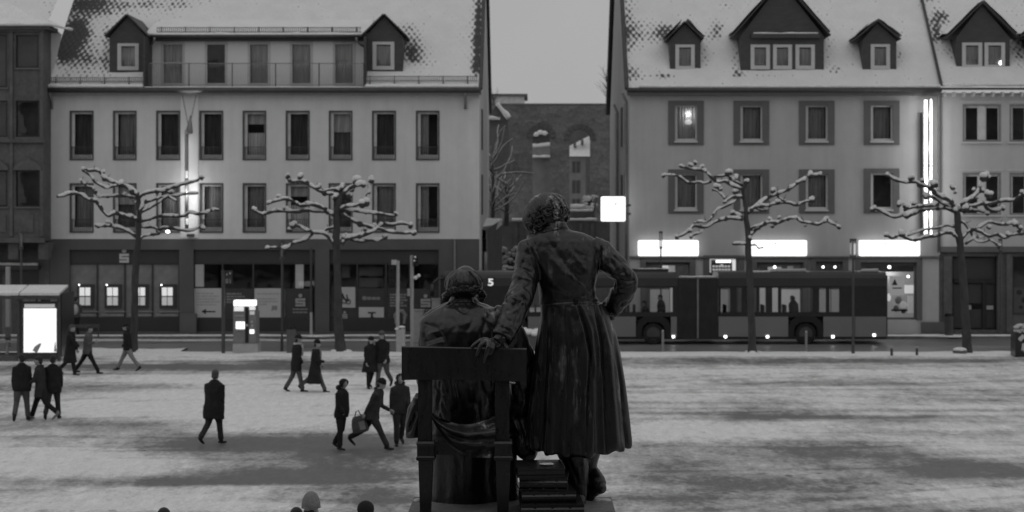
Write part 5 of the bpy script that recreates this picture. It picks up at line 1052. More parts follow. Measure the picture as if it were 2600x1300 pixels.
# ================================================================== POLLARDED TREES, traced limb by limb
TREES = {
 'a': dict(base=(340, 893), off=(0, 325), sc=3.963, label='snowy pollarded plane in front of the cash machines, leftmost of the four', tr=[((1378, 1268), 8.5), ((1386, 1150), 7.5), ((1396, 1000), 7), ((1400, 850), 6), ((1393, 700), 6), ((1385, 650), 4.5)], foot=[((346, 645), 8.5), ((344, 700), 9), ((343, 765), 9), ((341, 830), 9.5), ((340, 880), 10.5), ((339, 895), 12)],
  br=[(5, '1390,690 1340,640 1270,590 1200,570 1100,530 1045,500 1020,450 960,425 900,430 840,415'), (3.2, '1190,575 1120,590 1070,600 1000,570 950,540 920,490 860,445 838,418'), (4, '1380,710 1320,690 1250,680 1140,685 1050,685 1000,690 970,650 940,605 880,590 840,550 818,538'),
      (4.5, '1390,930 1330,900 1260,890 1200,865 1150,855 1090,885 1040,840 1000,780 950,730 890,720 830,680 770,660 730,655 680,665 630,685 572,690'), (4, '1370,1095 1310,1050 1250,1020 1170,995 1110,985 1040,985 985,985 960,975'), (2.8, '1150,985 1110,955 1065,948'),
      (4.2, '1400,700 1450,660 1550,640 1650,630 1710,605 1800,575 1900,550 1980,530 2020,500 2048,508'), (4, '1400,850 1430,800 1460,750 1530,725 1600,705 1690,690 1780,680 1850,665 1930,660 1992,655'), (3.2, '1420,850 1500,810 1570,770 1640,720 1690,690'),
      (4, '1410,940 1500,915 1600,890 1700,885 1800,890 1860,880 1910,850 1990,865 2080,850 2150,820 2205,830'), (3.6, '1400,990 1470,995 1550,1000 1600,1025 1640,1005 1740,1010 1850,1030 1930,1030 1990,1005 2035,975'), (3.2, '1385,1130 1440,1090 1520,1072 1605,1065 1570,1030'), (2.6, '1690,690 1750,720 1775,735'), (2.5, '1380,760 1355,745'), (2.6, '1650,640 1720,650 1745,655')],
  kn='840,412,7 1040,440,6 1220,555,9 740,655,6 955,722,6 1155,850,6 1085,945,6 965,975,5 2030,500,7 1700,600,6 1715,650,7 2050,1000,7 2150,820,5 1255,655,5 820,535,6 1400,985,6 1385,1270,5'),
 'b': dict(base=(862, 895), off=(600, 400), sc=2.576, label='snowy pollarded plane with the thickest trunk, left of the monument', tr=[((668, 1000), 10.5), ((662, 800), 9.5), ((655, 600), 9), ((650, 540), 10), ((655, 450), 8.5), ((657, 350), 8.5), ((670, 290), 7), ((690, 240), 6)], foot=[((859, 788), 10.5), ((860, 830), 11.5), ((863, 870), 13), ((864, 898), 16)],
  br=[(5, '690,240 740,200 790,180 830,172'), (3.5, '720,220 760,210 800,150'), (4.5, '680,260 640,240 590,235 540,215 490,185 450,160 400,155 350,155 340,125'), (3.6, '690,215 650,205 600,215 560,230'), (4.5, '640,380 600,355 520,350 460,345 400,355 330,350 250,350 200,365 150,365 115,338'),
      (4.2, '590,340 530,315 470,305 420,315 370,285 320,270 270,280 210,298'), (4.2, '670,345 720,320 780,315 832,292'), (3.8, '690,350 760,345 830,355 910,365 980,375 1030,382 1052,366'), (4.4, '680,360 740,400 800,430 860,450 920,460 960,435 1020,440 1080,430 1138,440'),
      (4.6, '690,570 720,530 790,515 850,500 900,480 930,465 1000,485 1090,495 1162,490'), (3.8, '740,530 790,545 830,550 870,540 930,540 972,525'), (4.4, '650,570 610,530 570,495 510,490 450,470 400,445 350,465'), (3.8, '500,495 460,530 420,550 370,560 330,590 270,590 198,590'), (3.6, '570,490 600,465 670,460 655,510 665,550'), (2.4, '870,240 870,200 888,140'), (2.4, '832,290 850,240 872,228')],
  kn='340,122,8 415,118,9 790,140,14 828,170,9 885,140,10 118,338,8 282,255,7 210,296,6 455,303,7 540,190,7 835,292,13 1048,368,7 1136,440,9 1162,490,8 970,522,8 380,440,11 350,468,7 200,590,6 650,265,9 320,335,8 255,340,5 845,462,7 910,455,9 710,515,9 740,245,9 690,190,9'),
 'c': dict(base=(1909, 898), off=(1650, 380), sc=4.294, label='snowy pollarded plane standing before the bus bellows and the lit signs', tr=[((1075, 1020), 8), ((1075, 950), 7.5), ((1065, 850), 7), ((1050, 760), 7), ((1050, 700), 5.5), ((1040, 600), 4.8), ((1020, 500), 4.6), ((1012, 430), 4.8), ((1050, 370), 4)], foot=[((1900, 620), 8), ((1903, 681), 8.5), ((1907, 772), 8.8), ((1909, 863), 9.5), ((1910, 899), 12)],
  br=[(4.2, '1015,430 950,410 880,380 820,345 740,355 690,320 640,270 590,225 500,215 400,200 335,180'), (3, '670,345 600,370 540,355 430,365 370,330 310,290 220,275 145,280'), (3.6, '1010,400 950,360 900,320 840,280 780,290 700,295'), (3.6, '1010,520 960,510 890,520 830,555 800,510 740,450 680,440'), (2.8, '960,540 880,590 800,630 740,650 690,710 660,760 610,790 540,785 480,800'),
      (4.2, '1010,760 930,750 850,750 760,770 690,800 620,840 560,845 480,830 430,880 360,930 295,950'), (3, '580,850 560,900 500,920 455,945'), (3.8, '1010,738 950,710 905,690'), (4.2, '1060,700 1110,650 1180,600 1260,540 1340,500 1410,475 1500,440 1560,400 1620,360 1680,320 1750,275 1800,280 1855,265'), (3.6, '1120,640 1200,610 1290,610 1360,590 1440,580 1520,580 1590,605 1660,580 1730,560 1805,570'),
      (2.6, '1390,510 1450,550 1480,560'), (3, '1140,625 1210,660 1272,655'), (4.2, '1080,950 1130,900 1170,860 1230,820 1300,790 1400,795 1500,755 1600,745 1650,785 1740,800 1840,815 1910,775 1980,800 2062,842'), (3, '1085,950 1125,890 1100,860 1160,835 1230,820'), (3.8, '1080,1032 1000,1025 900,1028'), (1.6, '1100,1042 1160,1045 1180,1075 1228,1068')],
  kn='340,182,6 440,165,7 500,145,6 565,180,7 860,250,10 945,305,9 1060,355,8 150,282,6 735,412,9 770,430,7 900,695,8 300,945,7 455,945,6 430,890,7 1340,440,8 1750,270,9 1850,265,6 1680,322,7 1610,355,6 1530,400,7 1770,552,9 1920,765,8 2060,838,7 1310,755,6 1340,835,7 1690,820,5 1270,655,7 930,455,8 1395,560,8 960,500,7 1410,740,5 1228,1068,3 1090,960,7 820,560,6'),
 'd': dict(base=(2456, 903), off=(2150, 380), sc=4.293, label='snowy pollarded plane in front of the dark doorway, rightmost of the four', tr=[((1243, 1100), 9.5), ((1238, 1040), 9.5), ((1225, 960), 10), ((1215, 880), 8.5), ((1212, 780), 8.5), ((1205, 700), 8.5), ((1185, 645), 6)], foot=[((2439, 636), 9.5), ((2444, 690), 10), ((2450, 780), 10.5), ((2455, 860), 12), ((2456, 905), 14)],
  br=[(4.6, '1175,640 1140,570 1060,525 980,490 930,440 880,405 800,380 740,350 670,355 590,345 510,320 440,270'), (4.6, '1180,680 1100,640 1010,630 900,645 800,670 720,700 650,735 620,710 520,735 430,700 360,660 290,640'), (4, '1150,620 1100,610 1040,590 980,540 900,510 850,500'), (4, '1000,600 880,610 780,620 700,635 620,660'), (3, '1185,845 1100,825 1000,850 870,870 760,900 660,940'),
      (4.2, '1220,975 1170,930 1140,905 1050,915 950,940 860,950 740,990 640,960 570,930 500,965 430,930'), (4.8, '1230,625 1290,570 1360,530 1420,470 1450,420 1460,350 1480,300'), (4.6, '1240,665 1320,625 1400,610 1490,590 1530,640 1600,665 1660,655 1705,628'), (4, '1490,590 1560,590 1640,570 1720,555 1810,555 1850,525 1935,480'), (4.2, '1240,985 1290,930 1340,880 1390,870 1440,850 1540,790 1650,810 1740,815 1820,800 1885,870'),
      (3, '1250,790 1280,800 1330,870 1380,950 1420,1000 1500,1005 1560,985 1620,1020 1655,1045'), (4, '1390,870 1470,900 1550,945 1640,925 1720,960 1790,930 1935,920'), (3, '1290,1030 1360,980 1420,955 1480,950 1520,900'), (3.2, '1240,660 1300,650 1400,660 1500,680')],
  kn='440,270,6 700,310,9 820,340,7 955,380,11 850,500,9 560,590,9 650,610,9 740,590,8 290,640,8 640,725,6 430,935,7 600,915,10 1500,285,14 1540,300,9 1380,440,7 1480,440,7 1555,490,12 1700,630,8 1920,475,8 1535,700,7 1160,400,8 1180,460,5 1300,640,12 1320,660,9 1830,795,9 1890,865,8 1540,840,8 1650,1050,7 1755,930,8 1230,640,9 1190,650,9 1420,520,6'),
}
YT = gy(897)
for key, T in TREES.items():
    rr = random.Random(ord(key)); t = thing('plane_tree', T['label'], 'tree', W(*T['base'], YT), 'pollarded plane trees along the road')
    cv = lambda p: (T['off'][0] + p[0] / T['sc'], T['off'][1] + p[1] / T['sc'])
    k = YT / F; snow = MB(); twig = MB()
    tr = [(W(*cv(p), YT), r * k) for p, r in T['tr'][1:]][::-1] + [(W(*p, YT), r * k) for p, r in T['foot']]
    pts, rad = [], []
    for i in range(len(tr) - 1):
        for s in range(5): f_ = s / 5; p = tr[i][0].lerp(tr[i + 1][0], f_); pts.append(p + Vector((noise.noise(p * 2) * .025, noise.noise(p * 2 + Vector((5, 0, 0))) * .03, 0))); rad.append((tr[i][1] * (1 - f_) + tr[i + 1][1] * f_) * (1 + .10 * noise.noise(p * 3.0)))
    pts.append(tr[-1][0]); rad.append(tr[-1][1]); q = MB(); q.tube(pts, rad, 12); q.build('trunk', MAT['bark'], t, True)
    ends = []
    for (r0, s) in T['br']:
        pp = [tuple(float(z) for z in w.split(',')) for w in s.split()]; n = len(pp); dy = rr.uniform(-1, 1) * 1.6
        raw = []
        for i, p in enumerate(pp):
            c = cv(p); dx = abs(c[0] - T['base'][0]) * k; raw.append(W(*c, YT + dy * min(1.0, dx / 2.5)))
        pts, rad = [], []
        for i in range(n - 1):
            for s_ in range(4):
                f_ = s_ / 4; a, b_ = raw[max(0, i - 1)], raw[i]; c, d_ = raw[i + 1], raw[min(n - 1, i + 2)]
                p = 0.5 * ((2 * b_) + (c - a) * f_ + (2 * a - 5 * b_ + 4 * c - d_) * f_ ** 2 + (3 * b_ - a - 3 * c + d_) * f_ ** 3); pts.append(p); tt = (i + f_) / n
                rad.append(r0 * k * 1.16 * (1 - .34 * tt) * (1 + .34 * noise.noise(p * 4.5)))
        pts.append(raw[-1]); rad.append(r0 * k * .78)
        q = MB(); q.tube(pts, rad, 8); br = q.build('limb', MAT['bark'], t, True); ends.append((raw, dy))
        m0 = 1 if len(pts) > 4 else 0
        sp_ = [p + Vector((0, -.2 * r_, .66 * r_ + .02 * noise.noise(p * 5))) for p, r_ in zip(pts, rad)]; sr_ = [r_ * (.88 + .75 * noise.noise(p * 4.2 + Vector((3, 1, 0)))) for p, r_ in zip(pts, rad)]
        i0 = m0
        while i0 < len(pts) - 2:                              # the snow lies in broken lengths
            i1 = min(len(pts) - 1, i0 + rr.randint(5, 16))
            if i1 - i0 >= 2: seg = list(range(i0, i1 + 1)); snow.tube([sp_[i] for i in seg], [sr_[i] * (.45 if i in (i0, i1) else 1) for i in seg], 8)
            i0 = i1 + rr.choice((0, 1, 1, 2)) if i1 < len(pts) - 1 else len(pts)
        for i in range(4, len(pts), 5):                       # short twigs and knots
            if rr.random() < .5:
                p = pts[i]; d_ = Vector((rr.uniform(-.7, .7), rr.uniform(-.6, .6), rr.uniform(.1, 1))).normalized(); L_ = rr.uniform(.10, .30); twig.tube([p, p + d_ * L_ * .5, p + d_ * L_ + Vector((0, 0, .04))], [.022, .015, .008], 5)
            if rr.random() < .35: p = pts[i]; r_ = rad[i] * rr.uniform(1.1, 1.5); twig.ell(p + Vector((rr.uniform(-.3, .3), rr.uniform(-.3, .3), rr.uniform(-.3, .1))) * r_, r_, 7, 5)
    twig.build('twigs', MAT['bark'], t, True)['kind'] = 'stuff'
    kq = MB()
    for w in T['kn'].split():
        x_, y_, r_ = (float(z) for z in w.split(',')); c = cv((x_, y_)); best = min(((Vector(px(p)) - Vector(c)).length, p.y) for raw, dy in ends for p in raw); p = W(*c, best[1]); r_ = r_ * k * .95
        if c[1] > T['base'][1] - 120: pass
        for j in range(3):
            o_ = Vector((rr.uniform(-.5, .5), rr.uniform(-.5, .5), rr.uniform(-.4, .4))) * r_; kq.ell(p + o_ + Vector((0, 0, -.3 * r_)), r_ * rr.uniform(.5, .75), 8, 6); snow.ell(p + o_ + Vector((0, -.15 * r_, .35 * r_)), (r_ * rr.uniform(.55, .85), r_ * rr.uniform(.55, .8), r_ * rr.uniform(.45, .7)), 8, 6)
    kq.build('pruning_knobs', MAT['bark'], t, True)['kind'] = 'stuff'
    sc_ = snow.build('snow_cover', MAT['snow'], t, True); sc_['kind'] = 'stuff'
    q = MB(); c0 = W(*T['base'], YT)
    for j in range(9): a = rr.uniform(0, 2 * PI); q.ell(c0 + Vector((math.cos(a) * .28 + .06, math.sin(a) * .28, .0)), (rr.uniform(.08, .2), .12, rr.uniform(.05, .14)), 8, 6)
    q.build('foot_snow', MAT['snow'], t, True)

# ================================================================== STREET FURNITURE
def lamp_post(label, u, vt, vm, vb, Y, zb, lit=False, w=7.0, pole=2.6):
    t = thing('street_lamp', label, 'street lamp', (W(u, 0, Y).x, Y, zb), 'street lamps with glass cylinders'); k = Y / F; c = W(u, vt, Y); zt = c.z; zm = W(u, vm, Y).z
    q = MB(); q.cyl((c.x, Y, zb), pole * k * 1.5, .5, 12); q.cyl((c.x, Y, zb + .5), pole * k, zm - zb - .5, 12); q.cyl((c.x, Y, zm), w * k * .9, .10, 14); q.build('post', MAT['metal_dark'], t, True, sharp=40)
    q = MB(); q.cyl((c.x, Y, zm + .10), w * k, zt - zm - .20, 18); gl_ = q.build('glass_cylinder', MAT['glass'], t, True, sharp=40)
    q = MB(); q.cyl((c.x, Y, zm + .10), w * k * .22, zt - zm - .2, 10); q.build('inner_tube', MAT['metal_light'], t, True, sharp=40)
    q = MB(); q.cyl((c.x, Y, zt - .10), w * k * 1.05, .10, 18); q.build('cap', MAT['metal_dark'], t, True, sharp=40)
    if lit: q = MB(); q.box(c.x + w * k * .25, c.x + w * k * .75, Y - .05, Y + .05, zm + .15, zt - .2); q.build('light_strip', MAT['lit_mid'], t)
lamp_post('street lamp with a glass cylinder behind the bus shelter', 54, 587, 633, 0, 74.5, 0, w=6)
lamp_post('street lamp with a glass cylinder between the first and second tree', 716, 610, 660, 0, 74.0, 0, w=6.5)
lamp_post('street lamp with a lit glass cylinder left of the third white sign', 2166, 606, 656, 0, gy(900), 0, True, 8.5, 3.0)
lamp_post('thin street lamp standing in front of the first white sign', 1678, 587, 632, 0, 81.6, .125, w=4.5, pole=2.0)
lamp_post('thin street lamp before the dark doorway at the right', 2540, 606, 640, 0, 81.6, .125, w=5, pole=2.4)
def simple_pole(name, label, cat, u, vt, Y, zb, r, mat='metal_dark', group=None):
    t = thing(name, label, cat, (W(u, 0, Y).x, Y, zb), group); q = MB(); c = W(u, vt, Y); q.cyl((c.x, Y, zb), r, c.z - zb, 12); q.cyl((c.x, Y, c.z), r * 1.15, .04, 12); q.build('pole', MAT[mat], t, True, sharp=40); return t
t = simple_pole('stop_pole', 'dark square pole with a small number board left of the ticket machine', 'pole', 567, 690, gy(899), 0, .075)
Y_ = gy(899); q = MB(); q.pbox(567, 590, 687, 722, Y_ + .02, .06); q.build('number_board', MAT['bus_dark'], t)
fc = bpy.data.curves.new('num', 'FONT'); fc.body = '81'; fc.size = 0.26; fc.extrude = 0.003; fc.align_x = 'CENTER'; fo = bpy.data.objects.new('tmpn', fc); COL.objects.link(fo); dg = bpy.context.evaluated_depsgraph_get(); me = bpy.data.meshes.new_from_object(fo.evaluated_get(dg)); bpy.data.objects.remove(fo)
me.transform(Matrix.Translation(W(580, 719, Y_ + .012)) @ Matrix.Rotation(math.radians(90), 4, 'X')); me.materials.clear(); me.materials.append(MAT['print_mid']); link('number', me, t)
q = MB(); q.ell(W(576, 697, Y_ + .015), (.035, .01, .04), 8, 6); q.ell(W(584, 694, Y_ + .015), (.035, .01, .045), 8, 6); q.build('mark', MAT['print_mid'], t)
t = simple_pole('sign_pole', 'slim pole with a pale lower half in front of the second shop pillar', 'pole', 790, 632, 81.6, .125, .055, 'metal_dark'); q = MB(); c = W(790, 793, 81.58); q.cyl((c.x, 81.6, .13), .062, c.z - .13, 12); q.build('pole_sleeve', MAT['metal_light'], t, True, sharp=40)
# traffic lights
def traffic(label, u, vt, vb_, Y, heads):
    t = thing('traffic_light', label, 'traffic light', (W(u, 0, Y).x, Y, 0.0), 'traffic lights beside the monument'); c = W(u, vt, Y); q = MB(); q.cyl((c.x, Y, 0), .075, c.z, 12); q.build('pole', MAT['metal_light'], t, True, sharp=40)
    for (u0, u1, v0, v1) in heads:
        q = MB(); q.pbox(u0, u1, v0, v1, Y - .1, .22); h = q.build('signal_head', MAT['black_gloss'], t)
        for i in range(3):
            q = MB(); cc = W((u0 + u1) / 2, v0 + (v1 - v0) * (i + .5) / 3, Y - .1); q.tube([cc + Vector((0, .0, 0)), cc + Vector((0, -.16, 0))], .085, 10); q.build('visor', MAT['rubber'], h, True)
    return t
t1 = traffic('left one of two traffic lights, its head on the left of the pole', 1010, 662, 880, 74.5, [(986, 1002, 672, 732)])
q = MB(); q.pbox(994, 1007, 660, 672, 74.4, .2); q.build('hood_snow', MAT['snow_dirty'], t1)
t2 = traffic('right one of two traffic lights, with white dots for bulbs on a small round head', 1046, 648, 880, 75.5, [(1050, 1061, 648, 676)])
q = MB(); q.pbox(1034, 1042, 733, 752, 75.4, .12); q.build('push_button', MAT['metal_light'], t2)
for (u, v, r) in ((1054, 653, .05), (1052, 662, .045), (1055, 705, .09), (1063, 700, .08)): q = MB(); q.ell(W(u, v, 75.2), r, 8, 6); q.build('bulb_dot', MAT['snow'], t2, True)  # white dots stand in for the bright bulbs
def cabinet(label, u0, u1, v0, v1, Y, zb, mat='metal_light', snow=True):
    t = thing('switch_cabinet', label, 'cabinet', (W((u0 + u1) / 2, 0, Y).x, Y, zb), 'grey cabinets by the traffic lights'); q = MB(); a, b_ = W(u0, v1, Y), W(u1, v0, Y); q.box(a.x, b_.x, Y, Y + .4, zb, b_.z); q.build('case', MAT[mat], t)
    q = MB(); q.box(a.x - .03, b_.x + .03, Y - .03, Y + .43, b_.z, b_.z + .05); q.build('cabinet_lid', MAT[mat], t)
cabinet('tall pale grey cabinet right of the traffic lights', 1043, 1075, 789, 850, 79.0, 0); cabinet('narrow grey cabinet behind the shoulder of the seated figure', 1096, 1117, 761, 800, 81.5, .125)
t = thing('ticket_pillar', 'short pale pillar capped with snow in front of the traffic lights', 'bollard', W(1017, 894, gy(894))); Yp = gy(894); q = MB(); q.pbox(1006, 1017, 838, 894, Yp, .3); q.pbox(1017, 1028, 834, 894, Yp + .02, .26); q.build('pillar', MAT['metal_light'], t)
q = MB(); q.ell(W(1020, 830, Yp + .1), (.15, .18, .05), 10, 6); q.ell(W(1008, 835, Yp + .1), (.10, .14, .05), 10, 6); q.build('snow_cap', MAT['snow'], t, True)
# ticket machine
Ym = gy(899); t = thing('ticket_machine', 'grey ticket machine with a lit top and screen on a pale plinth', 'ticket machine', W(622, 899, Ym))
q = MB(); q.pbox(591, 655, 873, 899, Ym - .02, .8); q.build('plinth', MAT['metal_light'], t)
q = MB(); q.pbox(592, 650, 777, 873, Ym + .05, .6); q.pbox(650, 654, 790, 873, Ym + .1, .5); q.build('case', MAT['metal_mid'], t)
q = MB(); q.pbox(593, 646, 763, 777, Ym - .02, .6); q.build('lit_header', MAT['lit_sign'], t)
q = MB(); q.pbox(622.5, 631, 780, 870, Ym + .02, .04); q.build('black_panel', MAT['black_gloss'], t)
for (u0, u1, v0, v1, mt) in ((594, 619, 779, 790, 'lit_mid'), (633, 648, 779, 787, 'lit_mid'), (634, 646, 790, 799, 'lit_dim'), (599, 621, 817, 835, 'lit_sign'), (634, 645, 837, 847, 'lit_sign')):
    q = MB(); q.pbox(u0, u1, v0, v1, Ym + .02, .04); q.build('screen', MAT[mt], t)
for (u, v) in ((639, 818), (640, 827), (627, 826)): q = MB(); q.ell(W(u, v, Ym + .03), (.06, .03, .06), 10, 6); q.build('button', MAT['metal_light'], t, True)
q = MB(); q.pbox(597, 620, 800, 803, Ym + .03, .03); q.pbox(598, 620, 836, 839, Ym - .02, .06); q.build('slot', MAT['metal_light'], t)
# bins, planter, bollards, boxes
def bin_(label, u0, u1, v0, v1, Y, zb, mat='shop_stone'):
    t = thing('litter_bin', label, 'litter bin', (W((u0 + u1) / 2, 0, Y).x, Y, zb), 'round litter bins'); r = (u1 - u0) / 2 * Y / F; c = W((u0 + u1) / 2, v0, Y); h = c.z - zb; q = MB(); q.cyl((c.x, Y, zb), r * .95, h - .12, 18, 0, r); q.build('drum', MAT[mat], t, True, sharp=40)
    q = MB(); q.cyl((c.x, Y, zb + h - .12), r * 1.06, .05, 18); q.cyl((c.x, Y, zb + h - .06), r * .8, .06, 18); q.build('rim', MAT['black_gloss'], t, True, sharp=40)
bin_('dark litter bin behind the person with the fur hood', 727, 752, 828, 898, gy(899), 0); bin_('dark litter bin beside the doorway on the right pavement', 2397, 2421, 796, 858, 81.3, .125, 'metal_dark')
t = thing('planter', 'stone planter heaped with snow between the two bronze figures', 'planter', W(1400, 893, 74)); q = MB(); q.pbox(1322, 1480, 846, 893, 74, 1.6); q.build('trough', MAT['shop_stone'], t)
q = MB()
for i in range(30): r_ = random.uniform; q.ell(W(1326 + i * 5.2, 844 - 3 * math.sin(i * .9), 74.2 + (i % 3) * .3), (.2, .4, .13 + .05 * math.sin(i * 2.1)), 9, 6)
q.build('snow_heap', MAT['snow'], t, True)
BL = 'bollards along the road'
for i, (u, vt, vb_, mt, r, lb) in enumerate(((1683, 838, 895, 'metal_mid', .05, 'thin grey bollard in front of the rear wheel of the bus front section'), (2047, 840, 895, 'metal_mid', .05, 'thin grey bollard in front of the rearmost bus wheel'), (2264, 880, 903, 'metal_dark', .055, 'short dark bollard just behind the tail of the bus'), (2328, 880, 903, 'metal_dark', .055, 'short dark bollard between the bus tail and the last tree'))):
    Y_ = gy(vb_); t = thing('bollard', lb, 'bollard', W(u, vb_, Y_), BL); c = W(u, vt, Y_); q = MB(); q.cyl((c.x, Y_, 0), r, c.z - .08, 12); q.build('post', MAT[mt], t, True, sharp=40); q = MB(); q.cyl((c.x, Y_, c.z - .08), r * .8, .08, 12); q.build('reflector', MAT['metal_light'], t, True)
t = thing('stone_block', 'dark boulder with a snow cap beside the foot of the last tree', 'boulder', W(2438, 900, gy(900))); q = MB(); q.ell(W(2438, 893, gy(900)), (.30, .25, .16), 12, 8, 0, None, lambda d: 1 + .15 * noise.noise(Vector(d) * 2)); q.build('boulder', MAT['stone_dark'], t, True); q = MB(); q.ell(W(2437, 888, gy(900)), (.28, .24, .10), 12, 8); q.build('snow_cap', MAT['snow'], t, True)
Y_ = gy(906); t = thing('utility_box', 'dark box with pale slanted strokes and rough snow at the right edge', 'utility box', W(2600, 906, Y_)); q = MB(); q.pbox(2578, 2640, 845, 906, Y_, .7); q.build('case', MAT['black_gloss'], t)
q = MB()
for (a, b_, c, d_, r_) in ((2588, 864, 2600, 852, .08), (2598, 890, 2600, 872, .07), (2604, 895, 2616, 855, .08)): q.tube([W(a, b_, Y_ - .01), W(c, d_, Y_ - .01)], r_, 6, 0, .15, (0, 1, 0))
q.build('painted_stroke', MAT['window_white'], t)
q = MB()
for i in range(14): q.ell(W(2581 + (i % 7) * 5, 840 - (i // 7) * 12 + 3 * math.sin(i * 2), Y_ + .2), (.12, .25, .07), 8, 6)
q.build('snow_cap', MAT['snow_dirty'], t, True)
# rail by the far pavement
t = thing('handrail', 'low dark handrail on the far pavement behind the walkers', 'railing', W(215, 860, 80.6)); q = MB(); q.pbox(165, 253, 824, 832, 80.6, .08); q.build('bar', MAT['metal_dark'], t)
for u in (170, 248): q = MB(); q.pbox(u, u + 3, 832, 858, 80.6, .06); q.build('post', MAT['metal_dark'], t)
# ================================================================== BUS SHELTER
Ys = gy(917); kS = Ys / F; t = thing('bus_shelter', 'bus shelter with a pale sloping roof and a glowing advertising panel', 'bus shelter', W(60, 917, Ys))
yb = Ys + 2.0
for (a, b_, c, d_) in ((-120, 46, -90, 70), (50, 150, 74, 173)):
    q = MB(); p = [W(a, 750, Ys - .1), W(b_, 750, Ys - .1), W(d_, 729, yb), W(c, 729, yb)]; q.add(p + [x + Vector((0, 0, .09)) for x in p], [(0, 1, 2, 3), (4, 5, 6, 7), (0, 1, 5, 4), (1, 2, 6, 5), (2, 3, 7, 6), (3, 0, 4, 7)]); q.build('roof_panel', MAT['snow'], t)
q = MB(); zt = W(0, 752, Ys).z; q.box(W(-120, 0, Ys).x, W(152, 0, Ys).x, Ys - .12, Ys - .04, zt - .10, zt); q.build('front_beam', MAT['metal_dark'], t)
for u in (47, 150): q = MB(); x = W(u, 0, Ys).x; q.box(x - .05, x + .05, Ys - .03, Ys + .07, 0, zt - .1); q.build('post', MAT['metal_dark'], t)
q = MB(); x = W(152, 0, Ys).x; q.box(x, x + .04, Ys + .1, yb, .15, zt + .1); q.build('side_pane', MAT['black_gloss'], t)
q = MB(); q.pbox(50, 148, 762, 912, Ys + .0, .30); ad = q.build('panel_case', MAT['bus_dark'], t)
q = MB(); q.pbox(60, 143, 783, 895, Ys - .02, .02); q.build('lit_poster', MAT['lit_panel'], ad); q = MB(); q.pbox(62, 139, 772, 781, Ys - .012, .012); q.build('lit_header', MAT['lit_dim'], ad)
q = MB(); q.tube([W(88, 893, Ys - .025), W(93, 884, Ys - .025), W(100, 876, Ys - .025), W(104, 872, Ys - .025)], [.10, .10, .06, .02], 8, 0, .2, (0, 1, 0)); q.tube([W(140, 893, Ys - .025), W(140, 868, Ys - .025)], [.05, .01], 8, 0, .2, (0, 1, 0)); q.build('print', MAT['print_mid'], ad)
for (u0, u1) in ((58, 74), (76, 90), (96, 103), (128, 145)): q = MB(); q.pbox(u0, u1, 757, 765, Ys - .05, .02); q.build('header_plate', MAT['metal_mid'], t)
q = MB(); q.box(W(-120, 0, yb).x, W(48, 0, yb).x, yb - .02, yb, .3, zt); q.build('rear_pane', MAT['glass'], t)
q = MB(); q.pbox(-120, 46, 866, 870, Ys + .9, .45); q.build('bench_seat', MAT['metal_light'], t); q = MB(); q.pbox(14, 20, 870, 902, Ys + 1.0, .1); q.build('bench_leg', MAT['metal_light'], t)
q = MB(); q.pbox(-120, 50, 905, 917, Ys + .02, 2.0); q.build('shelter_plinth', MAT['stone_dark'], t)
t = thing('timetable_column', 'slim pale timetable column seen through the bus shelter', 'column', (W(18, 0, 76).x, 76, 0)); q = MB(); q.pbox(14, 23, 677, 830, 76, .2); q.build('column', MAT['print_mid'], t); q = MB(); q.pbox(13, 24, 830, 900, 76, .2); q.build('column_base', MAT['metal_dark'], t)
# ================================================================== PEOPLE
def hand_mesh(q, wrist, d, nrm, side, s=1.0, curl=0.5, spread=.25, m=0):
    """palm with four unequal bent fingers and a thumb leaving its side; d: finger direction, nrm: back-of-hand direction, side: +1/-1 thumb side"""
    d, nrm = Vector(d).normalized(), Vector(nrm); nrm = (nrm - d * nrm.dot(d)).normalized(); x = d.cross(nrm) * side
    R = Matrix((x, d, nrm)).transposed(); wrist = Vector(wrist)
    q.ell(wrist + d * .045 * s, (.040 * s, .055 * s, .018 * s), 10, 8, m, R)
    for i, (ox, ln) in enumerate(((.030, .070), (.010, .078), (-.010, .072), (-.029, .056))):
        p = wrist + d * (.085 - .004 * abs(i - 1)) * s + x * ox * s; pts = [p - d * .02 * s, p]; a = .15 + curl * .3; dd = (d + x * (1.2 - i) * spread * .22).normalized()
        for k in range(3): a += curl * .65; v = dd * math.cos(a) - nrm * math.sin(a); p = p + v * ln * s * (.45, .32, .23)[k]; pts.append(p)
        q.tube(pts, [.0095 * s, .0098 * s, .009 * s, .0085 * s, .006 * s], 7, m)
    p = wrist + d * .02 * s + x * .03 * s; pts = [p]
    for k, (fx, fd, fn_) in enumerate(((.8, .5, -.2), (.45, .8, -.35), (.1, .9, -.4))): p = p + (x * fx + d * fd + nrm * fn_).normalized() * (.034, .030, .024)[k] * s; pts.append(p)
    q.tube(pts, [.013 * s, .012 * s, .010 * s, .008 * s], 7, m)
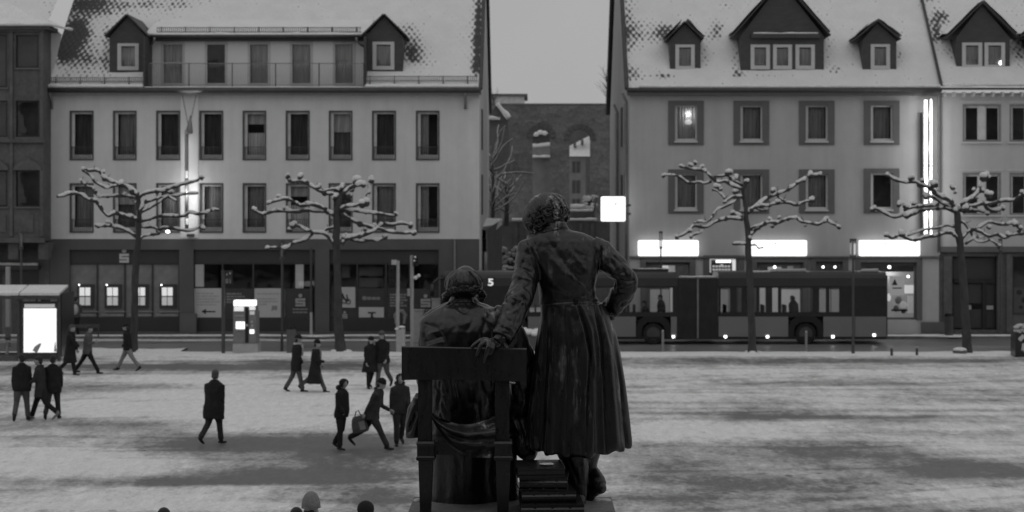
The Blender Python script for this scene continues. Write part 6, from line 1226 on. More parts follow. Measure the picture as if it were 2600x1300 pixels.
def head_mesh(q, c, fwd, up, s=1.0, m=0):
    """skull, jaw, nose, brow, ears; fwd: where the face looks"""
    fwd = Vector(fwd).normalized(); up = Vector(up); up = (up - fwd * up.dot(fwd)).normalized(); rt = fwd.cross(up); R = Matrix((rt, fwd, up)).transposed(); c = Vector(c)
    def P(a, b_, c_): return c + R @ Vector((a * s, b_ * s, c_ * s))
    q.ell(P(0, -.008, .025), (.078 * s, .098 * s, .098 * s), 16, 12, m, R); q.ell(P(0, .030, -.055), (.056 * s, .062 * s, .068 * s), 14, 10, m, R)
    q.ell(P(0, .075, -.092), (.022 * s, .020 * s, .020 * s), 10, 8, m, R); q.ell(P(0, .098, -.022), (.014 * s, .026 * s, .030 * s), 10, 8, m, R); q.ell(P(0, .080, .020), (.055 * s, .022 * s, .014 * s), 10, 6, m, R)
    q.ell(P(0, .085, -.064), (.026 * s, .014 * s, .010 * s), 10, 6, m, R)
    for e in (-1, 1): q.ell(P(e * .078, -.005, -.012), (.010 * s, .022 * s, .034 * s), 8, 6, m, R); q.ell(P(e * .040, .062, -.035), (.024 * s, .022 * s, .022 * s), 8, 6, m, R)
    return P, R
def ring_pts(c, a, b_, ra, rb, n=18, fn=None):
    return [c + a * (ra * math.cos(2 * PI * j / n)) * (fn(2 * PI * j / n) if fn else 1) + b_ * (rb * math.sin(2 * PI * j / n)) * (fn(2 * PI * j / n) if fn else 1) for j in range(n)]
PEOPLE = 'people crossing the snowy square'
def person(u, vfoot, H, face, label, stride=.35, coat=.78, mats=('cloth_black', 'cloth_dark', 'hair_dark'), head='hair', arms=(0.25, -0.25), bend=(.3, .3), lean=.03, bulk=1.1, z0=0.0, Y=None, group=PEOPLE, look=None, shoe='rubber', flare=0, knee=(.12, .45), hatmat=None, pocket=False, scarf=None, nod=.12, long_hair=False, splay=.02):
    """face: direction walked, degrees, 0 = right, 90 = away, 180 = left, 270 = to the camera; coat: hem height as a share of the leg (1 = hip, 0 = ground)"""
    Y = gy(vfoot) if Y is None else Y; base = W(u, vfoot, Y); base.z = z0; s = H / 1.75; a = math.radians(face); f = Vector((math.cos(a), math.sin(a), 0)); r = Vector((math.sin(a), -math.cos(a), 0)); up = Vector((0, 0, 1))
    t = thing('person', label, 'person', base, group)
    # legs
    hipz = .92; legs = []; low = 9
    for sd, sw, kn in ((1, stride, knee[0]), (-1, -stride, knee[1])):
        hip = r * (sd * .085) + up * hipz; kp = hip + (f * math.sin(sw) - up * math.cos(sw) + r * (sd * splay)) * .43; an = kp + (f * math.sin(sw - kn) - up * math.cos(sw - kn) + r * (sd * splay * .8)) * .42; legs.append((hip, kp, an, sw - kn)); low = min(low, an.z)
    dz = .075 - low; sh = up * dz
    T = lambda p: base + (p + sh) * s
    body = MB(); tro = MB()
    for i, (hip, kp, an, ang) in enumerate(legs):
        body.tube([T(hip + up * .05), T(hip), T(kp), T(an)], [.07 * s, .072 * s, .045 * s, .035 * s], 10)
        mid = (hip + kp) / 2
        tro.tube([T(hip + up * .06), T(hip), T(mid), T(kp), T((kp + an) / 2), T(an + up * .02)], [.095 * s * bulk, .104 * s * bulk, .092 * s * bulk, .076 * s, .070 * s, .070 * s], 12)
        toe = (f * math.cos(ang * .8) + up * math.sin(ang * .8 if an.z - low > .03 else 0)).normalized(); sdw = r * (.02 if i == 0 else -.02)
        q = MB(); q.tube([T(an - toe * .07 - up * .03), T(an - up * .045), T(an + toe * .08 + sdw - up * .05), T(an + toe * .17 + sdw - up * .055)], [.036 * s, .045 * s, .044 * s, .028 * s], 10, 0, .75); q.tube([T(an + up * .06), T(an - up * .03)], [.052 * s, .05 * s], 10); q.build('shoe', MAT[shoe], t, True)
    tro.ell(T(up * (hipz + .03)), (.165 * s * bulk, .125 * s, .11 * s), 12, 8, 0, Matrix((r, f, up)).transposed())
    setm = lambda me, m: setmat(me, MAT[m])
    link('trousers', setm(remesh(tro, .020 * s, 2), mats[1]), t)
    # torso + coat
    shz = 1.405; ln = lambda z: f * (lean * max(0, z - .9) / .5)
    hem = .92 * coat if coat < 1 else .92; c = MB(); rings = []
    prof = [(1.525, .058, .06), (1.495, .085, .08), (1.465, .125, .10), (1.425, .165, .115), (1.37, .19, .128), (1.30, .197, .133), (1.2, .195, .135), (1.05, .185, .13), (.95, .195, .14)]
    for z in np.linspace(.9, hem, 4)[0:]:
        g_ = (.92 - z); prof.append((float(z), .20 + flare * g_ * .5 + .015, .145 + flare * g_ * .4 + .25 * abs(stride) * g_ * .5))
    fold = lambda z: (lambda th: 1 + (.025 + .03 * flare * max(0, .95 - z)) * math.sin(th * 5 + z * 3) + .012 * math.sin(th * 11 + z * 9))
    for (z, ra, rb) in prof: rings.append(ring_pts(T(up * z + ln(z)), r, f, ra * s * bulk, rb * s * bulk, 24, fold(z)))
    c.loft(rings); c.ell(T(up * 1.485 + ln(1.485) - f * .02), (.105 * s, .10 * s, .055 * s), 14, 8, 0, Matrix((r, f, up)).transposed())
    hb = MB()
    for sd, sw, bd in ((1, arms[0], bend[0]), (-1, arms[1], bend[1])):
        S_ = up * (shz - .02) + ln(shz) + r * (sd * .150 * bulk) ; el = S_ + (f * math.sin(sw) - up * math.cos(sw) + r * (sd * .14)).normalized() * .29
        dv = (f * math.sin(sw + bd) - up * math.cos(sw + bd) + r * (sd * (-.35 if pocket else .02))).normalized(); wr = el + dv * .24
        c.tube([T(S_ - r * sd * .06 + up * .01), T(S_), T((S_ + el) / 2), T(el), T((el + wr) / 2), T(wr)], [.07 * s, .075 * s * bulk, .066 * s * bulk, .060 * s, .055 * s, .046 * s], 12)
        body.tube([T(S_), T(el), T(wr + dv * .02)], [.05 * s, .04 * s, .026 * s], 8)
        if not pocket: hand_mesh(hb, T(wr + dv * .0), dv, r * sd, 1 if (sd > 0) else -1, s * 1.0, .6)
    if head in ('hood', 'fur', 'hood_up'): pass
    cm = remesh(c, .019 * s, 2)
    co = np.empty(len(cm.vertices) * 3, np.float32); cm.vertices.foreach_get('co', co); no = np.empty_like(co); cm.vertices.foreach_get('normal', no); co = co.reshape(-1, 3); no = no.reshape(-1, 3)
    for i in range(len(co)):
        p = Vector(co[i]); d_ = noise.fractal(Vector((p.x * 7, p.y * 7, p.z * 4)), 1, 2, 3) * .012 * s; co[i] += no[i] * d_
    cm.vertices.foreach_set('co', co.ravel()); link('coat', setm(cm, mats[0]), t)
    # head
    fw = f if look is None else Vector((math.cos(math.radians(look)), math.sin(math.radians(look)), 0)); hc = T(up * (1.635) + ln(1.64) + fw * .03); fwd = (fw - up * nod).normalized()
    body.tube([T(up * 1.38 + ln(1.4)), T(up * 1.50 + ln(1.5)), hc], [.07 * s, .056 * s, .05 * s], 10)
    P, R = head_mesh(body, hc, fwd, up, s)
    bm_ = remesh(body, .017 * s, 1); bo = setm(bm_, 'skin')
    if hb.v:                                                  # fingers keep their own edges
        bm2 = bmesh.new(); bm2.from_mesh(bo); tmp = hb.mesh('h', MAT['skin'], True); bm2.from_mesh(tmp); bm2.to_mesh(bo); bm2.free(); bpy.data.meshes.remove(tmp)
        bo.polygons.foreach_set('use_smooth', np.ones(len(bo.polygons), bool))
    link('body', bo, t)
    hm = hatmat or mats[2]
    q = MB(); wob = lambda d: 1 + .05 * noise.noise(Vector(d) * 4 + Vector((u, 0, 0)))
    if head == 'hair':
        q.ell(P(0, -.018, .038), (.088 * s, .104 * s, .100 * s), 16, 12, 0, R, lambda d: wob(d) * (1 if d[2] > -.15 or d[1] < .1 else .80)); q.ell(P(0, -.060, -.03), (.078 * s, .055 * s, .07 * s), 12, 8, 0, R, wob)
        if long_hair: q.ell(P(0, -.065, -.11), (.085 * s, .05 * s, .14 * s), 12, 8, 0, R, wob)
        q.build('hair', MAT[hm], t, True)
    elif head in ('beanie', 'pompom'):
        q.ell(P(0, -.012, .055), (.092 * s, .108 * s, .095 * s), 16, 10, 0, R, lambda d: wob(d) * (1.0 if d[2] > -.3 else .85)); q.tube([P(.093 * math.cos(x), .108 * math.sin(x) - .012, .03) for x in np.linspace(0, 2 * PI, 17)], .016 * s, 6)
        if head == 'pompom': q.loft([ring_pts(P(0, -.012, z), R @ Vector((1, 0, 0)), R @ Vector((0, 1, 0)), w * s, w * s, 14) for z, w in ((.02, .120), (.08, .116), (.13, .104), (.175, .082), (.205, .055), (.22, .022))])
        q.build('hat', MAT[hm], t, True); q = MB(); q.ell(P(0, -.055, -.04), (.08 * s, .05 * s, .07 * s), 12, 8, 0, R, wob)
        if long_hair: q.ell(P(0, -.05, -.12), (.10 * s, .06 * s, .15 * s), 12, 8, 0, R, wob)
        q.build('hair', MAT[mats[2]], t, True)
    elif head in ('hood', 'fur'):
        n_ = 10; rings = []
        for i in range(n_ + 1):
            th = PI * .62 * i / n_ + .05; rr_ = math.sin(th); rings.append([P(.118 * rr_ * math.cos(2 * PI * j / 16), -.135 * math.cos(th) + .01, .115 * rr_ * math.sin(2 * PI * j / 16) + .02 - .02 * (1 - rr_)) for j in range(16)])
        q.loft(rings, cap=False); q.add([P(.02 * math.cos(k), -.135, .02 * math.sin(k)) for k in range(6)], [tuple(range(6))]); q.ell(P(0, -.05, -.14), (.14 * s, .10 * s, .07 * s), 14, 8, 0, R, wob); o = q.build('hood', MAT[mats[0] if head == 'hood' else mats[0]], t, True)
        if head == 'fur':
            q = MB(); q.tube([P(.115 * math.cos(x), .035 + .02 * math.sin(x * 9), .115 * math.sin(x) + .01) for x in np.linspace(0, 2 * PI, 33)], [.034 * s * (1 + .25 * math.sin(i * 2.3)) for i in range(33)], 7); q.tube([P(.13 * math.cos(x), -.06 + .12 * math.sin(x), -.13) for x in np.linspace(0, 2 * PI, 20)], .045 * s, 7); q.build('fur_trim', MAT[hatmat or 'cloth_light'], t, True)
    if scarf:
        q = MB(); q.tube([T(up * 1.49 + ln(1.5) + (r * math.cos(x) * .10 + f * math.sin(x) * .09)) for x in np.linspace(0, 2 * PI, 17)], .035 * s, 7); q.tube([T(up * 1.47 + ln(1.5) + f * .13 + r * .03), T(up * 1.3 + f * .17 + r * .04), T(up * 1.12 + f * .17 + r * .03)], [.045 * s, .05 * s, .04 * s], 7, 0, .5); q.build('scarf', MAT[scarf], t, True)
    return t, T, f, r, s
person(55, 1068, 1.80, 100, 'person in a black jacket and dark jeans seen from behind, leftmost in the square', .16, .86, ('cloth_black', 'cloth_mid', 'hair_dark'), head='hair', arms=(.0, .05), bend=(.15, .15), bulk=1.12, look=130, splay=.09)
person(104, 1066, 1.78, 172, 'person in a dark parka looking left, striding beside the jacketed person at the left', .42, .72, ('cloth_dark', 'cloth_black', 'hair_dark'), head='hair', arms=(.1, .3), bend=(1.5, .9), look=185, shoe='cloth_light', bulk=1.05)
person(134, 1064, 1.76, 95, 'person in black half hidden behind the one in the dark parka', .3, .80, ('cloth_black', 'cloth_dark', 'hair_dark'), arms=(.1, -.1), bend=(.3, .3), look=80, splay=.05)
person(178, 952, 1.76, 355, 'person in a long black coat with light hair walking right past the bus shelter', .30, .48, ('cloth_black', 'cloth_black', 'hair_mid'), arms=(.75, .2), bend=(.1, .2), flare=.25, bulk=1.1)
person(222, 948, 1.76, 5, 'person in a grey jacket and dark trousers walking right behind the long coat', .48, .84, ('cloth_grey', 'cloth_black', 'hair_dark'), arms=(.1, -.3), bend=(1.9, .2), knee=(.02, .12))
person(324, 940, 1.74, 182, 'person in a black jacket and pale trousers walking left in front of the first tree', .46, .88, ('cloth_black', 'cloth_light', 'hair_dark'), head='beanie', hatmat='cloth_black', arms=(.2, -.2), bend=(.4, .3), knee=(.02, .18), pocket=True)
t_, T_, f_, r_, s_ = person(192, 845, 1.72, 95, 'person with a pale backpack at the cash machine beside the bus shelter', .08, .9, ('cloth_mid', 'cloth_black', 'hair_dark'), Y=81.4, z0=.125, arms=(.4, .3), bend=(1.0, 1.2), group='people at the house fronts', look=60)
q = MB(); q.ell(T_(Vector((0, 0, 1.2)) - f_ * .2), (.16, .12, .24), 12, 8); q.build('backpack', MAT['cloth_pale'], t_, True)
person(543, 1127, 1.80, 62, 'lone person in a black coat crossing the empty middle of the left square', .22, .66, ('cloth_black', 'cloth_dark', 'hair_mid'), arms=(-.05, .1), bend=(.5, .4), pocket=True, bulk=1.3, look=75, knee=(.1, .5))
person(752, 995, 1.80, 20, 'person in a dark coat with a pale fur collar beside the litter bin', .22, .72, ('cloth_black', 'cloth_mid', 'hair_dark'), head='beanie', hatmat='cloth_black', arms=(.1, .0), bend=(.4, .3), pocket=True, knee=(.02, .3), scarf='cloth_pale')
person(800, 996, 1.70, 2, 'person in a calf length dark coat, hat and narrow pale scarf', .42, .38, ('cloth_black', 'cloth_mid', 'hair_dark'), head='beanie', hatmat='cloth_black', arms=(.2, -.1), bend=(1.2, .9), flare=.35, knee=(.05, .45), scarf='cloth_light')
person(940, 986, 1.66, 300, 'person with long dark hair and a thigh length coat near the monument', .14, .60, ('cloth_black', 'cloth_black', 'hair_dark'), head='beanie', hatmat='cloth_black', arms=(.1, -.1), bend=(.3, .2), flare=.35, long_hair=True)
person(972, 985, 1.84, 250, 'tall person in a grey hat and black jacket beside the one with long hair', .26, .86, ('cloth_black', 'cloth_mid', 'hair_dark'), head='beanie', hatmat='cloth_grey', arms=(-.1, .2), bend=(.6, .4), bulk=1.1, knee=(.1, .55))
person(866, 1141, 1.68, 330, 'person in a black hooded jacket looking down, left of the bag carrier', .10, .86, ('cloth_black', 'cloth_black', 'hair_dark'), head='hood', arms=(.1, .05), bend=(.3, .3), pocket=True, nod=.45, bulk=1.02)
tb, Tb, fb, rb_, sb = person(945, 1139, 1.76, 350, 'person in a dark jacket striding right with a heavy bag in the hand', .52, .86, ('cloth_dark', 'cloth_dark', 'hair_dark'), head='beanie', hatmat='cloth_black', arms=(-.55, .1), bend=(.05, 1.0), lean=.14, bulk=1.12, knee=(.08, .5), nod=.3)
person(1015, 1130, 1.74, 285, 'person in a hooded dark jacket walking towards us beside the chair', .2, .84, ('cloth_dark', 'cloth_dark', 'hair_dark'), head='hood', arms=(-.15, .2), bend=(.15, .4), nod=.3, bulk=1.08)
# shopping bag hanging from the striding person's hand
Ybg = gy(1139); bg_ = thing('shopping_bag', 'dark shopping bag with pale patches swinging from the striding person\'s hand', 'bag', W(913, 1095, Ybg)); q = MB(); c = W(913, 1077, Ybg); k = Ybg / F
R_ = Matrix.Rotation(math.radians(-14), 3, 'Y')
def bgp(x, y, z): return c + R_ @ Vector((x, y, z))
q.loft([[bgp(x * w, y * d_, z) for x, y in ((-1, -1), (-.3, -1.15), (.4, -1), (1, -.8), (1, .8), (0, 1.1), (-1, 1))] for z, w, d_ in ((-.20, .16, .10), (-.17, .19, .13), (0, .185, .13), (.14, .15, .08), (.20, .11, .03))]); q.build('bag_body', MAT['cloth_mid'], bg_, True, sharp=50)
q = MB(); q.tube([bgp(-.07, 0, .19), bgp(-.02, 0, .30), bgp(.05, 0, .33), bgp(.08, 0, .19)], .014, 6); q.build('handle', MAT['cloth_dark'], bg_, True); q = MB(); q.obox(bgp(.07, -.135, -.03), R_ @ Vector((.07, 0, 0)), (0, .008, 0), R_ @ Vector((0, 0, .10))); q.build('print_patch', MAT['cloth_light'], bg_)
# heads at the lower edge of the picture
NEAR = 'heads at the lower edge'
def near_person(u, vtop, face, lb, **kw):
    vf = 1300 + (vtop - 1300) * .2; H = kw.pop('H', 1.72); Y = F * (CZ - H) / (vtop - V0); person(u, V0 + CZ * F / Y, H, face, lb, group='people at the lower edge of the picture', **kw)
near_person(412, 1293, 80, 'dark haired head just showing at the lower left edge', stride=.2, coat=.8, nod=0)
near_person(782, 1270, 60, 'person in a grey pointed bobble hat at the lower edge', head='pompom', hatmat='cloth_light', stride=.2, coat=.8, H=1.87, nod=0)
near_person(753, 1292, 100, 'dark head beside the pointed bobble hat', stride=.2, coat=.8, nod=0)
near_person(927, 1276, 90, 'black hooded head alone at the lower edge left of the chair', head='hood', stride=.2, coat=.8, nod=0, H=1.74)
# passengers behind the bus windows
for (u, face, lb, z_) in ((1680, 190, 'standing passenger behind the rear window of the front bus section', .40), (1640, 170, 'shorter passenger near the wheel window of the bus', .22), (2016, 185, 'hooded passenger behind the widest rear bus window', .36)):
    person(u, 850, 1.70 if u != 1640 else 1.62, face, lb, .05, .85, ('cloth_black', 'cloth_black', 'hair_dark'), head='hood' if u == 2016 else 'hair', arms=(.1, .1), bend=(.4, .4), Y=78.1, z0=z_, group='passengers in the bus', bulk=1.6 if u == 2016 else 1.3)
# ================================================================== BRONZE MONUMENT (sculpted from profiles; k = metres per photo pixel at its distance)
YM = 17.6; k = YM / F; ZP = CZ - 2.864                       # pedestal top
mon = thing('bronze_monument', 'dark bronze monument of a standing and a seated man in frock coats seen from behind', 'statue', (W(1303, 0, YM).x, YM, 0))
def sculpt(me, strokes=(), fol=None, amp=0, freq=(3, 3, 3), front_only=True):
    """strokes: (points in pixels, width px, depth m) pressed into (or raised from) the side that faces the square's town hall; noise folds along the normals"""
    n = len(me.vertices); co = np.empty(n * 3, np.float32); no = np.empty(n * 3, np.float32); me.vertices.foreach_get('co', co); me.vertices.foreach_get('normal', no); co = co.reshape(-1, 3).astype(np.float64); no = no.reshape(-1, 3)
    uu = co[:, 0] * F / co[:, 1] + U0; vv = V0 - (co[:, 2] - CZ) * F / co[:, 1]; d = np.zeros(n); fr = np.clip(-no[:, 1] * 1.6 + .15, 0, 1)
    for (pts, w, dep) in strokes:
        best = np.full(n, 1e9); pts = [(float(a), float(b_)) for a, b_ in pts]; L = len(pts) - 1; tt = np.zeros(n)
        for i in range(L):
            (ax, ay), (bx_, by) = pts[i], pts[i + 1]; dx, dy = bx_ - ax, by - ay; t = np.clip(((uu - ax) * dx + (vv - ay) * dy) / (dx * dx + dy * dy + 1e-9), 0, 1); q_ = np.hypot(uu - ax - t * dx, vv - ay - t * dy); m = q_ < best; best[m] = q_[m]; tt[m] = (i + t[m]) / L
        d += dep * np.exp(-(best / w) ** 2) * fr * (1 - .5 * np.abs(tt * 2 - 1) ** 4)
    if amp:
        for i in range(n):
            p = co[i]; d[i] += amp * noise.fractal(Vector((p[0] * freq[0], p[1] * freq[1], p[2] * freq[2])), 1, 2.1, 4)
    if fol is not None: d += fol(uu, vv, co, no)
    co += no * d[:, None]; me.vertices.foreach_set('co', co.astype(np.float32).ravel()); me.update(); return me
def slices(q, rows, Yc, n=40, fold=None, voff=None):
    """horizontal rings given as (v, u_left, u_right, half depth px, dy)"""
    rings = []
    for (v, ul, ur, hd, dy) in rows:
        Y = Yc + dy; c = W((ul + ur) / 2, v, Y); hw = (ur - ul) / 2 * Y / F; h = hd * Y / F
        rings.append([c + Vector((hw * math.cos(th), h * math.sin(th), 0)) * (fold(th, v) if fold else 1) + Vector((0, 0, -voff(th, v) * Y / F if voff else 0)) for th in [2 * PI * j / n for j in range(n)]])
    q.loft(rings)
def limb(q, pts, n=16, wr=0.0, seed=0):
    """pts (u, v, dy, r px)"""
    P_, R_ = [], []
    for i in range(len(pts) - 1):
        for s in range(5):
            f_ = s / 5; a, b_ = pts[i], pts[i + 1]; m = [a[j] * (1 - f_) + b_[j] * f_ for j in range(4)]; P_.append(W(m[0], m[1], YM + m[2])); R_.append(m[3] * k * (1 + wr * math.sin((i + f_) * 7 + seed)))
    a = pts[-1]; P_.append(W(a[0], a[1], YM + a[2])); R_.append(a[3] * k); q.tube(P_, R_, n)
def folds(amp, fr, st):
    def f_(uu, vv, co, no):                                  # creases: sharp valleys where a noise crosses zero
        return np.array([amp * (min(1, abs(noise.noise(Vector((p[0] * fr * st[0], p[1] * fr * st[1], p[2] * fr * st[2] + p[0] * fr * .35)))) * 3.2) - .6) for p in co])
    return f_
# ---------------- standing figure
DS = .30                                                      # it stands a little farther off than the chair back
def sk_fold(th, v):
    t = max(0, min(1, (v - 770) / 380)); b_ = math.radians(270)
    f_ = 1 + t * (.040 * math.cos(9 * th + .6) + .026 * math.cos(15 * th + 2.0) + .014 * math.cos(23 * th))
    return f_
q = MB()
slices(q, [(559, 1400, 1432, 20, DS - .01), (564, 1393, 1437, 25, DS - .01), (574, 1383, 1441, 29, DS), (583, 1374, 1446, 32, DS), (586, 1366, 1454, 31, DS), (592, 1350, 1478, 34, DS), (600, 1338, 1500, 39, DS), (612, 1334, 1517, 45, DS), (635, 1338, 1524, 52, DS), (665, 1350, 1524, 57, DS - .01), (695, 1360, 1520, 58, DS - .02), (725, 1366, 1513, 56, DS - .01), (750, 1369, 1514, 54, DS), (768, 1370, 1524, 53, DS), (776, 1370, 1530, 55, DS)], YM, 56)
coat_top = q
limb(q, [(1362, 618, DS, 25), (1346, 634, DS - .02, 33), (1341, 670, DS - .06, 34), (1330, 728, DS - .18, 34), (1313, 772, DS - .33, 34), (1296, 815, DS - .45, 31), (1281, 845, DS - .53, 27)], 18, .03, 1)
limb(q, [(1500, 620, DS, 26), (1524, 636, DS, 31), (1552, 668, DS - .02, 32), (1578, 694, DS - .04, 30), (1592, 712, DS - .05, 28), (1582, 742, DS + .02, 29), (1562, 772, DS + .10, 27), (1550, 790, DS + .15, 22)], 18, .03, 2)
limb(q, [(1590, 700, DS - .05, 24), (1599, 712, DS - .05, 21)], 12)
# cuffs
limb(q, [(1284, 842, DS - .50, 28), (1272, 860, DS - .55, 28)], 16)
for i in range(10): a = i * .63; q.ell(W(1548 + 17 * math.cos(a) * 1.0, 784 + 22 * math.sin(a), YM + DS + .10 - .05 * math.sin(a)), 9 * k, 8, 6)
# collar: standing band falling over
me = remesh(q, .0105, 3)
S_st = [([(1518, 608), (1526, 640), (1522, 690)], 3.0, -.016), ([(1340, 612), (1352, 640), (1372, 690)], 3.0, -.016), ([(1377, 588), (1400, 582), (1442, 581)], 2.6, -.020), ([(1424, 590), (1428, 640), (1440, 770)], 1.6, -.006),
        ([(1530, 640), (1560, 690)], 4, .010), ([(1548, 700), (1585, 690)], 4, -.013), ([(1550, 715), (1610, 712)], 4, -.012), ([(1560, 735), (1606, 722)], 4, .012), ([(1540, 670), (1575, 700)], 5, .010), ([(1555, 650), (1580, 670)], 4, -.010), ([(1552, 755), (1592, 745)], 4, -.010),
        ([(1358, 640), (1372, 668)], 4, .014), ([(1350, 655), (1366, 690)], 3, -.014), ([(1308, 740), (1345, 725)], 5, -.014), ([(1300, 755), (1336, 770)], 5, .016), ([(1296, 778), (1330, 762)], 4, -.016), ([(1312, 700), (1350, 712)], 5, .012), ([(1318, 680), (1350, 690)], 4, -.012), ([(1290, 800), (1318, 782)], 4, .012), ([(1316, 792), (1304, 838)], 3.5, -.013), ([(1286, 810), (1276, 836)], 4, -.008), ([(1325, 715), (1330, 745)], 5, .012), ([(1330, 650), (1324, 690)], 5, .008),
        ([(1380, 640), (1440, 700), (1510, 745)], 9, .010), ([(1400, 620), (1450, 690), (1500, 735)], 6, -.008), ([(1450, 640), (1490, 690)], 7, .008), ([(1375, 720), (1440, 750)], 6, -.006), ([(1515, 735), (1475, 762)], 5, .008), ([(1372, 776), (1410, 768), (1463, 764), (1530, 764)], 2.2, -.010), ([(1262, 838), (1296, 852)], 2.0, -.010)]
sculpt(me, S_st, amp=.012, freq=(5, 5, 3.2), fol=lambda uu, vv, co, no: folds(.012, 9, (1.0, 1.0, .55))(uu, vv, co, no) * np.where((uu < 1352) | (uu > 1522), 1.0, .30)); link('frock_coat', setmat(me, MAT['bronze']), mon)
# skirt of the coat
q = MB()
slices(q, [(770, 1370, 1530, 55, DS), (782, 1371, 1537, 58, DS), (800, 1371, 1546, 61, DS), (840, 1365, 1560, 67, DS), (880, 1359, 1570, 72, DS), (920, 1355, 1578, 76, DS), (980, 1349, 1586, 80, DS), (1030, 1344, 1592, 84, DS), (1080, 1340, 1597, 87, DS), (1120, 1337, 1601, 89, DS), (1134, 1338, 1601, 89, DS), (1141, 1341, 1599, 88, DS), (1143, 1352, 1586, 78, DS)], YM, 180, sk_fold, lambda th, v: max(0, (v - 900) / 240) * (7.5 * math.cos(2 * (th - 4.62)) + 3.0 * math.cos(15 * th + 2.4)))
me = remesh(q, .0105, 1)
S_sk = [([(1466, 770), (1486, 830), (1500, 900), (1493, 1000), (1487, 1150)], 3.0, -.030), ([(1476, 775), (1500, 840), (1508, 930), (1503, 1150)], 5, .014), ([(1512, 770), (1528, 860), (1534, 960), (1540, 1150)], 3.0, -.030), ([(1520, 775), (1545, 880), (1556, 1000), (1570, 1140)], 6, .014), ([(1448, 790), (1458, 900), (1458, 1000), (1455, 1150)], 5, .012), ([(1430, 790), (1440, 900), (1436, 1150)], 4, -.014), ([(1405, 800), (1406, 900), (1400, 1150)], 5, .012), ([(1386, 790), (1384, 900), (1372, 1150)], 4, -.012), ([(1560, 860), (1576, 980), (1586, 1130)], 4, -.016)]
def hem(uu, vv, co, no): return .0 * uu
sculpt(me, S_sk, amp=.008, freq=(4, 4, 1.0), fol=folds(.012, 6, (1.2, 1.2, .22)))
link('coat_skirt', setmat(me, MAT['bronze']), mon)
for (u, v) in ((1463, 765), (1511, 764)):
    q = MB(); c = W(u, v, YM + DS - 56 * k - .015); q.loft([ring_pts(c + Vector((0, y, 0)), Vector((1, 0, 0)), Vector((0, 0, 1)), r_ * k, r_ * k, 14) for y, r_ in ((.04, 6), (0, 6), (-.008, 4.6), (-.002, 3.8), (-.002, .5))]); q.build('button', MAT['bronze'], mon, True, sharp=40)
q = MB(); c = W(1279, 859, YM + DS - .56 - .10); q.ell(c, (4 * k, .012, 4 * k), 10, 6); q.build('button', MAT['bronze'], mon, True)
# body: head, neck, hands, legs in one surface (legs crossed, far foot on its toe)
q = MB(); hs = 1.72
fwd = Vector((-.60, .55, -.62)).normalized(); hc = W(1386, 551, YM + DS + .09)
P, R = head_mesh(q, hc, fwd, (0, 0, 1), hs)
q.tube([W(1410, 592, YM + DS), W(1402, 572, YM + DS + .02), hc], [.13, .115, .10], 14)
limb(q, [(1430, 1110, DS + .02, 34), (1452, 1150, DS, 37), (1463, 1180, DS, 33), (1466, 1220, DS + .02, 29), (1464, 1258, DS + .04, 27), (1462, 1276, DS + .05, 25)], 18)
limb(q, [(1500, 1110, DS + .1, 34), (1490, 1160, DS + .16, 32), (1490, 1200, DS + .22, 24)], 16)
bt = MB()
limb(bt, [(1464, 1255, DS, 24), (1462, 1284, DS - .02, 26), (1452, 1296, DS + .06, 22), (1440, 1300, DS + .3, 16)], 14)
limb(bt, [(1496, 1184, DS + .2, 15), (1506, 1202, DS + .18, 20), (1514, 1222, DS + .14, 25), (1523, 1238, DS + .10, 21), (1534, 1245, DS + .06, 10)], 16); limb(bt, [(1502, 1212, DS + .18, 20), (1500, 1244, DS + .16, 20), (1498, 1266, DS + .14, 12), (1495, 1276, DS + .12, 6)], 14); limb(bt, [(1512, 1236, DS + .14, 20), (1504, 1256, DS + .14, 14)], 12)
# the same body runs on inside the coat, so head, hands and legs are one surface
slices(q, [(590, 1385, 1440, 20, DS), (610, 1360, 1500, 26, DS), (660, 1372, 1506, 34, DS), (760, 1386, 1508, 34, DS), (900, 1390, 1530, 40, DS), (1080, 1410, 1530, 42, DS), (1130, 1420, 1520, 38, DS)], YM, 24)
limb(q, [(1370, 622, DS, 18), (1341, 670, DS - .06, 20), (1330, 728, DS - .18, 20), (1296, 815, DS - .45, 18), (1278, 850, DS - .55, 17), (1262, 868, DS - .585, 14)], 12)
limb(q, [(1495, 622, DS, 18), (1552, 668, DS - .02, 19), (1590, 712, DS - .05, 17), (1562, 772, DS + .10, 15), (1550, 793, DS + .13, 13)], 12)
# hand on the chair rail: palm, four separate fingers over the top edge, thumb on the other side
h = q; dz = DS - .62
def fp(pts): limb(h, [(a, b_, dz + c, r_ * 1.3) for a, b_, c, r_ in pts], 9)
h.loft([[W(u_, v_, YM + dz + y_) for (u_, v_, y_) in rr_] for rr_ in (
    [(1252, 861, .03), (1262, 854, .06), (1275, 862, .06), (1278, 874, .03), (1270, 880, -.01), (1258, 873, -.01)],
    [(1240, 862, .01), (1250, 858, .05), (1262, 866, .05), (1266, 880, .02), (1258, 886, -.03), (1246, 876, -.03)],
    [(1229, 863, .0), (1238, 860, .03), (1252, 868, .03), (1257, 882, .0), (1250, 885, -.04), (1236, 873, -.04)])])
fp([(1240, 864, .0, 5.4), (1228, 863, -.01, 5.6), (1216, 867, -.02, 5.0), (1206, 875, -.04, 4.6), (1197, 884, -.05, 3.8)])
fp([(1244, 868, -.02, 5.6), (1232, 868, -.05, 6.0), (1221, 876, -.08, 5.2), (1216, 890, -.09, 4.6), (1213, 898, -.085, 4.2), (1209, 906, -.075, 3.4)])
fp([(1250, 872, -.02, 5.6), (1243, 872, -.06, 6.0), (1239, 882, -.09, 5.2), (1235, 895, -.095, 4.6), (1232, 908, -.085, 4.2), (1229, 923, -.075, 3.4)])
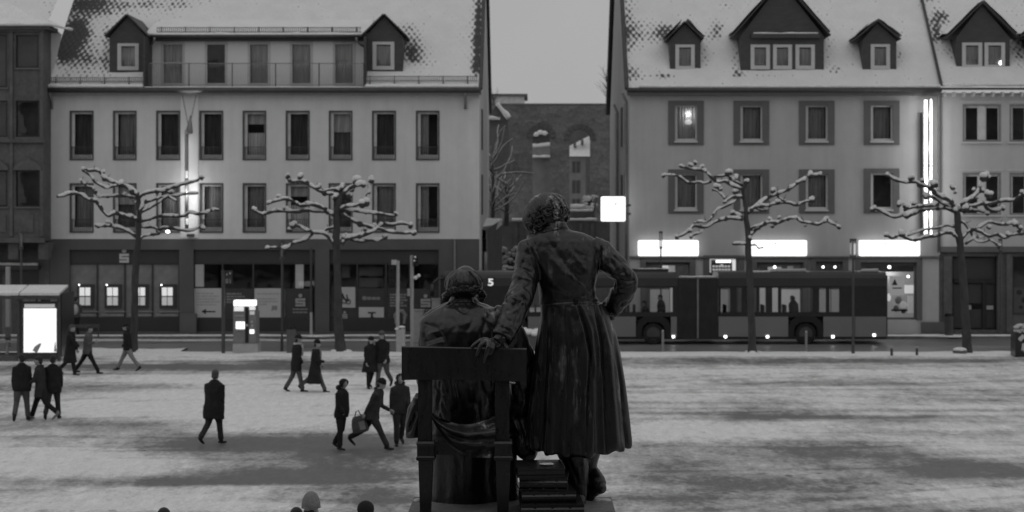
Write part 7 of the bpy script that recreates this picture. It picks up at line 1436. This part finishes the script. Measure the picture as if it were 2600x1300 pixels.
fp([(1256, 876, -.02, 5.4), (1251, 876, -.06, 5.8), (1250, 886, -.085, 4.8), (1246, 897, -.085, 4.2), (1243, 902, -.08, 3.4)])
fp([(1272, 868, .05, 6), (1281, 874, .04, 5.2), (1286, 884, .02, 4.6), (1291, 890, .01, 3.6)])
hand_mesh(q, W(1552, 792, YM + DS + .12), (-.9, .35, -.25), (.2, .6, .8), 1, 1.9, .3)
me = remesh(q, .0075, 2); sculpt(me, [([(1440, 1160), (1470, 1230)], 5, -.01), ([(1480, 1160), (1486, 1230)], 4, .008)], amp=.004, freq=(9, 9, 7))
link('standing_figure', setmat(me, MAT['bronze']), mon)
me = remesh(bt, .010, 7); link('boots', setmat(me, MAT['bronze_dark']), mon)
# hair: combed strands that break into curls at the nape
def hair(name, hc, R, s, n, seed, curls, crown, drop, rmul=1.0, part='bronze'):
    rr = random.Random(seed); q = MB(); q.ell(hc + R @ Vector((0, -.012 * s, .025 * s)), (.099 * s, .112 * s, .099 * s), 22, 16, 0, R)
    q.ell(hc + R @ Vector((0, -.040 * s, -.030 * s)), (.094 * s, .072 * s, .060 * s), 18, 12, 0, R)
    for i in range(n):
        az = rr.uniform(0, 2 * PI)
        if abs(((az - PI / 2 + PI) % (2 * PI)) - PI) < .55: continue   # leave the face free
        pts = []; th1 = rr.uniform(*drop); w = rr.uniform(-.25, .25); m = 9
        for j in range(m):
            t = j / (m - 1); th = .12 + th1 * t; a = az + w * t + .11 * math.sin(t * 9 + 3 * math.sin(az * 4)) * t; er = 1.02 + .09 * t * t + .045 * math.sin(t * 8 + 2.2 * math.sin(az * 3)) * t
            d = Vector((math.sin(th) * math.cos(a), math.sin(th) * math.sin(a), math.cos(th))); p = Vector((d.x * .103, d.y * .114, d.z * .103)) * er * s
            if th > PI * .62: p.z = min(p.z, -.02 * s)
            pts.append(hc + R @ (p + crown * s))
        r0 = rr.uniform(.009, .015) * s * rmul; q.tube(pts, [r0 * (.5 + .5 * min(1, 3 * j / m)) * (1 if j < m - 1 else .4) for j in range(m)], 6)
    for i in range(curls):
        az = rr.uniform(PI * .86, PI * 2.14); th = rr.uniform(1.65, 2.12); d = Vector((math.sin(th) * math.cos(az), math.sin(th) * math.sin(az), math.cos(th))); c = hc + R @ (Vector((d.x * .104, d.y * .124, d.z * .108)) * s)
        ax1 = (R @ Vector((-math.sin(az), math.cos(az), 0))).normalized(); ax2 = (R @ d).cross(ax1).normalized(); rd = rr.uniform(.017, .030) * s; ph = rr.uniform(0, 6)
        q.tube([c + ax1 * rd * math.cos(ph + x) * (1 - .08 * x) + ax2 * rd * math.sin(ph + x) * (1 - .08 * x) + (R @ d) * .004 * x * s for x in np.linspace(0, 5.2, 12)], [.0085 * s * rmul * (1 - .05 * j) for j in range(12)], 6)
    return q.build(name, MAT[part], mon, True)
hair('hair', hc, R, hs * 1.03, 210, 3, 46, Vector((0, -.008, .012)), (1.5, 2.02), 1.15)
# ---------------- seated figure
q = MB()
slices(q, [(742, 1162, 1194, 22, .30), (748, 1153, 1201, 28, .29), (758, 1143, 1209, 34, .27), (767, 1135, 1216, 38, .26), (771, 1128, 1226, 38, .26), (782, 1102, 1264, 48, .24), (798, 1080, 1284, 54, .22), (815, 1068, 1294, 60, .20), (840, 1062, 1300, 64, .18), (880, 1064, 1300, 66, .18), (940, 1084, 1286, 68, .20), (1000, 1094, 1262, 70, .26), (1060, 1092, 1262, 78, .34), (1110, 1086, 1290, 85, .40)], YM + .05, 56)
limb(q, [(1108, 818, .22, 26), (1093, 838, .22, 29), (1090, 872, .26, 29), (1082, 930, .40, 32), (1090, 985, .6, 30)], 16, .03, 1)
limb(q, [(1252, 796, .22, 24), (1272, 806, .23, 29), (1298, 850, .28, 38), (1316, 900, .34, 40), (1326, 960, .42, 38), (1322, 1020, .5, 36), (1312, 1090, .55, 34), (1318, 1140, .55, 34)], 16, .03, 4)
limb(q, [(1320, 1060, .5, 26), (1332, 1110, .45, 30), (1340, 1144, .42, 31), (1344, 1162, .36, 18)], 14)   # coat tail over the books
me = remesh(q, .0115, 3)
S_se = [([(1080, 822), (1110, 830), (1125, 860), (1136, 885)], 2.6, -.016), ([(1232, 815), (1226, 850), (1220, 880)], 2.2, -.010), ([(1230, 812), (1258, 838)], 4, -.020), ([(1088, 850), (1118, 838)], 4, .012), ([(1084, 866), (1122, 854)], 3.5, -.014), ([(1086, 880), (1126, 868)], 3.5, .012), ([(1262, 782), (1284, 800)], 3, -.012), ([(1134, 772), (1150, 766), (1176, 763), (1200, 763), (1218, 769)], 2.4, -.020), ([(1176, 768), (1178, 880)], 1.5, -.006), ([(1100, 980), (1092, 1040)], 4, .012), ([(1118, 970), (1110, 1060)], 4, -.014), ([(1300, 1060), (1318, 1100)], 4, .016), ([(1312, 1060), (1330, 1120)], 4, -.018), ([(1120, 860), (1150, 830), (1190, 820)], 8, .006), ([(1240, 800), (1200, 812)], 7, .007)]
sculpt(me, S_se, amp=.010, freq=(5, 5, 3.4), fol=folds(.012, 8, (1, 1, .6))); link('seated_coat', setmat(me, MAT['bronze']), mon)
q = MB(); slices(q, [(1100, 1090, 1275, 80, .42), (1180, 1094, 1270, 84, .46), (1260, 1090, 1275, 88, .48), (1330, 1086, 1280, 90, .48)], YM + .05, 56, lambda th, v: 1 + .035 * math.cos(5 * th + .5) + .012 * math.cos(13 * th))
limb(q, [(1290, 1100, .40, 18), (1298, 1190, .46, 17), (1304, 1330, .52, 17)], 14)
me = remesh(q, .013, 3); sculpt(me, amp=.01, freq=(4, 4, 2)); link('coat_hem', setmat(me, MAT['bronze_dark']), mon)  # darker bronze: the shade under the seat is put into the colour
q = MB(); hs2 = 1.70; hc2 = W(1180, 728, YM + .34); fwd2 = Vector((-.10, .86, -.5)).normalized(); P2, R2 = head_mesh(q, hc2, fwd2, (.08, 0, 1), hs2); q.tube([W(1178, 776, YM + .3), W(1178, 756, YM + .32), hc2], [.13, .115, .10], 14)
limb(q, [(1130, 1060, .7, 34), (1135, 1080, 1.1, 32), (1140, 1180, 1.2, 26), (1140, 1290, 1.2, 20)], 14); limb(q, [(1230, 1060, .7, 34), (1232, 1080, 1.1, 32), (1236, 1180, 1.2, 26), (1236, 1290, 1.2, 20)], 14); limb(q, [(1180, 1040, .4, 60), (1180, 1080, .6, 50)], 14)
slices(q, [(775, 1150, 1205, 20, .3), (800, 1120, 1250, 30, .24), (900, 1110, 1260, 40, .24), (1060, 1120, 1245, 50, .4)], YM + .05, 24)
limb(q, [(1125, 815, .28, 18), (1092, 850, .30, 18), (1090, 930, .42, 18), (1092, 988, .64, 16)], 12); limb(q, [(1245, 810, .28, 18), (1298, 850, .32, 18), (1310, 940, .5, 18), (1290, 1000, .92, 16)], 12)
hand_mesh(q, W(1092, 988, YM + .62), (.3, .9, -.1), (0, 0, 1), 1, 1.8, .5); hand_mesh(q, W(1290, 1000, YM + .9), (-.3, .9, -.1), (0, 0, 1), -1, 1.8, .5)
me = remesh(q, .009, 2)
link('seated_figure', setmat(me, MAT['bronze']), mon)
# smooth cap of hair with a rolled edge
q = MB(); rr = random.Random(8); Rz = R2
def capf(d): return 1 + .012 * math.sin(math.atan2(d[1], d[0]) * 14 + d[2] * 5) + .02 * noise.noise(Vector(d) * 3)
HC = W(1178, 722, YM + .32)
q.ell(HC, (50 * k, 54 * k, 40 * k), 48, 30, 0, None, capf)
roll = [(1129, 764), (1131, 754), (1140, 745), (1154, 737), (1170, 732), (1188, 731), (1206, 735), (1220, 742), (1227, 751), (1221, 760)]
for i in range(60):                                           # irregular roll of curls round the nape
    t = (i + rr.random()) / 60 * (len(roll) - 1); a_, f_ = int(t), t - int(t); b_ = min(a_ + 1, len(roll) - 1); u_ = roll[a_][0] * (1 - f_) + roll[b_][0] * f_; v_ = roll[a_][1] * (1 - f_) + roll[b_][1] * f_; x_ = (u_ - 1178) / 52
    y_ = YM + .32 - 50 * k * math.sqrt(max(.03, 1 - x_ * x_)); c = W(u_ + rr.uniform(-2, 2), v_ + rr.uniform(-5, 5), y_); rd = rr.uniform(6, 10.5) * k; ph = rr.uniform(0, 6)
    q.ell(c, (rd, rd * .8, rd * .8), 9, 7, 0, Matrix.Rotation(rr.uniform(-.6, .6), 3, 'Y'), lambda d: 1 + .2 * noise.noise(Vector(d) * 2 + c * 9))
    if i % 2: q.tube([c + Vector((rd * 1.0 * math.cos(ph + x) * (1 - .10 * x), -rd * .5 - .004 * x, rd * .8 * math.sin(ph + x) * (1 - .10 * x))) for x in np.linspace(0, 4.2, 9)], [.20 * rd * (1 - .06 * j) for j in range(9)], 5)
for i in range(90):                                           # fine combed strands over the cap
    a = rr.uniform(PI, 2 * PI); th1 = rr.uniform(1.1, 1.75); pts = []; w_ = rr.uniform(-.2, .2)
    for j in range(9): th = .1 + th1 * j / 8; d = Vector((math.sin(th) * math.cos(a + w_ * j / 8), math.sin(th) * math.sin(a + w_ * j / 8), math.cos(th))); pts.append(HC + Vector((d.x * 50 * k, d.y * 54 * k, d.z * 40 * k)) * (.985 + .012 * rr.random()))
    q.tube(pts, [rr.uniform(1.0, 1.9) * k] * 9, 5)
limb(q, [(1176, 684, .33, 3), (1196, 690, .20, 3.4), (1208, 704, .14, 3.4), (1218, 726, .12, 3)], 8)
q.build('hair', MAT['bronze'], mon, True)
# ---------------- chair
YC = 17.22; kc = YC / F
q = MB(); n = 24; vs = []; fs = []
for i in range(n + 1):                                        # broad top rail, gently curved
    t = i / n; u_ = 1020 + 317 * t; cu = .10 * (1 - (2 * t - 1) ** 2); Yc = YC + cu - .02; vt = 879 + 6 * t + 2 * math.sin(PI * t); vb = 964.5 + 4 * t
    for (y, v, e) in ((Yc, vt + 2.5, 0), (Yc + .012, vt, 0), (Yc + .06, vt, 0), (Yc + .07, vt + 2.5, 0), (Yc + .07, vb, 0), (Yc, vb, 0)): p = W(u_, v, YC); vs.append((p.x, y, p.z))
for i in range(n):
    for j in range(6): a, b_ = i * 6 + j, i * 6 + (j + 1) % 6; fs.append((a, b_, b_ + 6, a + 6))
fs.append(tuple(range(6))); fs.append(tuple(n * 6 + j for j in range(6))); q.add(vs, fs); ch = q.build('chair', MAT['bronze_dark'], mon)
def prism(name, secs, parent):
    q = MB(); q.loft([[Vector((W(u_, v, YC + .05).x, y, W(u_, v, YC + .05).z)) for (u_, y) in ((a, y0), (b_, y0), (b_, y1), (a, y1))] for (v, a, b_, y0, y1) in secs]); return q.build(name, MAT['bronze_dark'], parent)
for (a, b_) in ((1061, 1096), (1257, 1293)):
    prism('back_post', [(960, a, b_, YC + .08, YC + .20), (1119, a, b_, YC + .02, YC + .16)], ch)
    prism('leg_block', [(1119, a - 1, b_ + 6, YC - .02, YC + .20), (1124, a - 3, b_ + 8, YC - .03, YC + .21), (1130, a - 1, b_ + 6, YC - .02, YC + .20), (1156, a - 1, b_ + 6, YC - .02, YC + .20), (1159, a - 3, b_ + 9, YC - .03, YC + .21), (1166, a - 3, b_ + 9, YC - .03, YC + .21), (1168, a + 1, b_ + 3, YC - .01, YC + .18)], ch)
    zb = V0 + (CZ - ZP) * F / (YC + .05); prism('leg', [(1168, a + 2, b_ + 3, YC - .01, YC + .17), (zb, a + 6, b_ - 2, YC + .01, YC + .14)], ch)
    prism('leg', [(1168, a + 12, b_ + 0, YC + 1.1, YC + 1.25), (zb, a + 14, b_ - 4, YC + 1.12, YC + 1.22)], ch)
q = MB(); A, B = W(1098, 1155, YC + .05), W(1258, 1122, YC + .05); q.box(A.x, B.x, YC + .06, YC + .16, A.z, B.z); q.build('seat_rail', MAT['bronze_dark'], ch)
q = MB(); A, B = W(1062, 1140, YC + .05), W(1294, 1120, YC + .05); q.box(A.x + .03, B.x - .03, YC + .2, YC + 1.25, A.z, B.z - .02); q.build('seat', MAT['bronze_dark'], ch)
# cloth: swag through the chair back, loop outside the left post
q = MB(); nu, nv = 44, 22; vs = []; fs = []
for j in range(nv + 1):
    t = j / nv
    for i in range(nu + 1):
        s = i / nu; u_ = 1096 + 160 * s + (1 - t) * 2; top = 1048 + 26 * math.sin(PI * min(1, s * 1.05)) ** .8 + 10 * s; bot = 1062 + 100 * (1 - (1 - min(1, s * 1.35)) ** 2.4); v = top + (bot - top) * t
        bul = .12 * math.sin(PI * min(1, t * 1.1)) * (.5 + .5 * math.sin(PI * s)) + (.045 * math.sin(12 * t + 4 * s + 3 * math.sin(3.2 * s + .4)) + .02 * math.sin(17 * s + 8 * t)) * math.sin(PI * min(1, t * 1.4 + .12)) + .035 * noise.noise(Vector((s * 5, t * 5, 1)))
        vs.append(W(u_, v, YC + .04 - bul))
for j in range(nv):
    for i in range(nu): a = j * (nu + 1) + i; fs.append((a, a + 1, a + nu + 2, a + nu + 1))
b0 = len(vs); q.add(vs + [Vector(v) + Vector((0, .05, 0)) for v in vs], fs + [tuple(x + b0 for x in f_) for f_ in fs]); q.build('draped_cloth', MAT['bronze'], mon, True)
q = MB(); limb(q, [(1066, 1000, .05, 10), (1054, 1040, .02, 20), (1048, 1075, .02, 19), (1046, 1100, .02, 17), (1046, 1112, .02, 16)], 16); limb(q, [(1062, 1010, .0, 14), (1058, 1060, -.02, 16), (1050, 1108, .0, 16)], 14)
me = remesh(q, .011, 2); sculpt(me, [([(1056, 1050), (1038, 1096)], 4, -.03), ([(1050, 1030), (1036, 1080)], 4, .015)], amp=.008); link('coat_tail', setmat(me, MAT['bronze']), mon)
# ---------------- books
def book(vt_l, vt_r, ul, ur, vb, Y, depth, rot, back=None):
    A, B = W(ul, vt_l, Y), W(ur, vt_r, Y); zt = (A.z + B.z) / 2; zb = W(ul, vb, Y).z; a = math.radians(rot); ax = Vector((math.cos(a), math.sin(a), 0)); ay = Vector((-math.sin(a), math.cos(a), 0)); w = (B.x - A.x) / 2; c = Vector(((A.x + B.x) / 2, Y, (zt + zb) / 2)) + ay * depth / 2; h = (zt - zb) / 2
    q = MB(); q.obox(c + Vector((0, 0, 0)) + ay * .0, ax * (w - .022), ay * (depth / 2 - .02), Vector((0, 0, h - .012))); o = q.build('book', MAT['bronze_dark'], mon)
    q = MB(); q.obox(c + Vector((0, 0, h - .007)), ax * w, ay * depth / 2, Vector((0, 0, .011))); q.obox(c - Vector((0, 0, h - .007)), ax * w, ay * depth / 2, Vector((0, 0, .011)))
    q.tube([c - ay * (depth / 2 - .03) - ax * (w - .003) , c - ay * (depth / 2 - .03) + ax * (w - .003)], h * .80, 14, 0, 1.0, (0, 0, 1)) if h < .2 else None
    q.build('cover', MAT['bronze_dark'], o)
    for t in (-.55, 0, .55): q = MB(); q.obox(c - ay * (depth / 2 + h * .9 - .06) + ax * w * t, ax * .012, ay * .012, Vector((0, 0, h * .8))); q.build('spine_band', MAT['bronze_dark'], o)
    return c, ax, ay, w, h
book(1194, 1188, 1314, 1435, 1212, 17.22, .62, 4); book(1216, 1213, 1318, 1441, 1247, 17.24, .62, -3); book(1252, 1249, 1324, 1464, 1281, 17.20, .66, 5); book(1284, 1282, 1322, 1484, 1316, 17.12, .72, 3)
q = MB(); q.ell(W(1388, 1178, 17.45), (.075, .06, .012), 14, 6, 0, None, lambda d: 1 + .25 * noise.noise(Vector(d) * 2)); q.build('snow_patch', MAT['snow'], mon, True)
# ---------------- pedestal
xl_, xr_ = W(1052, 1262, 18.25).x, W(1552, 1262, 18.25).x
q = MB(); q.box(xl_, xr_, 16.75, 18.25, ZP - .12, ZP); pd = q.build('pedestal', MAT['stone_pedestal'], mon); q = MB(); q.box(xl_ + .03, xr_ - .03, 16.78, 18.22, ZP - .42, ZP - .121); q.build('cornice', MAT['stone_pedestal'], pd); q = MB(); q.box(xl_ + .05, xr_ - .05, 16.8, 18.2, .5, ZP - .421); q.build('die', MAT['stone_pedestal'], pd); q = MB(); q.box(xl_ - .4, xr_ + .4, 16.35, 18.65, -.05, .5); q.build('base_step', MAT['stone_pedestal'], pd)
q = MB()
for (u_, v_, ru_, rv) in ((1535, 1264, .07, .10), (1518, 1270, .06, .08), (1060, 1275, .04, .1)): c = W(u_, v_, 18.05); c.z = ZP; q.ell(c, (ru_, rv, .015), 12, 6)
q.build('snow_patch', MAT['snow_dirty'], mon, True)
# snow caught on the seat behind the posts
for (u_, v_, a_, b_) in ((1301, 972, .035, .01),): q = MB(); q.ell(W(u_, v_, YM + .1), (a_, .05, b_), 10, 6); q.build('snow_patch', MAT['snow_dirty'], mon, True)
